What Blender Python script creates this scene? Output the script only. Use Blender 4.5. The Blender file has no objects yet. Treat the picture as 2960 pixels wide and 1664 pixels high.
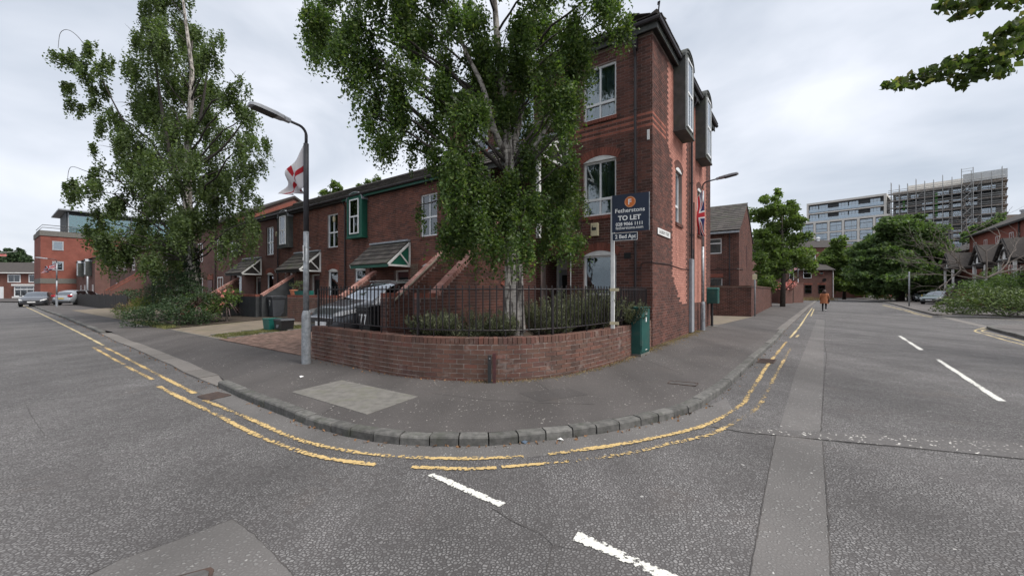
import bpy, math, random
import numpy as np
from mathutils import Vector, Matrix
from mathutils.geometry import tessellate_polygon

random.seed(7)
rng = np.random.default_rng(7)
scene = bpy.context.scene
col = scene.collection

# ------------------------------------------------------------------ camera
FPX, CX, HZ, CAMZ = 1149.0, 1480.0, 840.0, 1.55      # photo pixels (2960 x 1664)
cam_d = bpy.data.cameras.new("camera")
cam = bpy.data.objects.new("camera", cam_d)
col.objects.link(cam)
cam.location = (0, 0, CAMZ)
cam.rotation_euler = (math.pi / 2, 0, 0)
cam_d.sensor_width = 36.0
cam_d.lens = 36.0 * FPX / 2960.0
cam_d.shift_y = (HZ - 832.0) / 2960.0
cam_d.clip_start = 0.05
cam_d.clip_end = 3000
scene.camera = cam

# ------------------------------------------------------------------ world: overcast sky
SUN_EL, SUN_AZ = math.radians(58), math.radians(118)     # azimuth clockwise from +Y
world = bpy.data.worlds.new("World")
scene.world = world
world.use_nodes = True
wn, wl = world.node_tree.nodes, world.node_tree.links
wn.clear()
sky = wn.new("ShaderNodeTexSky")
sky.sky_type = 'NISHITA'
sky.sun_disc = False
sky.sun_elevation = SUN_EL
sky.sun_rotation = SUN_AZ
sky.dust_density = 3.0
skys = wn.new("ShaderNodeMix"); skys.data_type = 'RGBA'; skys.blend_type = 'MULTIPLY'
skys.inputs[0].default_value = 1.0
skys.inputs[7].default_value = (0.07, 0.07, 0.07, 1)
wl.new(sky.outputs[0], skys.inputs[6])
geo = wn.new("ShaderNodeTexCoord")
mp = wn.new("ShaderNodeMapping"); mp.inputs['Scale'].default_value = (1.0, 1.0, 2.6)
wl.new(geo.outputs['Generated'], mp.inputs[0])
n1 = wn.new("ShaderNodeTexNoise"); n1.inputs['Scale'].default_value = 1.9
n1.inputs['Detail'].default_value = 5; n1.inputs['Roughness'].default_value = 0.5
n1.inputs['Distortion'].default_value = 0.5
wl.new(mp.outputs[0], n1.inputs['Vector'])
ramp = wn.new("ShaderNodeValToRGB")
e = ramp.color_ramp.elements
e[0].position = 0.30; e[0].color = (0.195, 0.217, 0.250, 1)
e[1].position = 0.66; e[1].color = (0.356, 0.366, 0.393, 1)
wl.new(n1.outputs['Fac'], ramp.inputs[0])
cm = wn.new("ShaderNodeMix"); cm.data_type = 'RGBA'
cm.inputs[0].default_value = 0.90                 # cloud cover over the clear sky
wl.new(skys.outputs[2], cm.inputs[6]); wl.new(ramp.outputs[0], cm.inputs[7])
bg = wn.new("ShaderNodeBackground"); bg.inputs['Strength'].default_value = 1.0
wo = wn.new("ShaderNodeOutputWorld")
wl.new(cm.outputs[2], bg.inputs[0]); wl.new(bg.outputs[0], wo.inputs[0])

sun_d = bpy.data.lights.new("sun", 'SUN')
sun_d.energy = 1.5
sun_d.angle = math.radians(28)
sun_d.color = (1.0, 0.965, 0.92)
sun = bpy.data.objects.new("sun", sun_d)
col.objects.link(sun)
sdir = Vector((math.sin(SUN_AZ) * math.cos(SUN_EL), math.cos(SUN_AZ) * math.cos(SUN_EL), math.sin(SUN_EL)))
sun.rotation_euler = (-sdir).to_track_quat('-Z', 'Y').to_euler()
sun.location = (0, 0, 40)

vs = scene.view_settings
vs.view_transform = 'Standard'; vs.look = 'None'; vs.exposure = 1.52; vs.gamma = 1.0
vs.use_curve_mapping = False

# ------------------------------------------------------------------ frames of reference
def G(u, v, z=0.0):
    """photo pixel -> point on the level plane z"""
    d = FPX * (CAMZ - z) / (v - HZ)
    return Vector(((u - CX) / FPX * d, d, z))
def AT(u, v, d):
    """photo pixel -> point at depth d"""
    return Vector(((u - CX) / FPX * d, d, CAMZ + (HZ - v) / FPX * d))
C0 = Vector((3.587, 10.15))                 # corner of the corner block on the ground
XA = Vector((0.807, -0.5906)); XA.normalize()
YB = Vector((-XA.y, XA.x))
TH = math.atan2(XA.y, XA.x)
def W(x, y, z=0.0):
    """house frame (x right along the front, y into the block) -> world"""
    p = C0 + XA * x + YB * y
    return Vector((p.x, p.y, z))
def HX(p):
    r = Vector((p[0], p[1])) - C0
    return (r.dot(XA), r.dot(YB))
PAV = 0.12

# ------------------------------------------------------------------ objects
def tag(o, label=None, cat=None, group=None, kind=None):
    if label: o["label"] = label
    if cat: o["category"] = cat
    if group: o["group"] = group
    if kind: o["kind"] = kind
    return o
def thing(name, label, cat, loc=(0, 0, 0), rz=0.0, group=None):
    o = bpy.data.objects.new(name, None)
    o.empty_display_size = 0.2
    col.objects.link(o)
    o.location = loc; o.rotation_euler = (0, 0, rz)
    return tag(o, label, cat, group)
def hthing(name, label, cat, x, y, z=0.0, group=None, dr=0.0):
    return thing(name, label, cat, W(x, y, z), TH + dr, group)
def link(name, me, parent=None, loc=None, rz=None):
    o = bpy.data.objects.new(name, me)
    col.objects.link(o)
    if parent is not None: o.parent = parent
    if loc is not None: o.location = loc
    if rz is not None: o.rotation_euler = (0, 0, rz)
    return o
def copy_tree(o, parent=None):
    c = o.copy(); col.objects.link(c)
    c.parent = parent
    for ch in list(o.children):
        copy_tree(ch, c)
    return c

class MB:
    def __init__(s): s.v = []; s.f = []; s.m = []; s.smooth = False
    def add(s, vs, fs, m=0):
        n = len(s.v); s.v.extend([tuple(p) for p in vs])
        for f in fs:
            s.f.append(tuple(i + n for i in f)); s.m.append(m)
        return s
    def box(s, x0, x1, y0, y1, z0, z1, m=0):
        if x0 > x1: x0, x1 = x1, x0
        if y0 > y1: y0, y1 = y1, y0
        if z0 > z1: z0, z1 = z1, z0
        return s.add([(x0,y0,z0),(x1,y0,z0),(x1,y1,z0),(x0,y1,z0),(x0,y0,z1),(x1,y0,z1),(x1,y1,z1),(x0,y1,z1)],
              [(0,3,2,1),(4,5,6,7),(0,1,5,4),(1,2,6,5),(2,3,7,6),(3,0,4,7)], m)
    def prism(s, poly, axis, c0, c1, m=0):
        """poly: 2d points; axis x -> poly in (y,z); y -> (x,z); z -> (x,y)"""
        def p3(q, c):
            return {'x': (c, q[0], q[1]), 'y': (q[0], c, q[1]), 'z': (q[0], q[1], c)}[axis]
        n = len(poly)
        vs = [p3(q, c0) for q in poly] + [p3(q, c1) for q in poly]
        fs = [tuple(range(n - 1, -1, -1)), tuple(range(n, 2 * n))]
        fs += [(i, (i + 1) % n, n + (i + 1) % n, n + i) for i in range(n)]
        return s.add(vs, fs, m)
    def quad(s, a, b, c, d, m=0): return s.add([a, b, c, d], [(0, 1, 2, 3)], m)
    def tube(s, pts, rad, n=8, m=0, cap=True):
        pts = [Vector(p) for p in pts]
        if not isinstance(rad, (list, tuple)): rad = [rad] * len(pts)
        vs = []; fs = []; prev = None
        for i, p in enumerate(pts):
            t = (pts[min(i + 1, len(pts) - 1)] - pts[max(i - 1, 0)])
            if t.length < 1e-9: t = Vector((0, 0, 1))
            t.normalize()
            if prev is None:
                up = Vector((0, 0, 1)) if abs(t.z) < 0.9 else Vector((1, 0, 0))
                a = t.cross(up).normalized()
            else:
                a = (prev - t * prev.dot(t)).normalized()
            prev = a; b = t.cross(a)
            for k in range(n):
                g = 2 * math.pi * k / n
                vs.append(p + (a * math.cos(g) + b * math.sin(g)) * rad[i])
        for i in range(len(pts) - 1):
            for k in range(n):
                k2 = (k + 1) % n
                fs.append((i*n + k, i*n + k2, (i+1)*n + k2, (i+1)*n + k))
        if cap:
            fs.append(tuple(range(n - 1, -1, -1)))
            fs.append(tuple((len(pts) - 1) * n + k for k in range(n)))
        return s.add(vs, fs, m)
    def lathe(s, prof, c=(0, 0, 0), n=16, m=0):
        vs = []; fs = []
        for r, z in prof:
            for k in range(n):
                g = 2 * math.pi * k / n
                vs.append((c[0] + r * math.cos(g), c[1] + r * math.sin(g), c[2] + z))
        for i in range(len(prof) - 1):
            for k in range(n):
                k2 = (k + 1) % n
                fs.append((i*n + k, i*n + k2, (i+1)*n + k2, (i+1)*n + k))
        fs.append(tuple(range(n - 1, -1, -1))); fs.append(tuple((len(prof) - 1) * n + k for k in range(n)))
        return s.add(vs, fs, m)
    def xform(s, M, start=0):
        s.v = s.v[:start] + [tuple(M @ Vector(p)) for p in s.v[start:]]
        return s
    def mesh(s, name, mats, org=(0, 0, 0), smooth=None):
        me = bpy.data.meshes.new(name)
        ox, oy, oz = org
        me.from_pydata([(x - ox, y - oy, z - oz) for x, y, z in s.v], [], s.f)
        if not isinstance(mats, (list, tuple)): mats = [mats]
        for m in mats: me.materials.append(M[m] if isinstance(m, str) else m)
        if len(mats) > 1: me.polygons.foreach_set("material_index", s.m)
        if smooth if smooth is not None else s.smooth:
            me.polygons.foreach_set("use_smooth", [True] * len(me.polygons))
        me.update()
        return me
    def build(s, name, mats, parent=None, org=(0, 0, 0), smooth=None, loc=None, rz=None, bevel=0, angle=35):
        o = link(name, s.mesh(name, mats, org, smooth), parent, loc, rz)
        if bevel:
            b = o.modifiers.new("bevel", 'BEVEL'); b.width = bevel; b.segments = 2
            b.limit_method = 'ANGLE'; b.angle_limit = math.radians(angle)
        if smooth and not bevel:
            pass
        return o

def fast_mesh(name, V, F, mats, midx=None, uv=None):
    """V (n,3), F (m,k) numpy"""
    me = bpy.data.meshes.new(name)
    V = np.asarray(V, dtype=np.float32); F = np.asarray(F, dtype=np.int32)
    k = F.shape[1]
    me.vertices.add(len(V)); me.vertices.foreach_set("co", V.ravel())
    me.loops.add(F.size); me.loops.foreach_set("vertex_index", F.ravel())
    me.polygons.add(len(F))
    me.polygons.foreach_set("loop_start", np.arange(0, F.size, k, dtype=np.int32))
    me.polygons.foreach_set("loop_total", np.full(len(F), k, dtype=np.int32))
    if not isinstance(mats, (list, tuple)): mats = [mats]
    for m in mats: me.materials.append(M[m] if isinstance(m, str) else m)
    if midx is not None: me.polygons.foreach_set("material_index", np.asarray(midx, dtype=np.int32))
    me.update(calc_edges=True)
    me.polygons.foreach_set('use_smooth', np.zeros(len(F), dtype=bool))
    me.update()
    return me

BOXV = np.array([(-.5,-.5,-.5),(.5,-.5,-.5),(.5,.5,-.5),(-.5,.5,-.5),(-.5,-.5,.5),(.5,-.5,.5),(.5,.5,.5),(-.5,.5,.5)])
BOXF = np.array([(0,3,2,1),(4,5,6,7),(0,1,5,4),(1,2,6,5),(2,3,7,6),(3,0,4,7)])
_unit = {}
def unit_box(mat):
    if mat not in _unit:
        me = bpy.data.meshes.new("piece")
        me.from_pydata([tuple(p) for p in BOXV], [], [tuple(f) for f in BOXF])
        me.materials.append(M[mat]); _unit[mat] = me
    return _unit[mat]
def pieces(parent, name, items, mats, cap=300, rest=None, key=None):
    """items: (centre, axis_u, axis_v, axis_n, size(3), mat index) in the parent's frame.
    The `cap` nearest the camera become objects of their own, the others one joined part."""
    if not items: return
    loc = parent.location; rz = parent.rotation_euler[2]
    c, s = math.cos(rz), math.sin(rz)
    par = parent.parent
    def wd(it):
        p = it[0]
        return (c*p[0] - s*p[1] + loc[0])**2 + (s*p[0] + c*p[1] + loc[1])**2 + (p[2] + loc[2] - CAMZ)**2
    items = sorted(items, key=key or wd)
    for it in items[:cap]:
        p, u, v, n, sz, mi = it
        o = bpy.data.objects.new(name, unit_box(mats[mi]))
        col.objects.link(o); o.parent = parent
        mt = Matrix((tuple(u) + (p[0],), tuple(v) + (p[1],), tuple(n) + (p[2],), (0, 0, 0, 1)))
        mt = Matrix(((u[0], v[0], n[0], p[0]), (u[1], v[1], n[1], p[1]), (u[2], v[2], n[2], p[2]), (0, 0, 0, 1)))
        o.matrix_local = mt @ Matrix.Diagonal((sz[0], sz[1], sz[2], 1))
    items = items[cap:]
    if not items: return
    P = np.array([it[0] for it in items], dtype=float); U = np.array([it[1] for it in items], dtype=float)
    Vv = np.array([it[2] for it in items], dtype=float); N = np.array([it[3] for it in items], dtype=float)
    S = np.array([it[4] for it in items], dtype=float)
    k = len(items)
    B = BOXV[None] * S[:, None, :]
    V3 = P[:, None] + B[..., 0:1] * U[:, None] + B[..., 1:2] * Vv[:, None] + B[..., 2:3] * N[:, None]
    F = (BOXF[None] + (np.arange(k) * 8)[:, None, None]).reshape(-1, 4)
    mi = np.repeat(np.array([it[5] for it in items]), 6)
    o = link(rest or (name + "work"), fast_mesh(name, V3.reshape(-1, 3), F, list(mats), mi), parent)
    o["kind"] = "stuff"
    return o

# ------------------------------------------------------------------ materials
M = {}
def newmat(name):
    m = bpy.data.materials.new(name); m.use_nodes = True
    nt = m.node_tree; nt.nodes.clear()
    out = nt.nodes.new("ShaderNodeOutputMaterial")
    b = nt.nodes.new("ShaderNodeBsdfPrincipled")
    nt.links.new(b.outputs[0], out.inputs[0])
    M[name] = m
    return m, nt, b, out
def N(nt, t, **kw):
    n = nt.nodes.new(t)
    for k, v in kw.items():
        if k in n.inputs.keys(): n.inputs[k].default_value = v
        else: setattr(n, k, v)
    return n
def c4(c): return (c[0], c[1], c[2], 1)
def mixc(nt, fac, a, b, blend='MIX'):
    n = nt.nodes.new("ShaderNodeMix"); n.data_type = 'RGBA'; n.blend_type = blend
    for idx, val in ((0, fac), (6, a), (7, b)):
        if isinstance(val, (int, float)): n.inputs[idx].default_value = val
        elif isinstance(val, tuple): n.inputs[idx].default_value = c4(val)
        else: nt.links.new(val, n.inputs[idx])
    return n.outputs[2]
def mathn(nt, op, a, b=None, clamp=False):
    n = nt.nodes.new("ShaderNodeMath"); n.operation = op; n.use_clamp = clamp
    for i, val in enumerate((a, b)):
        if val is None: continue
        if isinstance(val, (int, float)): n.inputs[i].default_value = val
        else: nt.links.new(val, n.inputs[i])
    return n.outputs[0]
def rampn(nt, fac, stops):
    r = nt.nodes.new("ShaderNodeValToRGB")
    el = r.color_ramp.elements
    while len(el) < len(stops): el.new(0.5)
    for i, (p, c) in enumerate(stops):
        el[i].position = p; el[i].color = c4(c) if isinstance(c, tuple) else (c, c, c, 1)
    nt.links.new(fac, r.inputs[0])
    return r.outputs[0]
def wpos(nt): return nt.nodes.new("ShaderNodeNewGeometry").outputs['Position']
def noise(nt, scale, detail=4, rough=0.55, vec=None, out='Fac', dist=0.0):
    n = N(nt, "ShaderNodeTexNoise", Scale=scale, Detail=detail, Roughness=rough, Distortion=dist)
    nt.links.new(vec if vec is not None else wpos(nt), n.inputs['Vector'])
    return n.outputs[out]
def randfac(nt):
    g = nt.nodes.new("ShaderNodeNewGeometry"); o = nt.nodes.new("ShaderNodeObjectInfo")
    return mathn(nt, 'FRACT', mathn(nt, 'ADD', g.outputs['Random Per Island'], o.outputs['Random']))
def bumpn(nt, b, height, strength=0.3, dist=0.01):
    n = N(nt, "ShaderNodeBump", Strength=strength, Distance=dist)
    nt.links.new(height, n.inputs['Height']); nt.links.new(n.outputs[0], b.inputs['Normal'])
def mat(name, c1, c2=None, scale=6.0, rough=0.75, rnd=0.0, bump=0.0, bscale=60.0, metal=0.0, spec=0.4, coat=0.0, dirt=None):
    """plain procedural surface: two tones mixed by noise, per-piece variation, fine relief"""
    m, nt, b, out = newmat(name)
    c2 = c2 or tuple(x * 0.78 for x in c1)
    f = rampn(nt, noise(nt, scale), [(0.35, 0.0), (0.65, 1.0)])
    cc = mixc(nt, f, c1, c2)
    if rnd:
        r = rampn(nt, randfac(nt), [(0.0, 1 - rnd), (1.0, 1 + rnd)])
        cc = mixc(nt, 1.0, cc, r, 'MULTIPLY')
    if dirt:
        df = rampn(nt, noise(nt, dirt[1], 6, 0.65), [(0.5, 0.0), (0.7, 1.0)])
        cc = mixc(nt, mathn(nt, 'MULTIPLY', df, dirt[2]), cc, dirt[0])
    nt.links.new(cc, b.inputs['Base Color'])
    b.inputs['Roughness'].default_value = rough
    b.inputs['Metallic'].default_value = metal
    b.inputs['Specular IOR Level'].default_value = spec
    b.inputs['Coat Weight'].default_value = coat
    if bump: bumpn(nt, b, noise(nt, bscale, 3), bump, 0.01)
    return m

def brickmat(name, stops, grime=(0.03, 0.022, 0.02), g=0.5, lime=0.0):
    """single fired bricks: colour of each brick from its own random value, rough face, soot"""
    m, nt, b, out = newmat(name)
    base = rampn(nt, randfac(nt), stops)
    fine = rampn(nt, noise(nt, 55, 5, 0.7), [(0.3, 0.72), (0.7, 1.2)])
    cc = mixc(nt, 1.0, base, fine, 'MULTIPLY')
    gr = rampn(nt, noise(nt, 1.1, 6, 0.65), [(0.45, 0.0), (0.75, 1.0)])
    cc = mixc(nt, mathn(nt, 'MULTIPLY', gr, g), cc, grime)
    ms = N(nt, "ShaderNodeMapping"); ms.inputs['Scale'].default_value = (2.6, 2.6, 0.22); nt.links.new(wpos(nt), ms.inputs[0])
    stk = rampn(nt, noise(nt, 1.0, 5, 0.6, vec=ms.outputs[0]), [(0.34, 0.70), (0.50, 1.0), (0.70, 1.16)])
    cc = mixc(nt, 1.0, cc, stk, 'MULTIPLY')
    if lime:
        lm = rampn(nt, noise(nt, 3.1, 7, 0.7), [(0.58, 0.0), (0.68, 1.0)])
        cc = mixc(nt, mathn(nt, 'MULTIPLY', lm, lime), cc, (0.42, 0.38, 0.35))
    nt.links.new(cc, b.inputs['Base Color'])
    b.inputs['Roughness'].default_value = 0.9
    b.inputs['Specular IOR Level'].default_value = 0.25
    bumpn(nt, b, noise(nt, 90, 4, 0.7), 0.5, 0.006)
def brickpattern(name, c1, c2, mortar, scale=1.0, axis=None):
    """far brickwork too small to tell apart: pattern follows the surface in the wall's own frame"""
    m, nt, b, out = newmat(name)
    tc = nt.nodes.new("ShaderNodeTexCoord")
    sp = nt.nodes.new("ShaderNodeSeparateXYZ"); nt.links.new(tc.outputs['Object'], sp.inputs[0])
    s = mathn(nt, 'ADD', sp.outputs[0], sp.outputs[1])
    cb = nt.nodes.new("ShaderNodeCombineXYZ"); nt.links.new(s, cb.inputs[0]); nt.links.new(sp.outputs[2], cb.inputs[1])
    t = N(nt, "ShaderNodeTexBrick", Scale=scale)
    t.inputs['Color1'].default_value = c4(c1); t.inputs['Color2'].default_value = c4(c2); t.inputs['Mortar'].default_value = c4(mortar)
    t.inputs['Mortar Size'].default_value = 0.012; t.inputs['Brick Width'].default_value = 0.225; t.inputs['Row Height'].default_value = 0.075
    nt.links.new(cb.outputs[0], t.inputs['Vector'])
    g = rampn(nt, noise(nt, 0.9, 6, 0.65), [(0.35, 0.78), (0.7, 1.12)])
    nt.links.new(mixc(nt, 1.0, t.outputs[0], g, 'MULTIPLY'), b.inputs['Base Color'])
    b.inputs['Roughness'].default_value = 0.9; b.inputs['Specular IOR Level'].default_value = 0.25

D1, D2, D3, D4 = (0.140,0.061,0.045), (0.172,0.073,0.052), (0.108,0.053,0.043), (0.205,0.084,0.058)
brickmat('brick_terrace', [(0.0, D3), (0.3, D1), (0.65, D2), (1.0, D4)], g=0.45)
brickmat('brick_dark', [(0.0, (0.080,0.044,0.037)), (0.3, (0.106,0.051,0.041)), (0.65, (0.134,0.060,0.047)), (1.0, (0.162,0.071,0.054))], g=0.4)
brickmat('brick_red', [(0.0, (0.41,0.185,0.14)), (0.5, (0.46,0.21,0.16)), (1.0, (0.50,0.235,0.18))], grime=(0.14,0.06,0.045), g=0.3)
brickmat('brick_arch', [(0.0, (0.185,0.068,0.050)), (0.5, (0.225,0.080,0.058)), (1.0, (0.26,0.095,0.068))], g=0.25)
brickmat('brick_band', [(0.0, (0.29,0.105,0.075)), (1.0, (0.36,0.135,0.095))], g=0.15)
brickmat('brick_wall', [(0.0, (0.092,0.060,0.050)), (0.25, (0.150,0.076,0.058)), (0.5, (0.130,0.078,0.060)), (0.75, (0.172,0.086,0.064)), (0.9, (0.115,0.064,0.055)), (1.0, (0.185,0.078,0.058))], grime=(0.10,0.062,0.045), g=0.45, lime=0.3)
brickmat('brick_coping', [(0.0, (0.36,0.175,0.140)), (0.5, (0.44,0.235,0.195)), (1.0, (0.50,0.285,0.24))], grime=(0.2,0.1,0.08), g=0.3)
mat('mortar', (0.33,0.255,0.225), (0.20,0.15,0.135), 2.2, 0.95, bump=0.3)
mat('mortar_pale', (0.43,0.37,0.325), (0.23,0.19,0.165), 3.5, 0.95, bump=0.3)
mat('mortar_red', (0.27,0.115,0.085), (0.18,0.08,0.06), 2.2, 0.95, bump=0.3)
brickpattern('brick_far', (0.145,0.058,0.046), (0.115,0.048,0.042), (0.17,0.12,0.10))
brickpattern('brick_far_red', (0.235,0.066,0.047), (0.205,0.060,0.044), (0.23,0.105,0.08))
brickpattern('brick_far_brown', (0.19,0.066,0.046), (0.15,0.056,0.042), (0.18,0.11,0.09))
mat('tile', (0.068,0.058,0.051), (0.044,0.040,0.038), 5, 0.9, rnd=0.28, bump=0.5, bscale=45, dirt=((0.07,0.085,0.045), 1.6, 0.5))
mat('tile_far', (0.058,0.050,0.045), (0.042,0.037,0.034), 3, 0.9, rnd=0.2, bump=0.3)
mat('upvc', (0.78,0.79,0.79), (0.70,0.71,0.71), 3, 0.35, spec=0.5)
mat('white_paint', (0.74,0.74,0.72), (0.58,0.58,0.56), 4, 0.6)
mat('green_paint', (0.012,0.105,0.068), (0.010,0.08,0.055), 4, 0.5)
mat('grey_board', (0.085,0.088,0.085), (0.055,0.06,0.055), 5, 0.8, dirt=((0.10,0.11,0.07), 3, 0.6))
mat('lead', (0.34,0.36,0.38), (0.24,0.26,0.28), 6, 0.55)
mat('black_plastic', (0.018,0.017,0.019), (0.012,0.012,0.013), 6, 0.4)
mat('pipe', (0.030,0.024,0.026), (0.022,0.018,0.02), 6, 0.45)
mat('dark_wood', (0.022,0.019,0.017), (0.014,0.012,0.011), 6, 0.7)
mat('door_red', (0.075,0.012,0.014), (0.055,0.010,0.012), 6, 0.45)
mat('door_grey', (0.30,0.33,0.36), (0.26,0.29,0.32), 6, 0.4)
mat('concrete', (0.165,0.155,0.140), (0.118,0.112,0.101), 9, 0.92, bump=0.3, bscale=130, dirt=((0.13,0.13,0.09), 4, 0.5))
mat('granite', (0.175,0.160,0.146), (0.125,0.114,0.105), 60, 0.9, rnd=0.12, bump=0.3, bscale=180, dirt=((0.10,0.095,0.085), 2.2, 0.5))
mat('kerb', (0.138,0.133,0.124), (0.078,0.076,0.071), 14, 0.9, rnd=0.25, bump=0.45, bscale=170, dirt=((0.050,0.056,0.038), 5, 0.6))
mat('galv', (0.36,0.38,0.40), (0.22,0.235,0.25), 14, 0.45, metal=0.35, dirt=((0.13,0.13,0.125), 5, 0.5))
mat('post_dark', (0.055,0.055,0.062), (0.04,0.04,0.045), 8, 0.5)
mat('lamp_grey', (0.32,0.33,0.35), (0.25,0.26,0.28), 7, 0.45)
mat('iron', (0.010,0.009,0.011), (0.020,0.014,0.014), 9, 0.5, spec=0.4)
mat('cabinet_green', (0.010,0.062,0.055), (0.014,0.085,0.072), 3, 0.5, dirt=((0.05,0.075,0.065), 6, 0.6))
mat('steel_dark', (0.020,0.024,0.025), (0.035,0.03,0.03), 9, 0.5)
mat('steel_red', (0.075,0.025,0.025), (0.05,0.02,0.02), 12, 0.7)
mat('navy', (0.006,0.016,0.042), (0.005,0.013,0.034), 2, 0.45)
mat('orange', (0.62,0.16,0.025), (0.55,0.13,0.02), 4, 0.5)
mat('sign_white', (0.80,0.80,0.78), (0.70,0.70,0.68), 5, 0.5)
mat('sign_black', (0.03,0.03,0.032), None, 5, 0.6)
mat('cream', (0.62,0.55,0.36), (0.5,0.44,0.29), 5, 0.6)
mat('soil', (0.060,0.044,0.030), (0.035,0.027,0.02), 9, 1.0, bump=0.8, bscale=40)
mat('garden_paving', (0.205,0.165,0.125), (0.15,0.125,0.095), 2.5, 0.95, rnd=0.15, bump=0.4, bscale=70, dirt=((0.14,0.13,0.06), 1.4, 0.6))
mat('block_paving', (0.215,0.135,0.105), (0.165,0.11,0.085), 3, 0.95, rnd=0.22, bump=0.35, bscale=80)
mat('iron_cover', (0.13,0.125,0.12), (0.09,0.085,0.08), 16, 0.6, metal=0.4, bump=0.3, bscale=90)
mat('iron_grate', (0.045,0.032,0.028), (0.07,0.045,0.035), 16, 0.8)
mat('terracotta', (0.42,0.16,0.09), (0.33,0.125,0.07), 6, 0.85)
mat('bin_grey', (0.055,0.060,0.068), (0.042,0.046,0.052), 4, 0.5)
mat('bin_black', (0.020,0.021,0.023), (0.014,0.015,0.016), 4, 0.45)
mat('box_green', (0.010,0.115,0.095), (0.008,0.09,0.075), 4, 0.5)
mat('box_red', (0.21,0.03,0.032), (0.16,0.025,0.027), 4, 0.5)
mat('curtain', (0.62,0.63,0.62), (0.5,0.52,0.52), 3, 0.9)
mat('curtain_dark', (0.20,0.24,0.25), (0.13,0.16,0.17), 3, 0.9)
mat('interior', (0.020,0.022,0.022), None, 3, 0.9)
mat('trellis', (0.30,0.25,0.19), (0.2,0.17,0.13), 6, 0.9)
mat('render_grey', (0.045,0.048,0.05), (0.03,0.032,0.034), 2.4, 0.9)
mat('bark_dark', (0.085,0.07,0.058), (0.045,0.038,0.032), 14, 0.95, bump=0.8, bscale=35)
mat('branch', (0.060,0.050,0.044), (0.035,0.03,0.027), 14, 0.9)
mat('dead_branch', (0.165,0.14,0.12), (0.10,0.085,0.075), 14, 0.9)
mat('litter', (0.24,0.13,0.065), (0.15,0.085,0.045), 20, 0.95, rnd=0.35)
mat('tyre', (0.018,0.018,0.019), None, 9, 0.85)
mat('alloy', (0.42,0.43,0.45), None, 9, 0.3, metal=0.7)
mat('red_lamp', (0.45,0.02,0.03), None, 9, 0.2)
mat('plate_white', (0.75,0.75,0.74), None, 9, 0.4)
mat('yellow_post', (0.62,0.42,0.03), None, 6, 0.6)
mat('chrome', (0.62,0.64,0.66), None, 9, 0.18, metal=0.9)
def carpaint(name, c):
    m, nt, b, out = newmat(name)
    f = rampn(nt, noise(nt, 3), [(0.3, 0.9), (0.7, 1.08)])
    nt.links.new(mixc(nt, 1.0, c, f, 'MULTIPLY'), b.inputs['Base Color'])
    b.inputs['Roughness'].default_value = 0.32; b.inputs['Metallic'].default_value = 0.45
    b.inputs['Coat Weight'].default_value = 0.8; b.inputs['Coat Roughness'].default_value = 0.06
for nm, c in (('car_grey', (0.085,0.090,0.100)), ('car_dark', (0.030,0.031,0.035)), ('car_silver', (0.33,0.35,0.37)),
              ('car_sage', (0.17,0.21,0.215)), ('car_pale', (0.36,0.42,0.41)), ('car_red', (0.42,0.025,0.03))):
    carpaint(nm, c)
def glassmat(name, tint, transp, rough=0.02):
    m, nt, b, out = newmat(name)
    nt.nodes.remove(b)
    tr = N(nt, "ShaderNodeBsdfTransparent"); tr.inputs[0].default_value = c4(tint)
    gl = N(nt, "ShaderNodeBsdfGlossy", Roughness=rough); gl.inputs[0].default_value = (0.9, 0.95, 1.0, 1)
    fr = N(nt, "ShaderNodeFresnel", IOR=1.5)
    f = mathn(nt, 'ADD', mathn(nt, 'MULTIPLY', fr.outputs[0], 1.2), 1.0 - transp, clamp=True)
    # old panes are never quite flat
    bp = N(nt, "ShaderNodeBump", Strength=0.05, Distance=0.05); nt.links.new(noise(nt, 3.0, 2), bp.inputs['Height'])
    nt.links.new(bp.outputs[0], gl.inputs['Normal'])
    mx = nt.nodes.new("ShaderNodeMixShader")
    nt.links.new(f, mx.inputs[0]); nt.links.new(tr.outputs[0], mx.inputs[1]); nt.links.new(gl.outputs[0], mx.inputs[2])
    nt.links.new(mx.outputs[0], out.inputs[0])
glassmat('glass', (0.75,0.82,0.82), 0.93)
glassmat('glass_sky', (0.45,0.6,0.68), 0.80)
glassmat('glass_teal', (0.62,0.85,0.85), 0.88)
glassmat('car_glass', (0.12,0.14,0.15), 0.80)

def leafmat(name, stops, trans=0.35, yellow=None):
    m, nt, b, out = newmat(name)
    base = rampn(nt, randfac(nt), stops)
    big = rampn(nt, noise(nt, 1.3, 3), [(0.32, 0.6), (0.68, 1.4)])
    cc = mixc(nt, 1.0, base, big, 'MULTIPLY')
    nt.links.new(cc, b.inputs['Base Color'])
    b.inputs['Roughness'].default_value = 0.5; b.inputs['Specular IOR Level'].default_value = 0.35
    tl = nt.nodes.new("ShaderNodeBsdfTranslucent")
    tc = mixc(nt, 1.0, cc, (1.15, 1.25, 0.6), 'MULTIPLY')
    nt.links.new(tc, tl.inputs[0])
    mx = nt.nodes.new("ShaderNodeMixShader"); mx.inputs[0].default_value = trans
    nt.links.new(b.outputs[0], mx.inputs[1]); nt.links.new(tl.outputs[0], mx.inputs[2])
    nt.links.new(mx.outputs[0], out.inputs[0])
leafmat('leaf_birch', [(0.0, (0.048,0.086,0.026)), (0.5, (0.078,0.130,0.036)), (0.85, (0.120,0.176,0.048)), (1.0, (0.18,0.225,0.07))], 0.47)
leafmat('leaf_birch_far', [(0.0, (0.072,0.106,0.044)), (0.6, (0.105,0.150,0.058)), (1.0, (0.15,0.192,0.074))], 0.47)
leafmat('leaf_lime', [(0.0, (0.055,0.09,0.026)), (0.6, (0.085,0.125,0.034)), (0.9, (0.12,0.15,0.05)), (1.0, (0.24,0.22,0.09))], 0.5)
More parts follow.
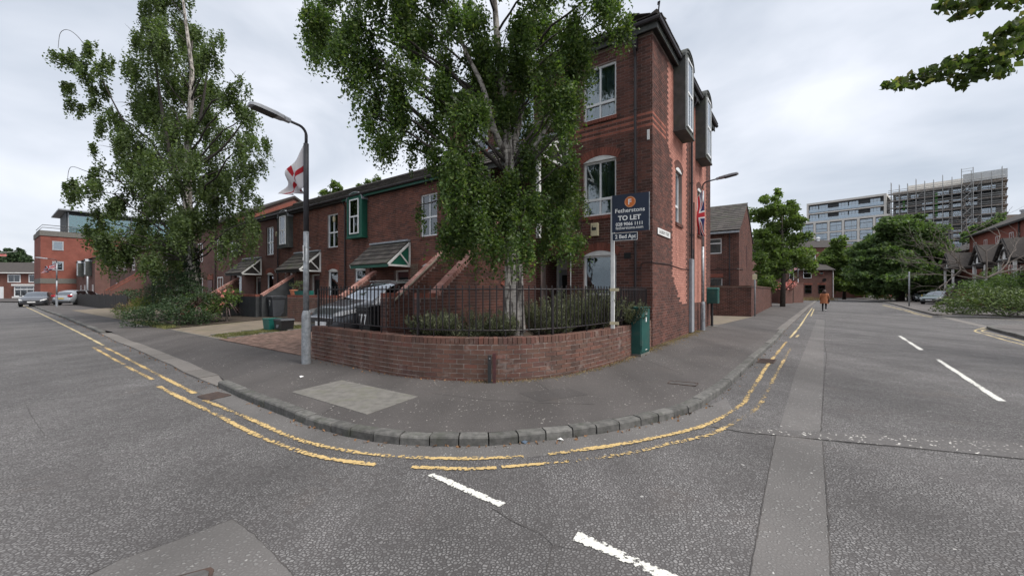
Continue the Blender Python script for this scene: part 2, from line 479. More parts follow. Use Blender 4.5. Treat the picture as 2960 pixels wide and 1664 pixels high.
leafmat('leaf_green', [(0.0, (0.085,0.135,0.036)), (0.6, (0.13,0.195,0.05)), (1.0, (0.18,0.24,0.07))], 0.42)
leafmat('leaf_maple', [(0.0, (0.062,0.105,0.040)), (0.6, (0.096,0.152,0.054)), (1.0, (0.14,0.195,0.07))], 0.45)
leafmat('leaf_dark', [(0.0, (0.026,0.050,0.022)), (0.7, (0.044,0.078,0.032)), (1.0, (0.075,0.11,0.044))], 0.2)
leafmat('leaf_ivy', [(0.0, (0.018,0.034,0.018)), (1.0, (0.03,0.055,0.026))], 0.1)
leafmat('leaf_bush', [(0.0, (0.055,0.082,0.028)), (0.6, (0.09,0.13,0.042)), (1.0, (0.14,0.18,0.06))], 0.25)
leafmat('leaf_lavender', [(0.0, (0.10,0.112,0.070)), (0.6, (0.15,0.165,0.10)), (1.0, (0.22,0.225,0.135))], 0.3)
leafmat('leaf_bright', [(0.0, (0.09,0.13,0.018)), (0.6, (0.16,0.21,0.03)), (1.0, (0.24,0.28,0.05))], 0.3)
leafmat('leaf_cordyline', [(0.0, (0.05,0.022,0.026)), (0.6, (0.09,0.05,0.05)), (1.0, (0.17,0.13,0.11))], 0.1)
leafmat('petal', [(0.0, (0.55,0.16,0.16)), (1.0, (0.72,0.33,0.28))], 0.2)
leafmat('grass_leaf', [(0.0, (0.085,0.10,0.03)), (0.6, (0.14,0.15,0.045)), (1.0, (0.22,0.19,0.09))], 0.2)
leafmat('dry_grass', [(0.0, (0.20,0.14,0.06)), (0.6, (0.30,0.21,0.10)), (1.0, (0.16,0.15,0.06))], 0.2)

# birch bark: pale with dark horizontal lenticels and fissured base
m, nt, b, out = newmat('bark_birch')
mpb = N(nt, "ShaderNodeMapping"); mpb.inputs['Scale'].default_value = (5, 5, 26)
nt.links.new(wpos(nt), mpb.inputs[0])
lent = rampn(nt, noise(nt, 1.0, 5, 0.7, vec=mpb.outputs[0]), [(0.52, 0.0), (0.60, 1.0)])
mpv = N(nt, "ShaderNodeMapping"); mpv.inputs['Scale'].default_value = (13, 13, 2.2)
nt.links.new(wpos(nt), mpv.inputs[0])
fis = rampn(nt, noise(nt, 1.0, 5, 0.65, vec=mpv.outputs[0]), [(0.49, 0.0), (0.58, 1.0)])
cc = mixc(nt, rampn(nt, noise(nt, 7, 4), [(0.3, 0.0), (0.7, 1.0)]), (0.54,0.50,0.45), (0.34,0.31,0.28))
cc = mixc(nt, mathn(nt, 'MULTIPLY', lent, 0.7), cc, (0.10,0.085,0.075))
cc = mixc(nt, mathn(nt, 'MULTIPLY', fis, 0.92), cc, (0.060,0.048,0.042))
nt.links.new(cc, b.inputs['Base Color']); b.inputs['Roughness'].default_value = 0.9
bumpn(nt, b, fis, 0.7, 0.02)

# asphalt: chippings in a dark binder, patches, stains
def asphalt(name, stone, binder, cell=62.0, pale=0.0, wear=0.95, palecol=(0.45,0.44,0.42), fill=(0.1, 0.32)):
    m, nt, b, out = newmat(name)
    pos = wpos(nt)
    # chippings lie a little stretched and irregular
    wob = N(nt, "ShaderNodeTexNoise", Scale=cell * 0.6, Detail=2); nt.links.new(pos, wob.inputs['Vector'])
    wv = nt.nodes.new("ShaderNodeVectorMath"); wv.operation = 'SCALE'; wv.inputs['Scale'].default_value = 0.024
    nt.links.new(wob.outputs['Color'], wv.inputs[0])
    ad = nt.nodes.new("ShaderNodeVectorMath"); ad.operation = 'ADD'
    nt.links.new(pos, ad.inputs[0]); nt.links.new(wv.outputs[0], ad.inputs[1])
    v1 = N(nt, "ShaderNodeTexVoronoi", Scale=cell, feature='F1', voronoi_dimensions='2D'); nt.links.new(ad.outputs[0], v1.inputs['Vector'])
    v2 = N(nt, "ShaderNodeTexVoronoi", Scale=cell, feature='DISTANCE_TO_EDGE', voronoi_dimensions='2D'); nt.links.new(ad.outputs[0], v2.inputs['Vector'])
    st = rampn(nt, v2.outputs['Distance'], [(fill[0], 0.0), (fill[1], 1.0)])
    sepc = nt.nodes.new("ShaderNodeSeparateColor"); nt.links.new(v1.outputs['Color'], sepc.inputs[0])
    tone = rampn(nt, sepc.outputs[0], [(0.0, 0.70), (0.6, 1.0), (1.0, 1.28)])
    sc = mixc(nt, 1.0, stone, tone, 'MULTIPLY')
    # some chippings are lost
    lost = mathn(nt, 'GREATER_THAN', sepc.outputs[1], 0.12 + 0.75 * (1 - wear))
    cover = rampn(nt, noise(nt, 1.7, 5, 0.6), [(0.30, 0.35), (0.62, 1.0)])
    fst = mathn(nt, 'MULTIPLY', mathn(nt, 'MULTIPLY', st, cover), mathn(nt, 'MAXIMUM', lost, 0.25))
    cc = mixc(nt, fst, binder, sc)
    if pale:
        pf = mathn(nt, 'MULTIPLY', mathn(nt, 'GREATER_THAN', sepc.outputs[2], 1 - pale), st)
        pf = mathn(nt, 'MULTIPLY', pf, rampn(nt, noise(nt, 1.3, 3), [(0.4, 0.1), (0.62, 1.0)]))
        cc = mixc(nt, pf, cc, palecol)
    big = rampn(nt, noise(nt, 0.45, 6, 0.6), [(0.3, 0.80), (0.7, 1.15)])
    cc = mixc(nt, 1.0, cc, big, 'MULTIPLY')
    mpx = N(nt, "ShaderNodeMapping"); mpx.inputs['Rotation'].default_value = (0, 0, -0.66); mpx.inputs['Scale'].default_value = (1.0, 0.10, 1.0)
    nt.links.new(pos, mpx.inputs[0])
    trk = rampn(nt, noise(nt, 0.9, 3, 0.5, vec=mpx.outputs[0]), [(0.36, 0.84), (0.50, 1.0), (0.64, 1.14)])
    cc = mixc(nt, 1.0, cc, trk, 'MULTIPLY')
    oil = rampn(nt, noise(nt, 2.3, 6, 0.62, dist=0.3), [(0.66, 0.0), (0.74, 1.0)])
    cc = mixc(nt, mathn(nt, 'MULTIPLY', oil, 0.35), cc, (0.045,0.042,0.041))
    br = rampn(nt, noise(nt, 1.1, 5, 0.6, dist=0.6), [(0.60, 0.0), (0.78, 1.0)])
    cc = mixc(nt, mathn(nt, 'MULTIPLY', br, 0.28), cc, (0.115,0.09,0.075))
    nt.links.new(cc, b.inputs['Base Color'])
    b.inputs['Roughness'].default_value = 0.82; b.inputs['Specular IOR Level'].default_value = 0.3
    h = mathn(nt, 'MULTIPLY', fst, mathn(nt, 'ADD', 0.5, sepc.outputs[0]))
    bumpn(nt, b, h, 0.75, 0.006)
asphalt('asphalt', (0.188,0.182,0.179), (0.068,0.063,0.062), 44, pale=0.001, fill=(0.05, 0.26))
asphalt('asphalt_patch', (0.20,0.195,0.188), (0.116,0.109,0.105), 40, pale=0.006, wear=0.25, fill=(0.12, 0.3))
asphalt('asphalt_band', (0.185,0.18,0.172), (0.095,0.089,0.087), 38, pale=0.10, wear=0.2, palecol=(0.6,0.58,0.54))
asphalt('footway', (0.116,0.105,0.100), (0.075,0.068,0.065), 46, pale=0.028, wear=0.3, palecol=(0.36,0.34,0.31))
asphalt('footway_patch', (0.105,0.096,0.092), (0.066,0.060,0.058), 60, pale=0.01, wear=0.3)
asphalt('footway_right', (0.17,0.155,0.148), (0.11,0.10,0.095), 60, pale=0.01, wear=0.3)

def paintmat(name, c, lo, hi, scale=26, edge=0.16):
    """worn road paint: it has gone from the hollows between the chippings"""
    m, nt, b, out = newmat(name)
    tone = rampn(nt, noise(nt, 40, 4), [(0.3, 0.78), (0.7, 1.1)])
    nt.links.new(mixc(nt, 1.0, c, tone, 'MULTIPLY'), b.inputs['Base Color']); b.inputs['Roughness'].default_value = 0.75
    f = mathn(nt, 'ADD', mathn(nt, 'MULTIPLY', noise(nt, scale, 4, 0.65), 0.62), mathn(nt, 'MULTIPLY', noise(nt, 1.1, 3), 0.38))
    uvn = nt.nodes.new('ShaderNodeUVMap'); sp = nt.nodes.new('ShaderNodeSeparateXYZ'); nt.links.new(uvn.outputs[0], sp.inputs[0])
    ed = mathn(nt, 'POWER', mathn(nt, 'ABSOLUTE', mathn(nt, 'SUBTRACT', mathn(nt, 'MULTIPLY', sp.outputs[1], 2.0), 1.0)), 3.0)
    f = mathn(nt, 'SUBTRACT', f, mathn(nt, 'MULTIPLY', ed, edge))
    mk = rampn(nt, f, [(lo, 0.0), (hi, 1.0)])
    tr = nt.nodes.new("ShaderNodeBsdfTransparent"); mx = nt.nodes.new("ShaderNodeMixShader")
    nt.links.new(mk, mx.inputs[0]); nt.links.new(tr.outputs[0], mx.inputs[1]); nt.links.new(b.outputs[0], mx.inputs[2])
    nt.links.new(mx.outputs[0], out.inputs[0])
paintmat('yellow_inner', (0.53,0.375,0.160), 0.445, 0.50, 30)
paintmat('yellow_outer', (0.51,0.365,0.160), 0.49, 0.545, 30)
paintmat('yellow_far', (0.52,0.42,0.23), 0.38, 0.48, 30)
paintmat('white_line', (0.64,0.63,0.58), 0.40, 0.44, 34)
# ================================================================== ground, roads, pavements
def sheet(name, pts, mats, parent=None, kind='structure', z=None):
    P = [Vector((p[0], p[1], (p[2] if len(p) > 2 else 0.0) if z is None else z)) for p in pts]
    tri = tessellate_polygon([[Vector((p.x, p.y, 0)) for p in P]])
    me = bpy.data.meshes.new(name)
    fs = []
    for t in tri:
        a, b_, c = [P[i] for i in t]
        fs.append(tuple(t) if (b_ - a).cross(c - a).z > 0 else tuple(reversed(t)))
    me.from_pydata([tuple(p) for p in P], [], fs)
    me.materials.append(M[mats]); me.update()
    o = link(name, me, parent)
    if kind: o["kind"] = kind
    return o

g = MB()
g.quad((-700, -300, 0), (900, -300, 0), (900, 1200, 0), (-700, 1200, 0))
road = g.build("road", 'asphalt'); road["kind"] = "structure"

# kerb line along the foot of the kerb, far left -> round the corner -> far right
KL = [(123.5,897.5,0),(184,919,0),(212.6,932,0),(290,965,0)]
KD = [(336,988),(390.7,1009.5),(459.7,1042.5),(497,1058),(531.5,1078.5),(574.6,1096),(628,1118)]
KC = [(686,1146),(761,1178),(849,1214),(883,1228),(910,1236.5),(956,1249),(1009.6,1264),(1078.6,1276.5),(1155,1285),(1241,1289),
      (1325.7,1290),(1413,1288.5),(1499,1282),(1579,1273),(1657,1264),(1725,1255),(1791,1243),(1853,1230.5),(1904,1219.5),(1949,1208),
      (1990,1195),(2032,1175),(2083,1141),(2115,1114),(2141,1088)]
KR = [(2182,1046),(2239.7,991.7),(2268,957)]
KF = [(2332,896),(2345,884),(2366.5,866)]
P0 = G(123.5, 897.5)
left_dir = Vector((-0.792, 0.61, 0))
line = [(P0 + left_dir * s, 'n') for s in (34, 30, 26, 22, 18, 14, 10, 6, 3)]
line += [(G(u, v), 'n') for u, v, _ in KL] + [(G(u, v), 'd') for u, v in KD] + [(G(u, v), 'n') for u, v in KC + KR]
line += [(G(u, v), 'f') for u, v in KF]
# cut the long straight runs into stones of about 0.9 m
pts = []
for i in range(len(line) - 1):
    (p, k), (q, k2) = line[i], line[i + 1]
    n = max(1, round((q - p).length / 0.95)) if (q - p).length > 1.3 else 1
    n = min(n, 12)
    for j in range(n):
        pts.append((p.lerp(q, j / n), k2))
pts.append(line[-1])
np_ = len(pts)
nor = []
for i in range(np_):
    t = (pts[min(i + 1, np_ - 1)][0] - pts[max(i - 1, 0)][0]); t.z = 0; t.normalize()
    nor.append(Vector((-t.y, t.x, 0)))
def kh(k): return {'n': 0.098, 'd': 0.028, 'f': 0.05}[k]
def kw(k): return {'n': 0.135, 'd': 0.30, 'f': 0.28}[k]
edge = []; inner = []
for i in range(np_):
    ka = pts[i - 1][1] if i else pts[i][1]
    kb = pts[i][1]
    h = min(kh(ka), kh(kb)); w_ = max(kw(ka), kw(kb))
    e_ = pts[i][0] + nor[i] * (kw(kb) - 0.01); e_.z = (kh(ka) + kh(kb)) / 2 - 0.004
    edge.append(e_)
    q = pts[i][0] + nor[i] * (1.1 if 'd' in (ka, kb) or 'f' in (ka, kb) else .34); q.z = PAV; inner.append(q)
pv = MB()
n0 = len(edge)
pv.add(edge + inner, [(i, i + 1, n0 + i + 1, n0 + i) for i in range(n0 - 1)])
ring = inner + [Vector((120, 300, PAV)), Vector((-300, 300, PAV)), Vector((-300, 120, PAV))]
tri = tessellate_polygon([[Vector((p.x, p.y, 0)) for p in ring]])
fs = []
for t in tri:
    a, b_, c = [ring[i] for i in t]
    fs.append(tuple(t) if (b_ - a).cross(c - a).z > 0 else tuple(reversed(t)))
pv.add(ring, fs)
pavement = pv.build("pavement", 'footway'); pavement["kind"] = "structure"
for i in range(np_ - 1):
    k = pts[i + 1][1] if pts[i + 1][1] == 'd' and pts[i][1] == 'd' else pts[i][1]
    p, q = pts[i][0], pts[i + 1][0]
    L = (q - p).length
    gp = min(0.007, L * 0.06)
    t = (q - p).normalized()
    h = kh(k) + random.uniform(-0.006, 0.006); w_ = kw(k)
    hb, he = h + random.uniform(-.003, .003), h + random.uniform(-.003, .003)
    mb = MB(); vs_ = []
    ch = 0.022 if k == 'n' else 0.008
    jit = random.uniform(-0.006, 0.006)
    for (pp, nn, hh, s) in ((p, nor[i], hb, 1), (q, nor[i + 1], he, -1)):
        o_ = pp + t * gp * s
        for (off, z) in ((0, -.06), (0.004, hh - ch), (0.004 + ch * .45, hh - ch * .3), (0.004 + ch, hh), (w_, hh), (w_, -.06)):
            r = o_ + nn * (off + jit); vs_.append((r.x, r.y, z))
    mb.add(vs_, [(5,4,3,2,1,0), (6,7,8,9,10,11)] + [(a, (a + 1) % 6, 6 + (a + 1) % 6, 6 + a) for a in range(6)])
    mb.build("kerbstone", 'granite' if k in 'df' else 'kerb', pavement)

# right-hand footway across the road, a side access and the near corner
FR = [(2480,863.5),(2519,866.5),(2580,879),(2645,897.5),(2690,909),(2703,912),(2722,912),(2751,909.5),(2860,913),(2960,918.5),(3120,928)]
fr = [G(u, v) for u, v in FR]
def flat_block(name, poly, h, m, stone, n_edge, wid=0.15):
    P = [Vector((p.x, p.y, 0)) for p in poly]
    o = sheet(name, [(p.x, p.y, h - 0.004) for p in P], m)
    for i in range(n_edge):
        p, q = P[i], P[i + 1]
        n = min(14, max(1, round((q - p).length / 0.95)))
        t = (q - p).normalized(); nn = Vector((-t.y, t.x, 0)) * KSIDE
        for j in range(n):
            a = p.lerp(q, j / n) + t * .008; b_ = p.lerp(q, (j + 1) / n) - t * .008
            hh = h + random.uniform(-.005, .006)
            mb = MB(); r = []
            for e_ in (a, b_):
                for off, z in ((-.012, -.05), (-.012, hh - .02), (0.006, hh), (wid, hh), (wid, -.05)):
                    c = e_ + nn * off; r.append((c.x, c.y, z))
            mb.add(r, [(0,1,2,3,4), (9,8,7,6,5)] + [(k, 5 + k, 5 + (k + 1) % 5, (k + 1) % 5) for k in range(5)])
            mb.build("kerbstone", stone, o)
    return o
KSIDE = 1
far_r = fr + [Vector((90, 30, 0)), Vector((260, 120, 0)), Vector((260, 320, 0)), Vector((110, 300, 0)), Vector((96, 120, 0))]
flat_block("pavement_right", far_r, 0.11, 'footway_right', 'granite', 10)
near = [G(3300,1085), G(3120,1022), G(2960,976), G(2892,958.5), G(2868,951), G(2885,947.5), G(2960,943), G(3120,940), Vector((30, 6, 0)), Vector((12.2, 4.2, 0))]
flat_block("pavement_near_right", near, 0.11, 'footway_right', 'kerb', 7)
ramp_ = [G(2708,914.5), G(2726,913), G(2872,946.5), G(2856,950)]
sheet("access_threshold", [(p.x, p.y, 0.006) for p in ramp_], 'granite')
endp = [G(2369,863.2), G(2420,862.2), G(2478,861.8)]
flat_block("pavement_far", endp + [Vector((100, 125, 0)), Vector((110, 300, 0)), Vector((75, 300, 0))], 0.12, 'footway_right', 'kerb', 2)

# asphalt reinstatements
def patch(name, px, m, z): return sheet(name, [tuple(G(u, v).xy) + (z,) for u, v in px], m)
patch("road_patch", [(2167,1668),(2243,1256),(2376,1274),(2401,1668)], 'asphalt_patch', 0.004)
patch("road_patch", [(2250,1248),(2300,1075),(2340,978),(2361,922),(2384,926),(2381,1010),(2380,1090),(2376,1160),(2373,1247)], 'asphalt_patch', 0.003)
patch("road_patch", [(2050,1232),(2377,1250),(2700,1263),(2960,1281),(3200,1300),(3200,1350),(2960,1327),(2600,1291),(2377,1271),(2150,1250)], 'asphalt_band', 0.007)
patch("road_patch", [(250,1668),(340,1622),(520,1559),(672,1501),(735,1545),(800,1610),(850,1668)], 'asphalt_patch', 0.004)
patch("road_patch", [(560,1128),(800,1243),(1010,1310),(1240,1332),(1500,1325),(1800,1290),(2000,1245),(2120,1190),(2100,1150),(1990,1196),(1853,1231),(1657,1265),(1413,1289),(1241,1290),(1078,1277),(910,1237),(761,1179),(628,1119)], 'asphalt_patch', 0.002)

# painted lines
def strip_uv(o):
    ul = o.data.uv_layers.new(name="UVMap"); n = len(o.data.vertices) // 2
    for lp in o.data.loops: ul.data[lp.index].uv = ((lp.vertex_index // 2) / max(1, n - 1), lp.vertex_index % 2)
def strip(name, px, w, m, z, parent=None):
    P = [G(u, v) for u, v in px]
    # resample smoothly
    Q = []
    for i in range(len(P) - 1):
        p0, p1, p2, p3 = P[max(i-1, 0)], P[i], P[i+1], P[min(i+2, len(P)-1)]
        n = max(2, min(10, int((p2 - p1).length / 0.12)))
        for j in range(n):
            t = j / n
            Q.append(0.5 * ((2*p1) + (p2 - p0)*t + (2*p0 - 5*p1 + 4*p2 - p3)*t*t + (3*p1 - p0 - 3*p2 + p3)*t**3))
    Q.append(P[-1])
    vs_, fs_ = [], []
    for i, p in enumerate(Q):
        t = Q[min(i+1, len(Q)-1)] - Q[max(i-1, 0)]; t.normalize(); n = Vector((-t.y, t.x, 0))
        ww = w / 2 * (1 + random.uniform(-.07, .07))
        a, b_ = p - n * ww, p + n * ww
        vs_ += [(a.x, a.y, z), (b_.x, b_.y, z)]
        if i: k = 2 * i; fs_.append((k-2, k, k+1, k-1))
    mb = MB(); mb.add(vs_, fs_)
    o = mb.build(name, m, road)
    strip_uv(o)
    return o
YW = 0.085
strip("yellow_line", [(60,880),(102,899),(161,927.6),(247,970.7),(298,998)], YW, 'yellow_far', 0.0055)
strip("yellow_line", [(302,1003.5),(333,1018),(402,1054),(471,1090),(563,1137)], YW, 'yellow_inner', 0.0055)
strip("yellow_line", [(590,1157),(632,1174),(721,1210.5),(790,1241),(847,1266),(933.5,1290),(1008,1304),(1077,1314),(1221,1324),(1279,1325.5),(1396,1325.5),(1513,1319.5)], YW, 'yellow_inner', 0.0085)
strip("yellow_line", [(1585,1313),(1707,1297.5),(1824,1279.5),(1952,1253),(2038.6,1229),(2096,1201),(2148,1166),(2168,1135),(2194,1095),(2217,1058),(2251,1015),(2273,988)], YW, 'yellow_inner', 0.0085)
strip("yellow_line", [(2284,976),(2314,940),(2335,908),(2348,890)], YW, 'yellow_far', 0.0055)
strip("yellow_line", [(270,1004),(330,1038),(359,1053)], YW, 'yellow_inner', 0.0055)
strip("yellow_line", [(364,1058),(442,1097)], YW, 'yellow_inner', 0.0055)
strip("yellow_line", [(460,1117),(506,1142),(574.6,1174.7),(646,1209),(689.5,1232.5),(732,1254),(790,1278),(833,1294),(905,1316),(962,1329),(1086,1344)], YW, 'yellow_inner', 0.0085)
strip("yellow_line", [(1190,1351),(1259.5,1354),(1357,1356),(1435,1352)], YW * .9, 'yellow_inner', 0.0085)
strip("yellow_line", [(1450,1351),(1629.5,1336),(1640,1335)], YW * .8, 'yellow_inner', 0.0085)
strip("yellow_line", [(1664,1333),(1816,1311),(1923.6,1285.5),(2056,1255),(2145,1209),(2182,1184),(2206,1155),(2239.7,1089),(2268,1037.7),(2286,1006)], YW, 'yellow_outer', 0.0085)
strip("yellow_line", [(2302,974),(2308,968)], YW, 'yellow_far', 0.0055)
strip("yellow_line", [(2344,913),(2353,893)], YW, 'yellow_far', 0.0055)
strip("yellow_line", [(265,1004.5),(302,1002.5),(336,1001.5)], 0.05, 'yellow_inner', 0.006)
# across the road
for d_ in (0, 3.2):
    strip("yellow_line", [(2550,880 + d_*.7),(2610,893 + d_),(2651,905.5 + d_),(2694,914.5 + d_)], 0.1, 'yellow_far', 0.0055)
strip("yellow_line", [(2712,915.5),(2800,918.5),(2960,926)], 0.1, 'yellow_far', 0.0055)
strip("yellow_line", [(2921,943),(2880,948),(2838,955.5),(2866,964),(2924,978.5),(2960,988),(3120,1032)], 0.085, 'yellow_far', 0.0055)
strip("yellow_line", [(2900,942),(2850,947),(2818,956),(2852,967),(2909.5,984),(2960,997),(3120,1042)], 0.085, 'yellow_far', 0.0055)
def dash(px):
    mb = MB(); P = [G(u, v) for u, v in px]
    n = len(P) // 2; a = P[:n]; b_ = P[n:][::-1]
    # slightly ragged edges
    vs_, fs_ = [], []
    K = 14
    for i in range(K + 1):
        t = i / K
        p = a[0].lerp(a[-1], t); q = b_[0].lerp(b_[-1], t)
        d_ = (q - p) * random.uniform(-.05, .05)
        vs_ += [(p.x + d_.x, p.y + d_.y, .0055), (q.x + d_.x, q.y + d_.y, .0055)]
        if i: k = 2*i; fs_.append((k-2, k, k+1, k-1))
    mb.add(vs_, fs_); strip_uv(mb.build("white_line", 'white_line', road))
dash([(2593.5,970.5),(2656.7,1011.8),(2671,1011),(2606,970.7)])
dash([(2701,1038),(2880,1158.5),(2909,1160),(2718.5,1039)])
dash([(1233,1375),(1440,1467),(1463,1454),(1257,1367)])
dash([(1655,1562),(1930,1684),(1990,1676),(1672,1535)])

# ---- ironwork in the road and footway
def grate(u4, label, z):
    P = [G(u, v, z) for u, v in u4]
    c = sum(P, Vector()) / 4
    t = thing("drain_grate", label, "drain", (c.x, c.y, z))
    L = [p - c for p in P]
    mb = MB(); mb.quad(*[(p.x, p.y, 0.004) for p in L])
    mb.build("pit", 'interior', t)
    def lerp2(a, b_): return L[0].lerp(L[1], a).lerp(L[3].lerp(L[2], a), b_)
    for i in range(13):
        a = (i + .5) / 13
        p, q = lerp2(a, 0.03), lerp2(a, 0.97)
        s = (L[1] - L[0]).normalized() * 0.010
        mb = MB(); mb.add([(p.x-s.x, p.y-s.y, .005), (p.x+s.x, p.y+s.y, .005), (q.x+s.x, q.y+s.y, .005), (q.x-s.x, q.y-s.y, .005),
                           (p.x-s.x, p.y-s.y, .014), (p.x+s.x, p.y+s.y, .014), (q.x+s.x, q.y+s.y, .014), (q.x-s.x, q.y-s.y, .014)], BOXF.tolist())
        mb.build("bar", 'iron_grate', t)
    mb = MB()
    for i in range(4):
        mb.tube([(L[i].x, L[i].y, .008), (L[(i+1) % 4].x, L[(i+1) % 4].y, .008)], 0.012, 4)
    mb.build("frame", 'iron_grate', t)
grate([(571.7,1147),(629,1134.5),(666.5,1143),(600,1158)], "rusty iron drain grate in the gutter near the lamp post", 0.0)
grate([(2188,1047.7),(2196.6,1037.7),(2243,1040.6),(2235,1050.6)], "rusty iron drain grate crossing the yellow line on the right", 0.0)
c = G(508, 1712)
t = thing("manhole_cover", "grey metal manhole cover at the bottom edge left of centre", "manhole cover", (c.x, c.y, 0.004), 0.5)
t.scale = (.5, .5, 1)
for s in (-1, 1):
    mb = MB(); mb.prism([(s*.008, -.23), (s*.20, -.23), (s*.25, -.17), (s*.25, .17), (s*.20, .23), (s*.008, .23)], 'z', 0, .012)
    mb.build("lid", 'iron_cover', t, bevel=.003)
mb = MB(); mb.prism([(-.25,-.27),(.25,-.27),(.29,-.2),(.29,.2),(.25,.27),(-.25,.27),(-.29,.2),(-.29,-.2)], 'z', 0, .006); mb.build("frame", 'iron_grate', t)
for x, y in ((-.12, .1), (.12, -.1)):
    mb = MB(); mb.box(x-.03, x+.03, y-.008, y+.008, .012, .015); mb.build("keyhole", 'interior', t)
P = [G(u, v, PAV) for u, v in ((1990,1103),(2020,1104.5),(2014,1116),(1938,1106))]
P = [G(1937,1101.5,PAV), G(2018,1108,PAV), G(2010,1116,PAV), G(1930,1108,PAV)]
c = sum(P, Vector()) / 4
t = thing("utility_cover", "small rusty cast iron cover set in the footway by the right kerb", "cover", c)
mb = MB(); mb.quad(*[(p.x-c.x, p.y-c.y, .004) for p in P]); mb.build("plate", 'iron_cover', t)
mb = MB()
for i in range(4): mb.tube([tuple(P[i]-c+Vector((0,0,.005))), tuple(P[(i+1)%4]-c+Vector((0,0,.005)))], .008, 4)
mb.build("frame", 'iron_grate', t)
# concrete slab let into the footway
P = [G(u, v, PAV) for u, v in ((843,1133),(1060,1198),(1208,1146),(988,1099))]
mb = MB(); mb.add([(p.x, p.y, PAV - .02) for p in P] + [(p.x, p.y, PAV + .008) for p in P], [(4,5,6,7),(0,1,5,4),(1,2,6,5),(2,3,7,6),(3,0,4,7)])
o = mb.build("concrete_slab", 'concrete', pavement, bevel=.004)
mat('tar', (0.046,0.043,0.042), (0.075,0.068,0.064), 5, .9)
# joints cut across the footway
def joint(px, w=.007):
    P = [G(u, v, PAV) for u, v in px]
    mb = MB(); vs_, fs_ = [], []
    for i, p in enumerate(P):
        tt = (P[min(i+1, len(P)-1)] - P[max(i-1, 0)]).normalized(); n = Vector((-tt.y, tt.x, 0))
        for s in (-1, 1): q = p + n * w * s * .5; vs_.append((q.x, q.y, PAV + .003))
        if i: k = 2*i; fs_.append((k-2, k-1, k+1, k))
    mb.add(vs_, fs_); mb.build("joint", 'tar', pavement)
for px in ([(1250,1136),(1400,1155),(1560,1164),(1720,1168)], [(1553,1104),(1615,1146)], [(930,1193),(965,1177),(1000,1162)],
           [(2040,963),(2150,966),(2235,972)], [(2080,977),(2140,985),(2205,993)], [(1855,1036),(1960,1075),(1975,1082)]):
    joint(px)

# cracks and seams in the carriageway
def crack(px, w=.012, z=.0045):
    P = catmull0([G(u, v) for u, v in px])
    mb = MB(); vs_, fs_ = [], []
    for i, p in enumerate(P):
        tt = (P[min(i+1, len(P)-1)] - P[max(i-1, 0)]).normalized(); n = Vector((-tt.y, tt.x, 0))
        j = n * random.uniform(-.004, .004); ww = w * random.uniform(.2, .75)
        for s in (-1, 1): q = p + j + n * ww * s * .5; vs_.append((q.x, q.y, z))
        if i: k = 2*i; fs_.append((k-2, k-1, k+1, k))
    mb.add(vs_, fs_); mb.build("crack", 'tar', road)
def catmull0(P):
    Q = []
    for a, b_ in zip(P, P[1:]):
        n = max(2, min(24, int((b_ - a).length / .06))); Q += [a.lerp(b_, k / n) for k in range(n)]
    return Q + [P[-1]]
for px, w_ in (([(-60,1190),(170,1150),(400,1121),(476,1110),(560,1100)], .014), ([(-40,1090),(200,1067),(360,1056)], .010), ([(60,1006),(180,1000),(300,993),(340,990)], .014),
               ([(2386,922),(2382,985),(2390,1030),(2384,1075),(2379,1160),(2373,1250)], .020), ([(2346,916),(2480,920),(2600,926),(2696,933)], .02), ([(2340,985),(2382,988)], .02),
               ([(1420,1468),(1480,1505),(1560,1540),(1600,1575),(1575,1668)], .010), ([(1600,1575),(1680,1590)], .008), ([(2050,1233),(2200,1252),(2377,1273),(2600,1292),(2960,1328)], .016),
               ([(2377,1250),(2700,1263),(2960,1281)], .010), ([(2168,1664),(2205,1455),(2244,1256)], .012), ([(2401,1664),(2392,1450),(2377,1275)], .018), ([(70,1160),(90,1200),(130,1260)], .008),
               ([(255,1662),(340,1621),(520,1558),(672,1500),(735,1545),(850,1664)], .012), ([(1800,1290),(1960,1254),(2052,1232)], .010)):
    crack(px, w_)
# repairs let into the footway
def pav_patch(px, m): return sheet("pavement_patch", [tuple(G(u, v, PAV).xy) + (PAV + .002,) for u, v in px], m)
pav_patch([(1500,1135),(1640,1120),(1700,1140),(1560,1160)], 'footway_patch')
pav_patch([(2010,1000),(2120,1003),(2090,1030),(1985,1024)], 'footway_patch')
# ---- front gardens and drives (house frame, rising to the doorsteps)
def zg(y): return PAV + 0.006 + max(0, min(1, (y + 5.9) / 3.6)) * 0.18
def garden(name, x0, x1, y0, y1, m, dz=0.0):
    vs_, fs_ = [], []
    for i in range(9):
        y = y0 + (y1 - y0) * i / 8
        for x in (x0, x1): p = W(x, y, zg(y) + dz); vs_.append(tuple(p))
        if i: k = 2*i; fs_.append((k-2, k-1, k+1, k))
    mb = MB(); mb.add(vs_, fs_); o = mb.build(name, m); o["kind"] = "structure"; return o
garden("garden_bed", -3.4, -0.1, -4.0, 0, 'soil', .06)
garden("garden_bed", -15.9, -3.4, -5.9, 0, 'garden_paving')
garden("garden_bed", -21.5, -15.9, -5.9, 0, 'soil', .02)
garden("garden_bed", -40, -21.5, -5.9, 0, 'garden_paving')
# curved bed behind the boundary wall
bed = [(-4.6,-4.55),(-3.4,-5.2),(-2.4,-5.35),(-1.4,-5.0),(-.6,-3.9),(-.2,-2.6),(-.2,-1.0),(-3.4,-1.0)]
sheet("garden_bed", [tuple(W(x, y, PAV + .1)) for x, y in bed], 'soil')
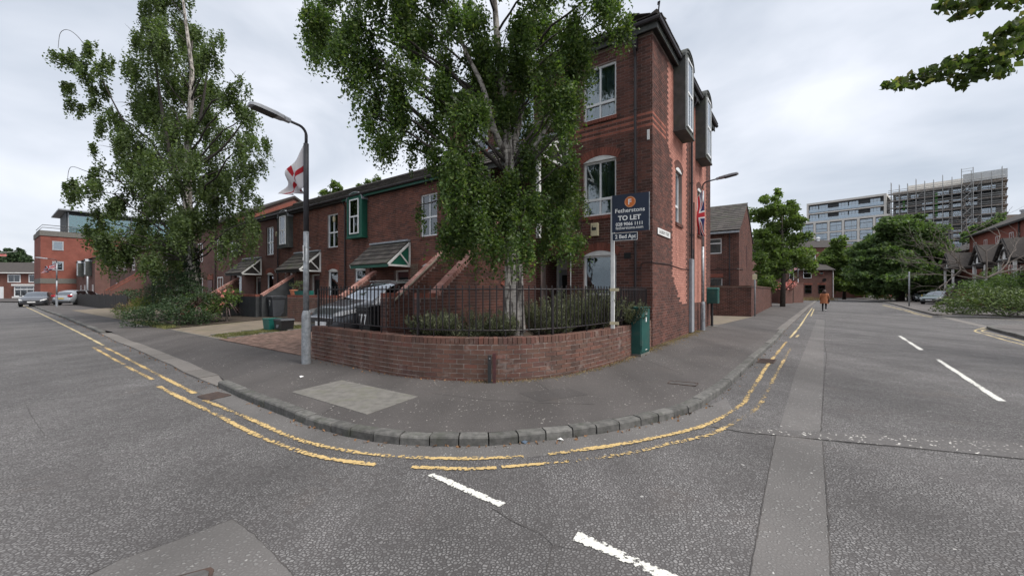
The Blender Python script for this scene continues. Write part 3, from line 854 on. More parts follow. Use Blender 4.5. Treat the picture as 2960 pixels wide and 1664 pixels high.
# block-paved drive: every block laid
items = []
cw, cl = 0.105, 0.21
yy = -5.95; r = 0
while yy < -0.3:
    xx = -10.55 + (0.105 if r % 2 else 0)
    while xx < -3.9:
        z = zg(yy) + .012 + random.uniform(-.003, .003)
        if not (xx > -5.0 and yy > -4.6): items.append(((xx + 7.6, yy + 4.0, z), (1,0,0), (0,1,0), (0,0,1), (cl - .008, cw - .008, .02), 0))
        xx += cl
    yy += cw; r += 1
drv = sheet("drive", [tuple(Vector((x + 7.6, y + 4.0, zg(y) + .009))) for x, y in ((-10.6,-5.95),(-3.9,-5.95),(-3.9,-.3),(-10.6,-.3))], 'soil')
drv.location = W(-7.6, -4.0, 0); drv.rotation_euler = (0, 0, TH)
pieces(drv, "paving_block", items, ['block_paving'], 300, "paving_blocks")
# edging stones
def edging(x0, y0, x1, y1, m='concrete', h=.05, w=.06, name="edging_stone"):
    p, q = W(x0, y0), W(x1, y1); L = (q - p).length; n = max(1, round(L / .9))
    rz = math.atan2(q.y - p.y, q.x - p.x)
    for i in range(n):
        c = p.lerp(q, (i + .5) / n); yl = y0 + (y1 - y0) * (i + .5) / n
        mb = MB(); mb.box(-L/n/2 + .006, L/n/2 - .006, -w/2, w/2, -.05, h)
        mb.build(name, m, pavement, loc=(c.x, c.y, zg(yl)), rz=rz + random.uniform(-.01, .01), bevel=.008)
edging(-15.9, -5.95, -3.95, -5.95, h=.012)
edging(-12.0, -5.8, -12.0, -2.4, h=.03)
edging(-10.65, -5.8, -10.65, -2.4, h=.03)
# ================================================================== building kit (house frame coordinates)
ORG = {}
def ht(name, label, cat, x, y, z=0.0, group=None):
    t = hthing(name, label, cat, x, y, z, group); ORG[t.name] = (x, y, z); return t
def org(t):
    while t.name not in ORG and t.parent: t = t.parent
    return ORG.get(t.name, (0, 0, 0))
def part(t, name, mb, mats, smooth=None, bevel=0, parent=None):
    return mb.build(name, mats, parent or t, org(t), smooth, bevel=bevel)
def canon(mb, axis, c, out):
    """(s, d inward, z) -> house frame"""
    if axis == 'x': mb.v = [(s, c - out * d, z) for s, d, z in mb.v]
    else: mb.v = [(c - out * d, s, z) for s, d, z in mb.v]
    return mb
def wall_boxes(mb, s0, s1, z0, z1, ops, thick, d0=0.0):
    br = sorted({s0, s1} | {min(max(o[k], s0), s1) for o in ops for k in (0, 1)})
    for a, b_ in zip(br, br[1:]):
        if b_ - a < 1e-4: continue
        mid = (a + b_) / 2
        cuts = sorted((max(o[2], z0), min(o[3], z1)) for o in ops if o[0] < mid < o[1])
        z = z0
        for c0_, c1_ in cuts:
            if c0_ > z + 1e-4: mb.box(a, b_, d0, d0 + thick, z, c0_)
            z = max(z, c1_)
        if z < z1 - 1e-4: mb.box(a, b_, d0, d0 + thick, z, z1)
def brick_items(t, axis, c, out, s0, s1, z0, z1, ops, colorfn=None, proud=.006, course=.075):
    ox, oy, oz = org(t); items = []
    nz = int((z1 - z0) / course + .35)
    u, v = ((1,0,0), (0,1,0)) if axis == 'x' else ((0,1,0), (-1,0,0))
    for k in range(nz):
        za = z0 + k * course; zc = za + course / 2
        segs = [(s0, s1)]
        for o in ops:
            if o[2] - .01 < zc < o[3] + .01:
                new = []
                for a, b_ in segs:
                    if o[1] <= a or o[0] >= b_: new.append((a, b_)); continue
                    if o[0] > a + .02: new.append((a, o[0]))
                    if o[1] < b_ - .02: new.append((o[1], b_))
                segs = new
        for a, b_ in segs:
            # stretcher bond on a common grid
            g0 = s0 + (-.1125 if k % 2 else 0)
            i0 = math.floor((a - g0) / .225)
            s = g0 + i0 * .225
            while s < b_ - .02:
                l, r = max(s, a), min(s + .225, b_)
                if r - l > .035:
                    sc = (l + r) / 2; m = colorfn(sc, zc, k) if colorfn else 0
                    d = -proud + .01 + random.uniform(-.0015, .0015)
                    p = (sc - ox, c - out * d - oy, zc - oz) if axis == 'x' else (c - out * d - ox, sc - oy, zc - oz)
                    items.append((p, u, v, (0,0,1), (r - l - .010, .02, course - .010), m))
                s += .225
    return items
def arch(t, axis, c, out, s0, s1, z, rise=.13, h=.215, m='brick_arch', board=True, wob=.016):
    """segmental brick arch over a window head, white infill board below it"""
    ox, oy, oz = org(t); w_ = s1 - s0; hc = w_ / 2
    R = (hc * hc + rise * rise) / (2 * rise); cz = z + rise - R; sm = (s0 + s1) / 2
    ph = math.asin(hc / R) * 1.10
    n = max(6, round(2 * ph * (R + h / 2) / .078)); items = []
    for i in range(n):
        a = -ph + 2 * ph * (i + .5) / n
        s = sm + math.sin(a) * (R + h / 2); zz = cz + math.cos(a) * (R + h / 2)
        if axis == 'x':
            p = (s - ox, c + out * wob - out * .011 - oy, zz - oz); tu = (math.cos(a), 0, -math.sin(a)); tn = (math.sin(a), 0, math.cos(a)); v = (0, 1, 0)
        else:
            p = (c + out * wob - out * .011 - ox, s - oy, zz - oz); tu = (0, math.cos(a), -math.sin(a)); tn = (0, math.sin(a), math.cos(a)); v = (-1, 0, 0)
        items.append((p, tu, v, tn, (2 * ph * (R + h/2) / n - .008, .022, h), 0))
    if m == 'stuff': return
    pieces(t, "arch_brick", items, [m], 60)
    if board:
        poly = [(s0, z - .005)] + [(sm + math.sin(a) * (R - .002), cz + math.cos(a) * (R - .002)) for a in [-math.asin(hc/R) + 2*math.asin(hc/R)*k/10 for k in range(11)]] + [(s1, z - .005)]
        mb = MB(); mb.prism([(p[0], p[1]) for p in poly], 'y', -.009, .02)
        part(t, "arch_board", canon(mb, axis, c, out), 'white_paint')
def sill(t, axis, c, out, s0, s1, z, m='brick_arch'):
    ox, oy, oz = org(t); n = round((s1 - s0 + .06) / .075); w_ = (s1 - s0 + .06) / n; items = []
    u, v = ((1,0,0), (0,1,0)) if axis == 'x' else ((0,1,0), (-1,0,0))
    for i in range(n):
        s = s0 - .03 + (i + .5) * w_
        p = (s - ox, c + out * .012 - oy, z - .055 - oz) if axis == 'x' else (c + out * .012 - ox, s - oy, z - .055 - oz)
        items.append((p, u, v, (0,0,1), (w_ - .009, .07, .10), 0))
    pieces(t, "sill_brick", items, [m], 60)
def window(t, axis, c, out, s0, s1, z0, z1, cols=(.5,), rows=(.4,), curtain=None, set_=.055, fr=.055, frame='upvc', blind_z=None, glass='glass', simple=False, colrow=None):
    mb = MB(); d0, d1 = set_, set_ + .06
    mb.box(s0, s0 + fr, d0, d1, z0, z1); mb.box(s1 - fr, s1, d0, d1, z0, z1)
    mb.box(s0 + fr, s1 - fr, d0, d1, z0, z0 + fr); mb.box(s0 + fr, s1 - fr, d0, d1, z1 - fr, z1)
    zr = [z0 + fr] + [z0 + (z1 - z0) * r for r in rows] + [z1 - fr]
    sc = [s0 + fr] + [s0 + (s1 - s0) * r for r in cols] + [s1 - fr]
    for r in zr[1:-1]: mb.box(s0 + fr, s1 - fr, d0 - .008, d1, r - fr * .6, r + fr * .6)
    for q in sc[1:-1]: mb.box(q - .022, q + .022, d0 + .004, d1, z0 + fr, z1 - fr)
    w_ = part(t, "window", canon(mb, axis, c, out), frame)
    for a, b_ in zip(sc, sc[1:]):
        for e_, f_ in zip(zr, zr[1:]):
            p = MB(); p.box(a, b_, d0 + .035, d0 + .041, e_, f_)
            part(t, "pane", canon(p, axis, c, out), glass, parent=w_)
    if simple:
        p = MB(); p.box(s0, s1, d1 + .05, d1 + .06, z0, z1); part(t, "interior", canon(p, axis, c, out), curtain or 'interior', parent=w_); return w_
    p = MB(); p.box(s0 - .1, s1 + .1, .62, .66, z0 - .2, z1 + .2)
    p.box(s0 - .1, s0 - .08, .3, .62, z0 - .2, z1 + .2); p.box(s1 + .08, s1 + .1, .3, .62, z0 - .2, z1 + .2)
    part(t, "interior", canon(p, axis, c, out), 'interior', parent=w_)
    if curtain:
        n = 26; vs_, fs_ = [], []
        za = blind_z if blind_z is not None else z0 + .03
        for i in range(n + 1):
            s = s0 + .03 + (s1 - s0 - .06) * i / n; d = d1 + .07 + .02 * math.sin(i * 1.9) + (.02 if i % 2 else 0)
            vs_ += [(s, d, za), (s, d, z1 - .02)]
            if i: k = 2*i; fs_.append((k-2, k, k+1, k-1))
        p = MB(); p.add(vs_, fs_); part(t, "curtain", canon(p, axis, c, out), curtain, parent=w_)
    return w_
def oriel(t, axis, c, out, s0, s1, z0, z1, body, proj=.26, win=(.2, .8), curtain='curtain', cap='lead'):
    w_ = s1 - s0; sm = (s0 + s1) / 2; rz = .34; zs = z1 - rz
    def outline(e=0.0): return [(s0 - e, z0 - e), (s1 + e, z0 - e), (s1 + e, zs)] + [(sm + (w_/2 + e) * math.cos(a), zs + (rz + e) * math.sin(a)) for a in [math.pi * k / 14 for k in range(1, 14)]] + [(s0 - e, zs)]
    mb = MB(); mb.prism(outline(), 'y', -proj, .12)
    o = part(t, "oriel", canon(mb, axis, c, out), body)
    # raised surround and sheet-lead hood running back to the roof
    ou, inn = outline(.0), [(sm + (x - sm) * .80, z0 + .09 + (z - z0) * (1 - .13 / (z1 - z0))) for x, z in outline(0)]
    mb = MB(); n = len(ou)
    vs_ = [(x, -proj - .03, z) for x, z in ou] + [(x, -proj - .03, z) for x, z in inn] + [(x, -proj - .002, z) for x, z in ou] + [(x, -proj - .002, z) for x, z in inn]
    fs_ = []
    for i in range(n):
        j = (i + 1) % n
        fs_ += [(i, j, n+j, n+i), (2*n+i, 2*n+j, j, i), (n+i, n+j, 3*n+j, 3*n+i)]
    mb.add(vs_, fs_); part(t, "surround", canon(mb, axis, c, out), body, parent=o)
    mb = MB(); a_ = [math.pi * k / 12 for k in range(13)]
    vs_ = []
    for d in (-proj - .05, .9):
        for r in (.012, .045): vs_ += [(sm + (w_/2 + r) * math.cos(a), d, zs + (rz + r) * math.sin(a)) for a in a_]
    fs_ = []
    for i in range(12):
        fs_ += [(13+i, 13+i+1, 39+i+1, 39+i), (i, i+1, 13+i+1, 13+i), (26+i+1, 26+i, 39+i, 39+i+1)]
    mb.add(vs_, fs_); part(t, "hood", canon(mb, axis, c, out), cap, parent=o)
    mb = MB(); mb.box(s0 - .03, s1 + .03, -proj - .05, 0, z0 - .035, z0 + .03); part(t, "base_board", canon(mb, axis, c, out), body, parent=o)
    a, b_ = s0 + w_ * win[0], s0 + w_ * win[1]
    mb = MB(); mb.box(a + .02, b_ - .02, -proj - .006, -proj - .003, z0 + .17, zs); part(t, "curtain", canon(mb, axis, c, out), curtain, parent=o)
    f = MB(); fr = .05; za, zb = z0 + .15, zs + .06
    f.box(a, a + fr, -proj - .055, -proj - .01, za, zb); f.box(b_ - fr, b_, -proj - .055, -proj - .01, za, zb)
    f.box(a + fr, b_ - fr, -proj - .055, -proj - .01, za, za + fr); f.box(a + fr, b_ - fr, -proj - .055, -proj - .01, zb - fr, zb)
    zm = za + (zb - za) * .5; f.box(a + fr, b_ - fr, -proj - .06, -proj - .01, zm - .03, zm + .03); f.box((a+b_)/2 - .02, (a+b_)/2 + .02, -proj - .05, -proj - .01, za + fr, zm)
    fo = part(t, "window_frame", canon(f, axis, c, out), 'upvc', parent=o)
    for q0, q1, e0, e1 in ((a + fr, (a+b_)/2, za + fr, zm), ((a+b_)/2, b_ - fr, za + fr, zm), (a + fr, b_ - fr, zm, zb - fr)):
        p = MB(); p.box(q0, q1, -proj - .035, -proj - .03, e0, e1); part(t, "pane", canon(p, axis, c, out), 'glass', parent=o)
    return o
def downpipe(t, axis, c, out, s, z0, z1, hopper=False, r=.034, top_out=.22, m='pipe'):
    mb = MB(); d = -.07
    mb.tube([(s, -top_out, z1 + .12), (s, -top_out, z1), (s, d, z1 - .28), (s, d, z0)], r, 8)
    zz = z0 + .9
    while zz < z1 - .4: mb.tube([(s, d, zz), (s, d, zz + .05)], r * 1.35, 8); mb.box(s - .012, s + .012, d, .0, zz + .01, zz + .035); zz += 1.75
    if hopper: mb.prism([(s - .05, z1 - .1), (s + .05, z1 - .1), (s + .06, z1 + .3), (s - .06, z1 + .3)], 'y', d - .07, d + .06)
    return part(t, "downpipe", canon(mb, axis, c, out), m, smooth=False)
def tiles(t, p0, du, ds, nu, ns, wu, ws, cap, m='tile', name="roof_tile", thick=.022, mats=None):
    """lapped tiles: p0 eaves corner, du along the eaves, ds up the slope (unit vectors, house frame)"""
    ox, oy, oz = org(t); du = Vector(du); ds = Vector(ds); n = du.cross(ds).normalized(); items = []
    tilt = math.atan2(thick, ws * 1.15); c, s = math.cos(tilt), math.sin(tilt)
    d2 = ds * c - n * s; n2 = n * c + ds * s
    for j in range(ns):
        for i in range(nu):
            o = p0 + du * ((i + .5) * wu) + ds * ((j + .5) * ws) + n * (thick * .9 + random.uniform(-.003, .004))
            items.append(((o.x - ox, o.y - oy, o.z - oz), tuple(du), tuple(d2), tuple(n2), (wu - .006, ws * 1.12, thick), 0))
    pieces(t, name, items, [m], cap, name + "s")
def canopy(t, x0, x1, y1, proj, zr, ze, board, truss='white_paint', cap=60):
    """lean-to tiled porch roof against a wall at y1 with an open white truss at each end"""
    yf = y1 - proj; L = math.hypot(proj, zr - ze)
    ds = Vector((0, proj / L, (zr - ze) / L))
    mb = MB(); mb.prism([(yf, ze - .02), (y1, zr - .02), (y1, zr - .07), (yf, ze - .07)], 'x', x0, x1)
    o = part(t, "porch_roof", mb, 'dark_wood')
    cols_ = max(4, round((x1 - x0) / .33)); rows_ = 5
    tiles(t, Vector((x0, yf - .06, ze - .05)), (1,0,0), ds, cols_, rows_, (x1 - x0) / cols_, (L + .05) / rows_, cap, name="porch_tile", thick=.03)
    mb = MB(); mb.box(x0 - .02, x1 + .02, y1 - .16, y1, zr - .02, zr + .05); part(t, "flashing", mb, 'lead')
    mb = MB(); mb.box(x0, x1, yf - .03, yf, ze - .17, ze - .03); part(t, "porch_fascia", mb, board)
    for x, s in ((x1, 1), (x0, -1)):
        xa, xb = (x, x + .05) if s > 0 else (x - .05, x)
        def bar(p, q, w_):
            d = Vector((0, q[0] - p[0], q[1] - p[1])).normalized(); nn = Vector((0, -d.z, d.y)) * w_ / 2
            return [(p[0] + nn.y, p[1] + nn.z), (q[0] + nn.y, q[1] + nn.z), (q[0] - nn.y, q[1] - nn.z), (p[0] - nn.y, p[1] - nn.z)]
        mb = MB()
        mb.box(xa, xb, yf - .02, y1 - .02, ze - .14, ze - .07)
        mb.box(xa, xb, y1 - .09, y1 - .02, ze - .07, zr - .06)
        mb.prism(bar((yf - .04, ze - .08), (y1 - .04, zr - .09), .075), 'x', xa, xb)
        mb.prism(bar((yf + proj * .50, ze + .36), (y1 - .06, ze - .09), .055), 'x', xa + .006, xb - .006)
        part(t, "truss", mb, truss)
        mb = MB(); mb.prism([(yf + .05, ze - .07), (y1 - .1, ze - .07), (y1 - .1, zr - .14)], 'x', (xa + xb)/2 - .012, (xa + xb)/2 - .006)
        part(t, "infill_panel", mb, board if board == 'green_paint' else 'dark_wood')
    return o
def sloping_wall(t, x0, x1, y0, y1, z0, z1, zb, flat=.0, m='brick_dark', side_bricks=True, cap=80, body='mortar', copm='brick_coping'):
    """brick screen or stair wall with a raking brick-on-edge coping (runs along y)"""
    ox, oy, oz = org(t)
    ch = .105
    poly = [(y0 - flat, zb), (y1, zb), (y1, z1 - ch), (y0, z0 - ch), (y0 - flat, z0 - ch)]
    if flat == 0: poly.pop()
    mb = MB(); mb.prism(poly, 'x', x0, x1); part(t, "wall_core", mb, body)
    if side_bricks:
        items = []
        sl = (z1 - z0) / (y1 - y0)
        nz = int((max(z0, z1) - ch - zb) / .075)
        for k in range(nz):
            zc = zb + (k + .5) * .075
            ys = y0 - flat; ye = y1
            if zc + .035 > z0 - ch:
                ys = y0 + (zc + .035 - (z0 - ch)) / sl
            a = ys
            if ye - a < .06: continue
            g0 = y1 - math.ceil((y1 - a) / .225 + 1) * .225 + (.1125 if k % 2 else 0); s = g0
            while s < ye - .02:
                l, r = max(s, a), min(s + .225, ye)
                if r - l > .04:
                    for xx, sg in ((x1, 1), (x0, -1)):
                        items.append(((xx - sg * .004 - ox, (l + r)/2 - oy, zc - oz), (0,1,0), (-1,0,0), (0,0,1), (r - l - .01, .02, .065), 0))
                s += .225
            if zc + .035 <= z0 - ch:
                items.append((((x0+x1)/2 - ox, y0 - flat + .004 - oy, zc - oz), (1,0,0), (0,1,0), (0,0,1), (x1 - x0 - .004, .02, .065), 0))
        pieces(t, "brick", items, [m], cap, "brickwork")
    items = []
    L = math.hypot(y1 - y0, z1 - z0); n = round(L / .075); d = Vector((0, (y1 - y0)/L, (z1 - z0)/L)); nn = Vector((0, -d.z, d.y))
    for i in range(n):
        p = Vector(((x0+x1)/2, y0, z0)) + d * ((i + .5) * L / n) - nn * (ch / 2)
        items.append(((p.x - ox, p.y - oy, p.z - oz), (1,0,0), tuple(d), tuple(nn), (x1 - x0 + .012, L / n - .014, ch), 0))
    nf = round(flat / .075)
    for i in range(nf):
        items.append((((x0+x1)/2 - ox, y0 - flat + (i + .5) * flat / nf - oy, z0 - ch/2 - oz), (1,0,0), (0,1,0), (0,0,1), (x1 - x0 + .012, flat/nf - .008, ch), 1))
    pieces(t, "coping_brick", items, [copm, 'brick_arch'], 90, "coping_bricks")

# ================================================================== corner block
t = ht("corner_building", "three-storey dark brick corner block with red brick bands behind the birch", "building", -3.6, 3.9)
XL, DP, EV = -7.25, 7.84, 8.2
FO = [(-1.925,-.965,1.03,2.53), (-1.925,-.965,3.63,5.15), (-1.925,-.965,6.30,7.78), (-3.35,-2.45,.2,2.62), (-4.6,-3.76,2.95,5.05), (-6.4,-5.45,3.63,5.15), (-6.4,-5.45,6.30,7.78), (-4.5,-3.6,6.30,7.78)]
GO = [(2.25,3.04,3.62,5.22), (5.3,6.06,3.62,5.22)]
mb = MB(); wall_boxes(mb, XL, -.001, 0, EV, FO, .28); canon(mb, 'x', 0, -1)
m2 = MB(); wall_boxes(m2, .28, DP, 0, EV, GO, .28); canon(m2, 'y', 0, 1)
mb.add(m2.v, m2.f)
mb.box(XL, XL + .28, .28, DP - .28, 0, EV); mb.box(XL, -.28, DP - .28, DP, 0, EV)
part(t, "wall_core", mb, 'mortar')
BANDS = [6.085, 5.935, 5.785]
def front_col(s, z, k): return 1 if any(abs(z - b_) < .038 for b_ in BANDS) else 0
def gable_col(y, z, k):
    tooth = .056 if k % 2 else -.056
    lim = 1.33 if z > 5.75 else (1.33 + (5.75 - z) * 1.2 if z > 5.3 else 1.87)
    if z < 2.0: lim = 1.87 + (2.0 - z) * 1.25
    panel1 = lim + tooth < y < 3.75 + tooth
    panel2 = 4.5 + tooth < y < 6.85 - tooth
    if z > 1.09 and (panel1 or panel2): return 2
    if any(abs(z - b_) < .038 for b_ in BANDS) and y < lim: return 1
    return 0
items = brick_items(t, 'x', 0, -1, XL, 0.004, .0, EV - .1, FO, front_col)
items += brick_items(t, 'y', 0, 1, .004, DP, .0, EV - .1, GO, gable_col)
ox, oy, oz = org(t)
# nearest bricks that the photograph shows clearly: right-hand part of the front and the street gable
def vis(it):
    x, y, z = it[0][0] + ox, it[0][1] + oy, it[0][2]
    p = W(x, y); d = math.hypot(p.x, p.y, z - CAMZ)
    return d + (30 if (x < -2.2) or (z < 1.5 and y < .5) else 0)
pieces(t, "brick", items, ['brick_dark', 'brick_band', 'brick_red'], 300, "brickwork", key=vis)
for z0, z1, cu in ((1.03,2.53,None),(3.63,5.15,'curtain_dark'),(6.30,7.78,'curtain_dark')):
    rows = (.30,) if z0 > 3 else (.28,)
    window(t, 'x', 0, -1, -1.925, -.965, z0, z1, (.5,) if z0 > 3 else (), rows, cu)
    sill(t, 'x', 0, -1, -1.925, -.965, z0)
for z in (2.53, 5.15): arch(t, 'x', 0, -1, -1.925, -.965, z)
for x0, x1, z0, z1 in ((-6.4,-5.45,3.63,5.15), (-6.4,-5.45,6.3,7.78), (-4.5,-3.6,6.3,7.78)):
    window(t, 'x', 0, -1, x0, x1, z0, z1, (.5,), (.3,), 'curtain'); sill(t, 'x', 0, -1, x0, x1, z0)
arch(t, 'x', 0, -1, -6.4, -5.45, 5.15); arch(t, 'x', 0, -1, -3.45, -2.35, 2.62, board=False); arch(t, 'x', 0, -1, -4.6, -3.76, 5.05)
for y0, y1 in ((2.25,3.04), (5.3,6.06)):
    window(t, 'y', 0, 1, y0, y1, 3.62, 5.22, (), (.35,), None, set_=.10); arch(t, 'y', 0, 1, y0, y1, 5.22, rise=.12, m='brick_dark'); sill(t, 'y', 0, 1, y0, y1, 3.62, 'brick_dark')
for y0 in (2.0, 5.0): oriel(t, 'y', 0, 1, y0, y0 + 1.12, 6.27, 8.72, 'grey_board', .31, curtain='curtain', cap='grey_board')
# recessed ground-floor door
mb = MB(); mb.box(-3.35, -3.33, .28, 1.0, .2, 2.62); mb.box(-2.47, -2.45, .28, 1.0, .2, 2.62); mb.box(-3.33, -2.47, .28, 1.0, 2.60, 2.62); mb.box(-3.35, -2.45, .0, 1.0, .1, .2)
part(t, "porch_lining", mb, 'brick_far')
mb = MB(); mb.box(-3.33, -3.25, .92, .98, .2, 2.58); mb.box(-2.56, -2.47, .92, .98, .2, 2.58); mb.box(-3.25, -2.56, .92, .98, 2.22, 2.58); mb.box(-3.33,-2.47,.985,1.0,.2,2.6)
part(t, "door_frame", mb, 'upvc')
mb = MB(); mb.box(-3.25, -2.56, .94, .98, .2, 2.22); d_ = part(t, "door", mb, 'door_grey')
for z0, z1 in ((.35,.95), (1.2,2.05)):
    mb = MB(); mb.box(-3.13, -2.68, .925, .94, z0, z1); part(t, "door_panel", mb, 'door_grey' if z0 < 1 else 'interior', parent=d_)
mb = MB(); mb.box(-3.03, -2.78, .92, .94, 1.03, 1.09); part(t, "letter_plate", mb, 'black_plastic', parent=d_)
mb = MB(); mb.box(-4.6, -3.76, .2, .24, 2.95, 5.05); part(t, "door", mb, 'door_red')
downpipe(t, 'x', 0, -1, -.42, .1, 7.9, hopper=True)
downpipe(t, 'y', 0, 1, 4.12, 2.5, 7.9)
downpipe(t, 'x', 0, -1, -2.30, .3, 2.9, r=.016, top_out=.07, m='white_paint')
# eaves, gutters, hipped roof
ov = .13
mb = MB()
mb.box(XL, ov, -ov, -.002, EV - .02, EV + .02); mb.box(.002, ov, 0, DP + ov, EV - .02, EV + .02)
part(t, "soffit", mb, 'dark_wood')
mb = MB(); mb.box(XL, ov + .03, -ov - .03, -ov, EV - .06, EV + .20); mb.box(ov, ov + .03, -ov, DP + ov, EV - .06, EV + .20)
part(t, "fascia", mb, 'grey_board')
mb = MB(); mb.tube([(XL, -ov - .095, EV + .14), (ov + .095, -ov - .095, EV + .14), (ov + .095, DP + ov, EV + .14)], .065, 8); part(t, "gutter", mb, 'pipe')
rz, hy = EV + 1.75, DP / 2
mb = MB()
e0, e1, e2, e3 = (ov, -ov, EV + .19), (ov, DP + ov, EV + .19), (XL, DP + ov, EV + .19), (XL, -ov, EV + .19)
r1, r2 = (ov - hy - ov, hy, rz), (XL, hy, rz)
mb.add([e0, e1, e2, e3, r1, r2], [(3, 0, 4, 5), (0, 1, 4), (1, 2, 5, 4), (2, 3, 5), (0, 3, 2, 1)])
part(t, "roof", mb, 'tile')
ds = Vector((0, hy + ov, rz - EV - .19)).normalized()
tiles(t, Vector((XL, -ov - .12, EV + .20)), (1,0,0), ds, 26, 3, (ov + .06 - XL) / 26, .3, 60)
dg = Vector((-(hy + ov), 0, rz - EV - .19)).normalized()
tiles(t, Vector((ov + .12, -ov - .05, EV + .20)), (0,1,0), dg, 28, 3, (DP + 2*ov + .05) / 28, .3, 60)
mb = MB(); mb.tube([(ov + .02, -ov - .02, EV + .30), (r1[0], r1[1], rz + .1), (r2[0], r2[1], rz + .1)], .085, 7); part(t, "ridge_tiles", mb, 'tile')
mb = MB(); mb.tube([(ov + .08, -ov - .08, EV + .28), (ov + .10, -ov - .10, EV + .40), (ov + .12, -ov - .12, EV + .48), (ov + .07, -ov - .07, EV + .51), (ov + .06, -ov - .06, EV + .45)], .018, 6); part(t, "hip_iron", mb, 'iron')
# small fittings
mb = MB(); mb.box(-1.67, -1.45, -.10, -.007, 3.06, 3.42); o = part(t, "alarm_box", mb, 'cream', bevel=.012)
mb = MB(); mb.box(-1.63, -1.50, -.106, -.10, 3.22, 3.30); mb.box(-1.62,-1.60,-.106,-.10,3.30,3.345); part(t, "alarm_mark", mb, 'sign_black', parent=o)
mb = MB(); mb.box(-.13, -.07, -.03, -.007, 5.42, 5.68); part(t, "wall_plate", mb, 'sign_white')
mb = MB(); mb.box(-.74, -.56, -.02, -.007, 2.40, 2.56); part(t, "air_brick", mb, 'pipe')
mb = MB(); mb.box(-.74, -.56, -.025, -.020, 2.42, 2.54); part(t, "air_grille", mb, 'interior')
mb = MB(); mb.tube([(-.30, -.02, 2.1), (-.28, -.02, 2.24), (-.2, -.02, 2.28), (.02, -.02, 2.28), (.02, .06, 2.27), (.016, 1.5, 2.3), (.016, 3.0, 2.24), (.016, 4.1, 2.26)], .011, 5); part(t, "cable", mb, 'pipe')
mb = MB(); mb.box(.01, .10, 4.0, 4.36, .15, 2.62); part(t, "cable_cover", mb, 'lamp_grey', bevel=.006)
mb = MB(); mb.tube([(.06, 4.50, .2), (.06, 4.50, 4.6)], .022, 6); part(t, "conduit", mb, 'pipe')
mb = MB(); mb.box(.01, .06, 4.50, 4.56, 2.2, 3.0); part(t, "conduit_cover", mb, 'sign_white')
# canopy over the first-floor landing
canopy(t, -5.3, -2.45, 0, 1.5, 6.15, 5.2, 'grey_board')
mb = MB(); mb.box(-2.62, -2.52, -1.42, -1.32, 2.95, 5.1); mb.box(-5.22, -5.12, -1.42, -1.32, 2.95, 5.1); part(t, "porch_post", mb, 'white_paint')

# external stair up to the first-floor landing
t = ht("entrance_stair", "brick stair with raking brick copings up to the corner block", "stair", -4.2, -3.0, .1)
sl = math.tan(math.radians(39))
sloping_wall(t, -3.72, -3.5, -4.18, -1.45, 1.50, 1.50 + 2.73 * sl * .98, .1, flat=.45, cap=150)
sloping_wall(t, -4.86, -4.64, -4.18, -1.45, 1.50, 1.50 + 2.73 * sl * .98, .1, flat=.45, cap=100)
for i in range(14):
    y0 = -4.3 + i * .215
    mb = MB(); mb.box(-4.64, -3.72, y0, y0 + .27, .1 + i * .19, .3 + i * .197); part(t, "step", mb, 'concrete')
mb = MB(); mb.box(-4.64, -3.72, -1.45, -.002, 2.62, 2.93); part(t, "landing", mb, 'concrete')
for x0, x1 in ((-3.72, -3.5), (-4.86, -4.64)):
    mb = MB(); mb.box(x0, x1, -1.45, -.03, .1, 3.75); part(t, "landing_wall", mb, 'brick_far')
mb = MB(); mb.tube([(-4.58, -4.45, 1.32), (-4.58, -1.4, 1.32 + 3.05 * sl * .98)], .028, 8)
for k in (.1, .5, .9): mb.tube([(-4.58, -4.45 + 3.05*k, 1.30 + 3.05*k*sl*.98), (-4.66, -4.45 + 3.05*k, 1.26 + 3.05*k*sl*.98)], .012, 6)
part(t, "handrail", mb, 'trellis')
# arched store door under the stair
mb = MB(); mb.prism([(-1.68, .12), (-.93, .12), (-.93, 1.62)] + [(-1.305 + .375*math.cos(a), 1.62 + .17*math.sin(a)) for a in [math.pi*k/8 for k in range(1, 8)]] + [(-1.68, 1.62)], 'x', -3.5, -3.478); part(t, "store_door", mb, 'steel_dark')
ox, oy, oz = org(t); items = []
for i in range(10):
    a = math.pi * .12 + math.pi * .76 * (i + .5) / 10
    items.append(((-3.482 - ox, -1.305 + .47*math.cos(a) - oy, 1.58 + .30*math.sin(a) - oz), (0, -math.sin(a), math.cos(a)), (-1,0,0), (0, math.cos(a), math.sin(a)), (.085, .03, .2), 0))
pieces(t, "arch_brick", items, ['brick_arch'], 20)

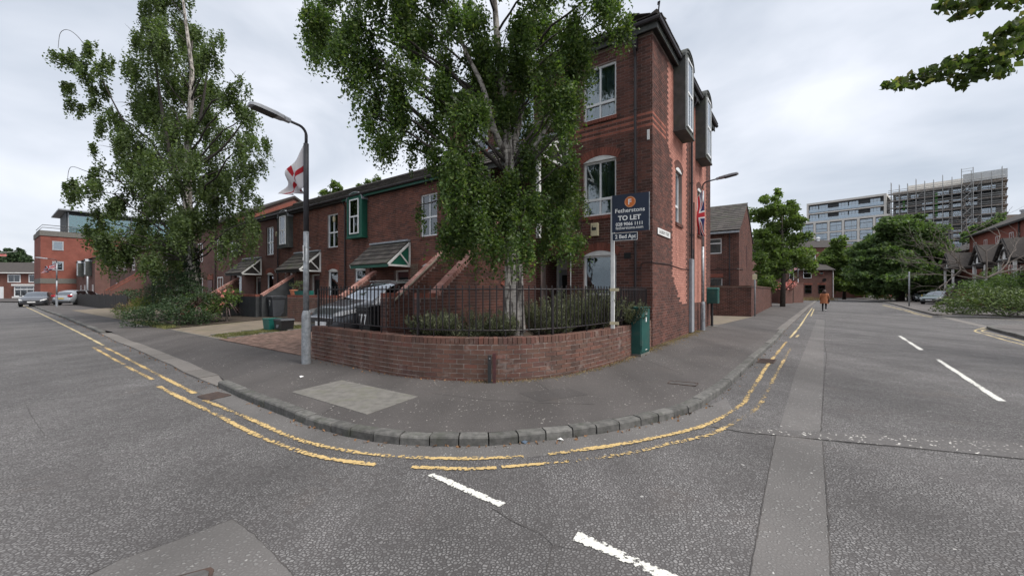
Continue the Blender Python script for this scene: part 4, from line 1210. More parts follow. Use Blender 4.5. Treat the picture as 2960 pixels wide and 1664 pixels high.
# ================================================================== terrace along the left-hand street
def terrace_house(i, label, body, board, detail):
    xr = -7.25 - 6.75 * i; xl = xr - 6.75; sh = -6.75 * i
    t = ht("terrace_house", label, "house", (xr + xl) / 2, 4.0, 0, "two-storey terraced houses")
    ZE = 5.75
    ops = [(-8.82+sh,-7.9+sh,3.62,5.24), (-8.75+sh,-7.9+sh,1.03,2.50), (-13.25+sh,-12.4+sh,1.03,2.50), (-10.45+sh,-9.55+sh,.32,2.40)]
    mb = MB(); wall_boxes(mb, xl + .001, xr - .001, 0, ZE, ops, .28); canon(mb, 'x', 0, -1)
    mb.box(xl + .001, xr - .001, 7.7, 8.0, 0, ZE); mb.box(xl + .001, xl + .2, .28, 7.7, 0, ZE)
    part(t, "wall_core", mb, 'mortar' if detail else 'brick_far')
    mb = MB(); mb.prism([(.28, ZE), (7.7, ZE), (4.0, 7.75)], 'x', xl + .001, xl + .2); mb.prism([(.28, ZE), (7.7, ZE), (4.0, 7.75)], 'x', xr - .2, xr - .002)
    part(t, "gable_wall", mb, 'brick_far')
    if detail:
        it = brick_items(t, 'x', 0, -1, xl, xr, .05, ZE - .1, ops)
        pieces(t, "brick", it, ['brick_terrace'], 300 if i == 0 else 200, "brickwork")
    window(t, 'x', 0, -1, -8.82+sh, -7.9+sh, 3.62, 5.24, (.5,), (.45,), 'curtain')
    window(t, 'x', 0, -1, -8.75+sh, -7.9+sh, 1.03, 2.50, (), (.6,) if i == 0 else (), 'curtain')
    window(t, 'x', 0, -1, -13.25+sh, -12.4+sh, 1.03, 2.50, () if i == 0 else (), (.7,), 'curtain' if i == 0 else 'curtain_dark')
    sill(t, 'x', 0, -1, -8.82+sh, -7.9+sh, 3.62, 'brick_dark')
    for a, b_ in ((-8.75+sh,-7.9+sh), (-13.25+sh,-12.4+sh)):
        arch(t, 'x', 0, -1, a, b_, 2.50, rise=.10, h=.26); sill(t, 'x', 0, -1, a, b_, 1.03, 'brick_dark')
    oriel(t, 'x', 0, -1, -13.43+sh, -12.28+sh, 3.9, 5.86, body)
    # door under the porch roof
    mb = MB(); mb.box(-10.45+sh, -10.37+sh, .1, .2, .32, 2.40); mb.box(-9.63+sh, -9.55+sh, .1, .2, .32, 2.40); mb.box(-10.37+sh, -9.63+sh, .1, .2, 2.32, 2.40)
    part(t, "door_frame", mb, 'white_paint')
    mb = MB(); mb.box(-10.37+sh, -9.63+sh, .15, .2, .32, 2.32); d_ = part(t, "door", mb, 'door_red')
    for z0, z1 in ((.5,1.1), (1.3,2.1)):
        mb = MB(); mb.box(-10.25+sh, -9.75+sh, .135, .15, z0, z1); part(t, "door_panel", mb, 'door_red' if z0 < 1 else 'interior', parent=d_)
    canopy(t, -11.9+sh, -9.43+sh, 0, 1.02, 3.52, 2.62, board, cap=45)
    mb = MB(); mb.box(-11.0+sh, -10.75+sh, -.95, -.84, .2, 2.45); part(t, "porch_pier", mb, 'brick_far')
    downpipe(t, 'x', 0, -1, xl + .06, .2, ZE - .05)
    mb = MB(); mb.box(xl, xr, -.22, -.195, ZE - .12, ZE + .03); part(t, "fascia", mb, board)
    mb = MB(); mb.box(xl, xr, -.195, -.002, ZE - .12, ZE - .09); part(t, "soffit", mb, 'dark_wood')
    mb = MB(); mb.tube([(xl, -.28, ZE + .02), (xr, -.28, ZE + .02)], .055, 8); part(t, "gutter", mb, 'pipe')
    mb = MB(); mb.prism([(-.24, ZE + .03), (4.0, ZE + 2.15), (8.24, ZE + .03), (8.24, ZE - .03), (4.0, ZE + 2.06), (-.24, ZE - .03)], 'x', xl, xr - .002); part(t, "roof", mb, 'tile')
    ds = Vector((0, 4.24, 2.12)).normalized()
    tiles(t, Vector((xl, -.30, ZE + .005)), (1,0,0), ds, 21, 16, 6.75 / 21, 4.80 / 16, 150 if i < 2 else 0)
    mb = MB(); mb.tube([(xl, 4.0, ZE + 2.19), (xr - .002, 4.0, ZE + 2.19)], .11, 7); part(t, "ridge_tiles", mb, 'tile')
    mb = MB(); mb.lathe([(.05, 0), (.06, .05), (.06, .26), (.045, .32)], (-14.25+sh if i == 0 else -14.1+sh, 0, 0), 8); mb.v = [(x, -.05 + y * .8, z + 4.82) for x, y, z in mb.v]
    if i > -1 and i < 2: part(t, "alarm_box", mb, 'cream') if False else None
    return t
th1 = terrace_house(0, "terraced house with green oriel window and green porch boards", 'green_paint', 'green_paint', True)
th2 = terrace_house(1, "terraced house with grey oriel window behind the street lamp", 'grey_board', 'dark_wood', True)
th3 = terrace_house(2, "terraced house whose porch roof shows beside the left birch's foliage", 'grey_board', 'dark_wood', False)
for (x, z, tt) in ((-14.9, 4.95, th2), (-20.9, 4.75, th3)):
    mb = MB(); mb.prism([(x + .075*math.cos(a), z + .15*math.sin(a)) for a in [2*math.pi*k/12 for k in range(12)]], 'y', -.085, -.007); part(tt, "alarm_box", mb, 'cream', bevel=.02)
# pale trellis and number plate by the green house's door
ox, oy, oz = org(th1); mb = MB()
for k in range(6): mb.box(-9.36 + k*.075, -9.345 + k*.075, -.03, -.018, 1.5, 2.6)
for k in range(11): mb.box(-9.38, -8.96, -.042, -.03, 1.52 + k*.1, 1.535 + k*.1)
part(th1, "trellis", mb, 'trellis')

# low walls and raking screen walls in front of the terrace
for i, (lab, lab2) in enumerate((("raking brick screen wall by the green house's porch behind the car", "low brick front wall with pot plants on its coping"),
                                 ("raking brick screen wall with dark render above the wheelie bin", "dark rendered low wall beside the palm-like plant"),
                                 ("raking brick screen wall half hidden by the pink flowering shrub", "low front wall behind the pink flowering shrub"))):
    sh = -6.75 * i
    t = ht("screen_wall", lab, "wall", -10.6 + sh, -1.5, .2, "screen walls in front of the terrace")
    sloping_wall(t, -10.72 + sh, -10.5 + sh, -2.25, -.80, 1.38, 2.36, .2, cap=60 if i == 0 else 0, m='brick_dark', side_bricks=(i != 1), body='render_grey' if i == 1 else 'mortar')
    t = ht("low_wall", lab2, "wall", -12.5 + sh, -2.3, .2, "low front walls of the terrace")
    xa, xb = (-14.35 + sh, -10.74 + sh)
    mb = MB(); mb.box(xa, xb, -2.41, -2.2, .15, 1.27); part(t, "wall_core", mb, 'mortar' if i == 0 else 'render_grey')
    if i == 0: pieces(t, "brick", brick_items(t, 'x', -2.41, -1, xa, xb, .2, 1.27, []) + brick_items(t, 'y', xb, 1, -2.41, -2.2, .2, 1.27, []), ['brick_wall'], 120, "brickwork")
    n = round((xb - xa) / .075); ox, oy, oz = org(t)
    pieces(t, "coping_brick", [((xa + (k + .5)*(xb - xa)/n - ox, -2.305 - oy, 1.325 - oz), (1,0,0), (0,1,0), (0,0,1), ((xb-xa)/n - .008, .23, .105), 0) for k in range(n)], ['brick_arch'], 60, "coping_bricks")
# taller brick return wall clad in dark render near the bin store
t = ht("bin_store_wall", "black rendered bin store wall with a small vent under the raking coping", "wall", -18.6, -1.4, .2)
mb = MB(); mb.box(-18.9, -17.49, -1.1, -.95, .2, 1.5); part(t, "wall_core", mb, 'render_grey')
mb = MB(); mb.box(-18.1, -17.8, -1.13, -1.1, 1.2, 1.45); part(t, "meter_box", mb, 'lamp_grey')

# taller block beyond the terrace
t = ht("stepped_block", "taller brick block with red gable rising beyond the terrace roofs", "building", -32, 4)
mb = MB(); mb.box(-36.5, -27.51, 0, 8, 0, 6.3); mb.prism([(0, 6.3), (8, 6.3), (4.0, 8.45)], 'x', -36.5, -27.51); part(t, "wall", mb, 'brick_far')
mb = MB(); mb.prism([(.3, 6.25), (7.7, 6.25), (4, 8.25)], 'x', -27.51, -27.48); part(t, "gable_panel", mb, 'brick_far_red')
mb = MB(); mb.prism([(-.3, 6.27), (4, 8.62), (8.3, 6.27), (8.3, 6.15), (4, 8.46), (-.3, 6.15)], 'x', -36.6, -27.4); part(t, "roof", mb, 'tile_far')
for x in (-29.5, -33.5):
    for z in (1.1, 3.7): window(t, 'x', -.03, -1, x - .5, x + .5, z, z + 1.4, (.5,), (.4,), 'curtain', set_=.0, simple=True)
mb = MB(); mb.box(-31.9, -31.0, -.04, -.005, .2, 2.3); part(t, "door", mb, 'door_red')
mb = MB(); mb.box(-32.0, -30.9, -.05, -.005, 2.35, 2.75); part(t, "lintel", mb, 'brick_arch')
downpipe(t, 'x', 0, -1, -30.3, .2, 6.2)
t = ht("terrace_row", "further terrace row of dark brick behind the left birch", "building", -50, 4)
mb = MB(); mb.box(-66, -36.7, 0, 8, 0, 5.6); mb.prism([(0, 5.6), (8, 5.6), (4, 7.4)], 'x', -66, -36.7); part(t, "wall", mb, 'brick_far')
mb = MB(); mb.prism([(-.3, 5.57), (4, 7.6), (8.3, 5.57), (8.3, 5.45), (4, 7.45), (-.3, 5.45)], 'x', -66.2, -36.65); part(t, "roof", mb, 'tile_far')
for x in (-39, -42.5, -46, -54, -58, -62):
    for z in (1.1, 3.7): window(t, 'x', -.03, -1, x - .5, x + .5, z, z + 1.35, (.5,), (.4,), 'curtain', set_=.0, simple=True)
for k, (x, y0) in enumerate(((-46.0, -3.0), (-48.2, -3.0))):
    t = ht("stair_wall", ("nearer" if k == 0 else "farther") + " of two raking stair walls with red copings far down the left street", "wall", x, -2.5, .1, "far stair walls")
    sloping_wall(t, x - .12, x + .12, y0, y0 + 2.2, 1.6, 3.3, .1, side_bricks=False, body='brick_far', copm='brick_arch')
t = ht("oriel_block", "far brick block with two grey oriels above the street corner", "building", -84, 4)
mb = MB(); mb.box(-92, -76, 0, 8, 0, 6.1); part(t, "wall", mb, 'brick_far')
mb = MB(); mb.prism([(-.3, 6.1), (4, 8.0), (8.3, 6.1)], 'x', -92.2, -75.8); part(t, "roof", mb, 'tile_far')
for x in (-79.5, -86): oriel(t, 'x', 0, -1, x, x + 1.3, 3.7, 6.0, 'grey_board', .6)
for x in (-78, -82, -84.5, -88): window(t, 'x', -.03, -1, x, x + .9, 1.1, 2.4, (.5,), (.4,), 'curtain', set_=0, simple=True)
# ================================================================== boundary wall and railing
def catmull(P, step):
    Q = []
    for i in range(len(P) - 1):
        p0, p1, p2, p3 = P[max(i-1, 0)], P[i], P[i+1], P[min(i+2, len(P)-1)]
        n = max(1, int((p2 - p1).length / step))
        for j in range(n):
            t = j / n
            Q.append(0.5 * ((2*p1) + (p2 - p0)*t + (2*p0 - 5*p1 + 4*p2 - p3)*t*t + (3*p1 - p0 - 3*p2 + p3)*t**3))
    Q.append(P[-1]); return Q
class Path:
    def __init__(s, P):
        s.P = P; s.L = [0]
        for a, b_ in zip(P, P[1:]): s.L.append(s.L[-1] + (b_ - a).length)
        s.len = s.L[-1]
    def at(s, d):
        d = min(max(d, 0), s.len - 1e-6)
        i = max(0, np.searchsorted(s.L, d, side='right') - 1)
        f = (d - s.L[i]) / (s.L[i+1] - s.L[i])
        p = s.P[i].lerp(s.P[i+1], f); t = (s.P[min(i+2, len(s.P)-1)] - s.P[max(i-1, 0)]).normalized()
        return p, t
wpx = [(902,1034),(1034,1063),(1149,1085),(1264,1097),(1425,1101),(1551,1094),(1666,1076.6),(1781,1045.6),(1827,1027)]
wp = [Vector((G(u, v, PAV).x, G(u, v, PAV).y, 0)) for u, v in wpx] + [W(-.03, -.012)]
WPATH = Path(catmull(wp, .1))
WTOP = .80
cen = Vector((-.4, 7.2, PAV))
t = thing("boundary_wall", "low curved red brick garden wall with brick-on-edge coping", "wall", cen)
mb = MB(); Q = WPATH.P; vs_, fs_ = [], []
for i, p in enumerate(Q):
    tt = (Q[min(i+1, len(Q)-1)] - Q[max(i-1, 0)]).normalized(); n = Vector((-tt.y, tt.x, 0))
    a, b_ = p - cen, p + n * .2 - cen
    vs_ += [(a.x, a.y, -.1), (b_.x, b_.y, -.1), (b_.x, b_.y, WTOP - .1 - PAV), (a.x, a.y, WTOP - .1 - PAV)]
    if i:
        k = 4 * i
        fs_ += [(k-4, k, k+3, k-1), (k-1, k+3, k+2, k-2), (k-3, k-2, k+2, k+1)]
fs_ += [(0, 3, 2, 1), (len(vs_)-4, len(vs_)-3, len(vs_)-2, len(vs_)-1)]
mb.add(vs_, fs_); mb.build("wall_core", 'mortar_pale', t)
items = []; cz = .075; z0 = WTOP - .11 - 8 * cz
for k in range(8):
    s = -.1125 * (k % 2) + .0
    while s < WPATH.len - .03:
        l, r = max(s, 0), min(s + .225, WPATH.len)
        if r - l > .04:
            p, tt = WPATH.at((l + r) / 2); n = Vector((-tt.y, tt.x, 0))
            q = p + n * (.004 + random.uniform(-.003, .003)) - cen
            items.append(((q.x, q.y, z0 + (k + .5) * cz - PAV), tuple(tt), tuple(n), (0,0,1), (r - l - .014, .024, .062), 0))
        s += .225
n_c = int(WPATH.len / .077)
for k in range(n_c):
    p, tt = WPATH.at((k + .5) * WPATH.len / n_c); n = Vector((-tt.y, tt.x, 0))
    q = p + n * (.104 + random.uniform(-.004, .004)) - cen
    items.append(((q.x, q.y, WTOP - .052 - PAV + random.uniform(-.003, .003)), tuple(tt), tuple(n), (0,0,1), (WPATH.len/n_c - .009, .222, .104), 0))
# brick end at the lamp post
p, tt = WPATH.at(0); n = Vector((-tt.y, tt.x, 0))
for k in range(8):
    q = p + n * .1 + tt * .004 - cen
    items.append(((q.x, q.y, z0 + (k + .5)*cz - PAV), tuple(n), tuple(-tt), (0,0,1), (.19, .02, .064), 0))
pieces(t, "brick", items, ['brick_wall'], 300, "brickwork")

t = thing("garden_railing", "black iron railing of square bars on the curved wall", "railing", (cen.x, cen.y, WTOP))
def rail_pt(s, off=.11):
    p, tt = WPATH.at(s); n = Vector((-tt.y, tt.x, 0)); return p + n * off - Vector((cen.x, cen.y, 0)), tt
for z, r in ((.11, .011), (.775, .012)):
    mb = MB(); mb.tube([tuple(rail_pt(.05 + (WPATH.len - .1) * k / 60)[0] + Vector((0, 0, z))) for k in range(61)], r, 4); mb.build("rail", 'iron', t)
bar = MB(); bar.tube([(0,0,.10), (0,0,.825), (0,0,.84)], [.0115, .0115, .009], 6); barm = bar.mesh("bar", 'iron')
nb = int((WPATH.len - .2) / .115)
for k in range(nb):
    s = .12 + (WPATH.len - .2) * (k + .5) / nb
    p, tt = rail_pt(s); link("bar", barm, t, p, random.uniform(-.3, .3))
post = MB(); post.box(-.017, .017, -.017, .017, -.02, .79); postm = post.mesh("post", 'iron')
for s in (.06, WPATH.len * .32, WPATH.len * .56, WPATH.len * .80, WPATH.len - .06):
    p, tt = rail_pt(s); link("post", postm, t, p, math.atan2(tt.y, tt.x))
for s in np.arange(.5, WPATH.len - .3, .62):
    p, tt = rail_pt(s); mb = MB(); mb.box(-.008, .008, -.008, .008, -.015, .10); mb.build("stay", 'iron', t, loc=p, rz=math.atan2(tt.y, tt.x))

# steel stub posts against the wall
p = G(1424, 1106, PAV)
t = thing("stub_post", "short pair of dark steel posts standing against the curved wall", "post", p)
mb = MB(); mb.prism([(-.075,-.02),(-.02,-.02),(-.02,.03),(-.03,.03),(-.03,-.01),(-.065,-.01),(-.065,.03),(-.075,.03)], 'z', -.05, .43); mb.build("channel", 'steel_dark', t)
mb = MB(); mb.box(.0, .05, -.02, .03, -.05, .46); mb.build("angle_post", 'steel_red', t, bevel=.004)
mb = MB(); mb.lathe([(.012, 0), (.012, .01)], (0,0,0), 8); mb.xform(Matrix.Translation((-.045, -.021, .38)) @ Matrix.Rotation(math.pi/2, 4, 'X')); mb.build("bolt", 'galv', t)

# ================================================================== street furniture
def lamp_post(loc, rz, label, H, arm, tilt, flag=None, dark=True):
    t = thing("street_lamp", label, "street lamp", loc, rz, "street lamps")
    mb = MB(); mb.lathe([(.085,-.05),(.085,.0),(.082,.92),(.078,.97),(.058,1.04)], n=16); mb.build("base", 'galv', t, smooth=False)
    mb = MB(); mb.lathe([(.055,1.02),(.050,H*.6)], n=12); mb.build("column", 'galv', t, smooth=True)
    mb = MB(); mb.lathe([(.050,H*.6),(.048,H)], n=12); mb.build("upper_column", 'post_dark' if dark else 'galv', t, smooth=True)
    mb = MB(); mb.box(-.045, .045, -.089, -.06, .35, .85); mb.build("service_door", 'galv', t, bevel=.01)
    pts_ = [(0,0,H-.05),(0,0,H+.16)] + [(.16*(1-math.cos(a)), 0, H+.16+.16*math.sin(a)) for a in [k*math.pi/2/5*.9 for k in range(1, 6)]]
    e_ = Vector(pts_[-1]); pts_.append(tuple(e_ + Vector((math.cos(tilt), 0, math.sin(tilt))) * max(.05, arm - .16)))
    mb = MB(); mb.tube(pts_, [.03]*2 + [.026]*(len(pts_)-2), 8); mb.build("bracket", 'post_dark', t, smooth=True)
    h = MB(); st = [(0,.045,.045),(.10,.05,.05),(.14,.085,.05),(.30,.11,.055),(.55,.115,.05),(.66,.10,.035),(.70,.06,.02)]
    vs_, fs_ = [], []
    for x, w_, hh in st:
        vs_ += [(x,-w_,-.035),(x,w_,-.035),(x,w_*.98,hh*.4),(x,w_*.55,hh),(x,-w_*.55,hh),(x,-w_*.98,hh*.4)]
    for i in range(len(st)-1):
        for k in range(6): k2 = (k+1) % 6; fs_.append((i*6+k, i*6+k2, (i+1)*6+k2, (i+1)*6+k))
    fs_ += [(5,4,3,2,1,0), tuple((len(st)-1)*6+k for k in range(6))]
    h.add(vs_, fs_); q = MB(); q.box(.26, .64, -.095, .095, -.05, -.035)
    mm = Matrix.Translation(pts_[-1]) @ Matrix.Rotation(-tilt, 4, 'Y') @ Matrix.Translation((-.03,0,0))
    h.xform(mm); q.xform(mm)
    o = h.build("lamp_head", 'lamp_grey', t); q.build("lens", 'steel_dark', o)
    return t
def ang(v): return math.atan2(v.y, v.x)
lp1 = G(885, 1050, PAV)
lamp_post(lp1, ang(-YB), "tall galvanised street lamp at the left end of the curved wall", 4.32, .36, .12)
lp2 = W(.16, 5.45, PAV)
lamp_post(lp2, ang(XA), "galvanised street lamp standing against the gable wall", 5.05, .5, .14, dark=False)

def flagmat(name, kind):
    m, nt, b, out = newmat(name)
    uv = nt.nodes.new("ShaderNodeUVMap"); sp = nt.nodes.new("ShaderNodeSeparateXYZ"); nt.links.new(uv.outputs[0], sp.inputs[0])
    x = mathn(nt, 'SUBTRACT', mathn(nt, 'MULTIPLY', sp.outputs[0], 2.0), 1.0)
    y = mathn(nt, 'SUBTRACT', sp.outputs[1], 0.5)
    ax, ay = mathn(nt, 'ABSOLUTE', x), mathn(nt, 'ABSOLUTE', y)
    cross = mathn(nt, 'MINIMUM', ax, ay)
    red, white, blue = (0.50,0.02,0.035), (0.74,0.72,0.73), (0.02,0.025,0.12)
    def lt(a, v): return mathn(nt, 'LESS_THAN', a, v)
    if kind == 'cross':
        cc = mixc(nt, lt(cross, .075), white, red)
        rad = mathn(nt, 'SQRT', mathn(nt, 'ADD', mathn(nt, 'MULTIPLY', x, x), mathn(nt, 'MULTIPLY', y, y)))
        cc = mixc(nt, lt(rad, .19), cc, white); cc = mixc(nt, lt(rad, .11), cc, red)
    else:
        hx = mathn(nt, 'MULTIPLY', x, .5)
        dg = mathn(nt, 'MINIMUM', mathn(nt, 'ABSOLUTE', mathn(nt, 'SUBTRACT', y, hx)), mathn(nt, 'ABSOLUTE', mathn(nt, 'ADD', y, hx)))
        cc = mixc(nt, lt(dg, .115), blue, white); cc = mixc(nt, lt(dg, .045), cc, red)
        cc = mixc(nt, lt(cross, .165), cc, white); cc = mixc(nt, lt(cross, .1), cc, red)
    nt.links.new(cc, b.inputs['Base Color']); b.inputs['Roughness'].default_value = .8
    tl = nt.nodes.new("ShaderNodeBsdfTranslucent"); nt.links.new(cc, tl.inputs[0])
    mx = nt.nodes.new("ShaderNodeMixShader"); mx.inputs[0].default_value = .35
    nt.links.new(b.outputs[0], mx.inputs[1]); nt.links.new(tl.outputs[0], mx.inputs[2]); nt.links.new(mx.outputs[0], out.inputs[0])
flagmat('flag_cross', 'cross'); flagmat('flag_union', 'union')
def flag(label, H0, H1, F0, F1, mname, amp, folds, nrm, group="flags on lamp posts"):
    """cloth hung between four corners: hoist top/bottom, fly top/bottom; folds along the fly"""
    t = thing("flag", label, "flag", H0, 0, group)
    NU, NV = 26, 14; vs_, fs_, uvs = [], [], []
    for j in range(NV + 1):
        for i in range(NU + 1):
            f, h = i / NU, j / NV
            p = H0.lerp(F0, f).lerp(H1.lerp(F1, f), h)
            w_ = amp * f ** .6 * (math.sin(f * folds + h * 2.3) + .5 * math.sin(f * folds * 1.9 - h * 4.1 + 1))
            p = p + nrm * w_ + Vector((0, 0, -.06 * math.sin(math.pi * f) * (1 - h)))
            vs_.append(tuple(p - H0)); uvs.append((f, 1 - h))
    for j in range(NV):
        for i in range(NU):
            k = j * (NU + 1) + i; fs_.append((k, k + NU + 1, k + NU + 2, k + 1))
    mb = MB(); mb.add(vs_, fs_); o = mb.build("cloth", mname, t, smooth=True)
    ul = o.data.uv_layers.new(name="UVMap")
    for lp in o.data.loops: ul.data[lp.index].uv = uvs[lp.vertex_index]
    o.modifiers.new("solid", 'SOLIDIFY').thickness = .002
    mb = MB(); mb.tube([(0, 0, .06), (0, 0, 0), tuple(H1 - H0)], .006, 5); mb.build("cord", 'cream', t)
    return t
d1_ = lp1.y
side = (-XA) * .0
flag("white flag with red cross hanging from the left street lamp", AT(884,394,d1_), AT(882,540,d1_), AT(802,560,d1_-.10), AT(856,566,d1_+.12), 'flag_cross', .09, 9.0, Vector((.5, .86, 0)))
d2_ = lp2.y - .05
flag("union flag hanging limp from the lamp on the gable wall", AT(2032,545,d2_), AT(2006,588,d2_), AT(2040,684,d2_-.1), AT(1998,672,d2_+.1), 'flag_union', .10, 6.0, Vector((.8, .6, 0)))

# notice on the first lamp post
p = AT(877, 730, lp1.y - .06)
t = thing("notice", "small white notice strapped to the left street lamp", "sign", p, ang(XA) - .35)
mb = MB(); mb.box(-.055, .055, -.008, 0, -.15, .14); o = mb.build("plate", 'sign_white', t)
def lettering(parent, text, size, loc, mname, rot=(math.pi/2, 0, 0), align='CENTER', extr=.0008, sx=1.0, bold=0.0):
    cu = bpy.data.curves.new("lettering", 'FONT'); cu.body = text; cu.size = size; cu.align_x = align; cu.extrude = extr; cu.resolution_u = 3; cu.offset = bold
    tmp = bpy.data.objects.new("lettering", cu); col.objects.link(tmp)
    bpy.context.view_layer.update()
    me = bpy.data.meshes.new_from_object(tmp.evaluated_get(bpy.context.evaluated_depsgraph_get()))
    bpy.data.objects.remove(tmp); me.materials.clear(); me.materials.append(M[mname])
    o = link("lettering", me, parent, loc); o.rotation_euler = rot; o.scale = (sx, 1, 1)
    return o
for k, (w_, z, mm) in enumerate(((.03, .10, 'box_green'), (.04, .065, 'box_red'), (.035, .04, 'box_red'))):
    mb = MB(); mb.box(-w_, w_, -.010, -.008, z - .008, z + .008); mb.build("print", mm, o)
mb = MB(); mb.tube([(.035*math.cos(a), -.009, -.055 + .035*math.sin(a)) for a in [2*math.pi*k/16 for k in range(17)]], .005, 4); mb.build("print", 'sign_black', o)
mb = MB(); mb.box(-.008, .008, -.010, -.008, -.075, -.03); mb.build("print", 'sign_black', o)
mb = MB(); mb.tube([(.07*math.cos(a) + .0, .06 + .07*math.sin(a), .1) for a in [2*math.pi*k/12 for k in range(13)]], .006, 4); mb.build("strap", 'galv', t)

# letting board on its post
pb = WPATH.at(WPATH.len * .715)
tp = Vector(((1770 - CX)/FPX*7.86, 7.86, 0))
bl, br_ = Vector(((1767-CX)/FPX*7.84, 7.84, 0)), Vector(((1873.5-CX)/FPX*7.50, 7.50, 0))
bd = (br_ - bl).normalized(); bw = (br_ - bl).length
t = thing("letting_board", "navy estate agent board on a white post beside the railing", "sign", (tp.x, tp.y, WTOP), ang(bd))
mb = MB(); mb.box(-.035, .035, .0, .05, .0, 2.62); mb.build("post", 'white_paint', t, bevel=.004)
zt, zb = 1.55 + (840-566)/FPX*7.84 - WTOP, 1.55 + (840-672)/FPX*7.84 - WTOP
mb = MB(); mb.box(.0, bw, -.022, -.004, zb, zt); b_ = mb.build("board", 'navy', t)
mb = MB(); mb.box(bw, bw + .012, -.024, -.002, zb, zt); mb.build("board_edge", 'galv', b_)
zh = zt - zb
mb = MB(); mb.prism([(.105*math.cos(a), .105*math.sin(a)) for a in [2*math.pi*k/40 for k in range(40)]], 'y', -.026, -.0225); mb.xform(Matrix.Translation((bw*.5, 0, zt - .155))); mb.build("emblem", 'orange', b_)
mb = MB(); mb.tube([(bw*.5 + .097*math.cos(a), -.027, zt - .155 + .097*math.sin(a)) for a in [2*math.pi*k/32 for k in range(33)]], .0025, 4); mb.build("emblem_ring", 'cream', b_)
lettering(b_, "F", .15, (bw*.49, -.0275, zt - .205), 'sign_white', bold=.003)
lettering(b_, "Fetherstons", .112, (bw*.49, -.024, zt - .35), 'sign_white', sx=1.06, bold=.0015)
mb = MB(); mb.box(bw*.17, bw*.83, -.0235, -.0225, zt - .392, zt - .390); mb.build("rule", 'galv', b_)
lettering(b_, "TO LET", .125, (bw*.48, -.024, zt - .50), 'sign_white', sx=1.05, bold=.004)
lettering(b_, "028 9066 1111", .088, (bw*.48, -.024, zt - .605), 'sign_white', sx=.98, bold=.002)
lettering(b_, "fetherstons.com", .080, (bw*.48, -.024, zt - .675), 'sign_white', sx=1.0, bold=.0008)
z2 = zb - .005; h2 = .165; w2 = bw * .70
mb = MB(); mb.box(.0, w2, -.022, -.004, z2 - h2, z2 - .012); s_ = mb.build("slip_board", 'navy', t)
f = MB(); f.box(0, w2, -.026, -.0225, z2 - h2, z2 - h2 + .008); f.box(0, w2, -.026, -.0225, z2 - .02, z2 - .012); f.box(w2 - .008, w2, -.026, -.0225, z2 - h2 + .008, z2 - .02); f.box(0, .008, -.026, -.0225, z2 - h2 + .008, z2 - .02)
f.build("slip_border", 'sign_white', s_)
lettering(s_, "2 Bed Apt", .105, (w2*.53, -.024, z2 - h2*.74), 'sign_white', sx=.92, bold=.0025)
for z in (.11, .77):
    mb = MB(); mb.box(-.05, .13, -.006, .0, z - .03, z + .03); mb.build("strap", 'cream', t)

# street name plate
ps = W(.02, .97, 3.125)
t = thing("street_sign", "white street name plate reading Salisbury Street on the gable", "street sign", ps, ang(YB))
mb = MB(); mb.box(-.6, .6, -.012, 0, -.085, .085); b_ = mb.build("plate", 'sign_white', t, bevel=.003)
lettering(b_, "SALISBURY STREET", .13, (0, -.0125, -.045), 'sign_black', sx=.92, bold=.001)

# telecoms cabinet
t = ht("utility_cabinet", "tall dark green steel cabinet beside the curved wall's right end", "cabinet", .17, -1.42, PAV)
mb = MB(); mb.box(.04, .28, -1.74, -1.12, PAV - .02, PAV + .05); part(t, "plinth", mb, 'concrete')
mb = MB(); mb.box(.05, .27, -1.73, -1.13, PAV + .05, 1.17); o = part(t, "body", mb, 'cabinet_green', bevel=.008)
mb = MB(); mb.box(.27, .285, -1.71, -1.15, PAV + .09, 1.14); d_ = part(t, "door", mb, 'cabinet_green', bevel=.005)
for z in (.24, 1.03, 1.06):
    mb = MB(); mb.box(.285, .288, -1.46, -1.34, z, z + .012); part(t, "vent_slot", mb, 'sign_white', parent=d_)
mb = MB(); mb.box(.285, .288, -1.44, -1.38, .86, .96); part(t, "sticker", mb, 'sign_white', parent=d_)
mb = MB(); mb.box(.035, .295, -1.745, -1.115, 1.17, 1.19); part(t, "lid", mb, 'cabinet_green', bevel=.006)
for z in (.3, .95):
    mb = MB(); mb.lathe([(.014, z), (.014, z + .07)], (.285, -1.715, 0), 8); part(t, "hinge", mb, 'cabinet_green', parent=d_)

# pouch box on a stub post
p = G(2058, 943, PAV)
t = thing("pouch_box", "green steel mail pouch box on a dark post near the gable end", "mail box", p, TH)
mb = MB(); mb.box(-.24, .24, -.2, .2, .92, 1.44); mb.prism([(-.2, 1.44), (.2, 1.44), (.2, 1.50), (.15, 1.56), (-.15, 1.56), (-.2, 1.50)], 'x', -.25, .25)
mb.build("box", 'cabinet_green', t, bevel=.015)
mb = MB(); mb.box(-.21, .21, -.213, -.2, .97, 1.42); mb.build("door", 'cabinet_green', t, bevel=.006)
mb = MB(); mb.lathe([(.05, -.05), (.05, .93)], n=10); mb.build("post", 'steel_dark', t)
mb = MB(); mb.lathe([(.22, -.01), (.22, .015)], n=16); mb.build("footing", 'concrete', t)

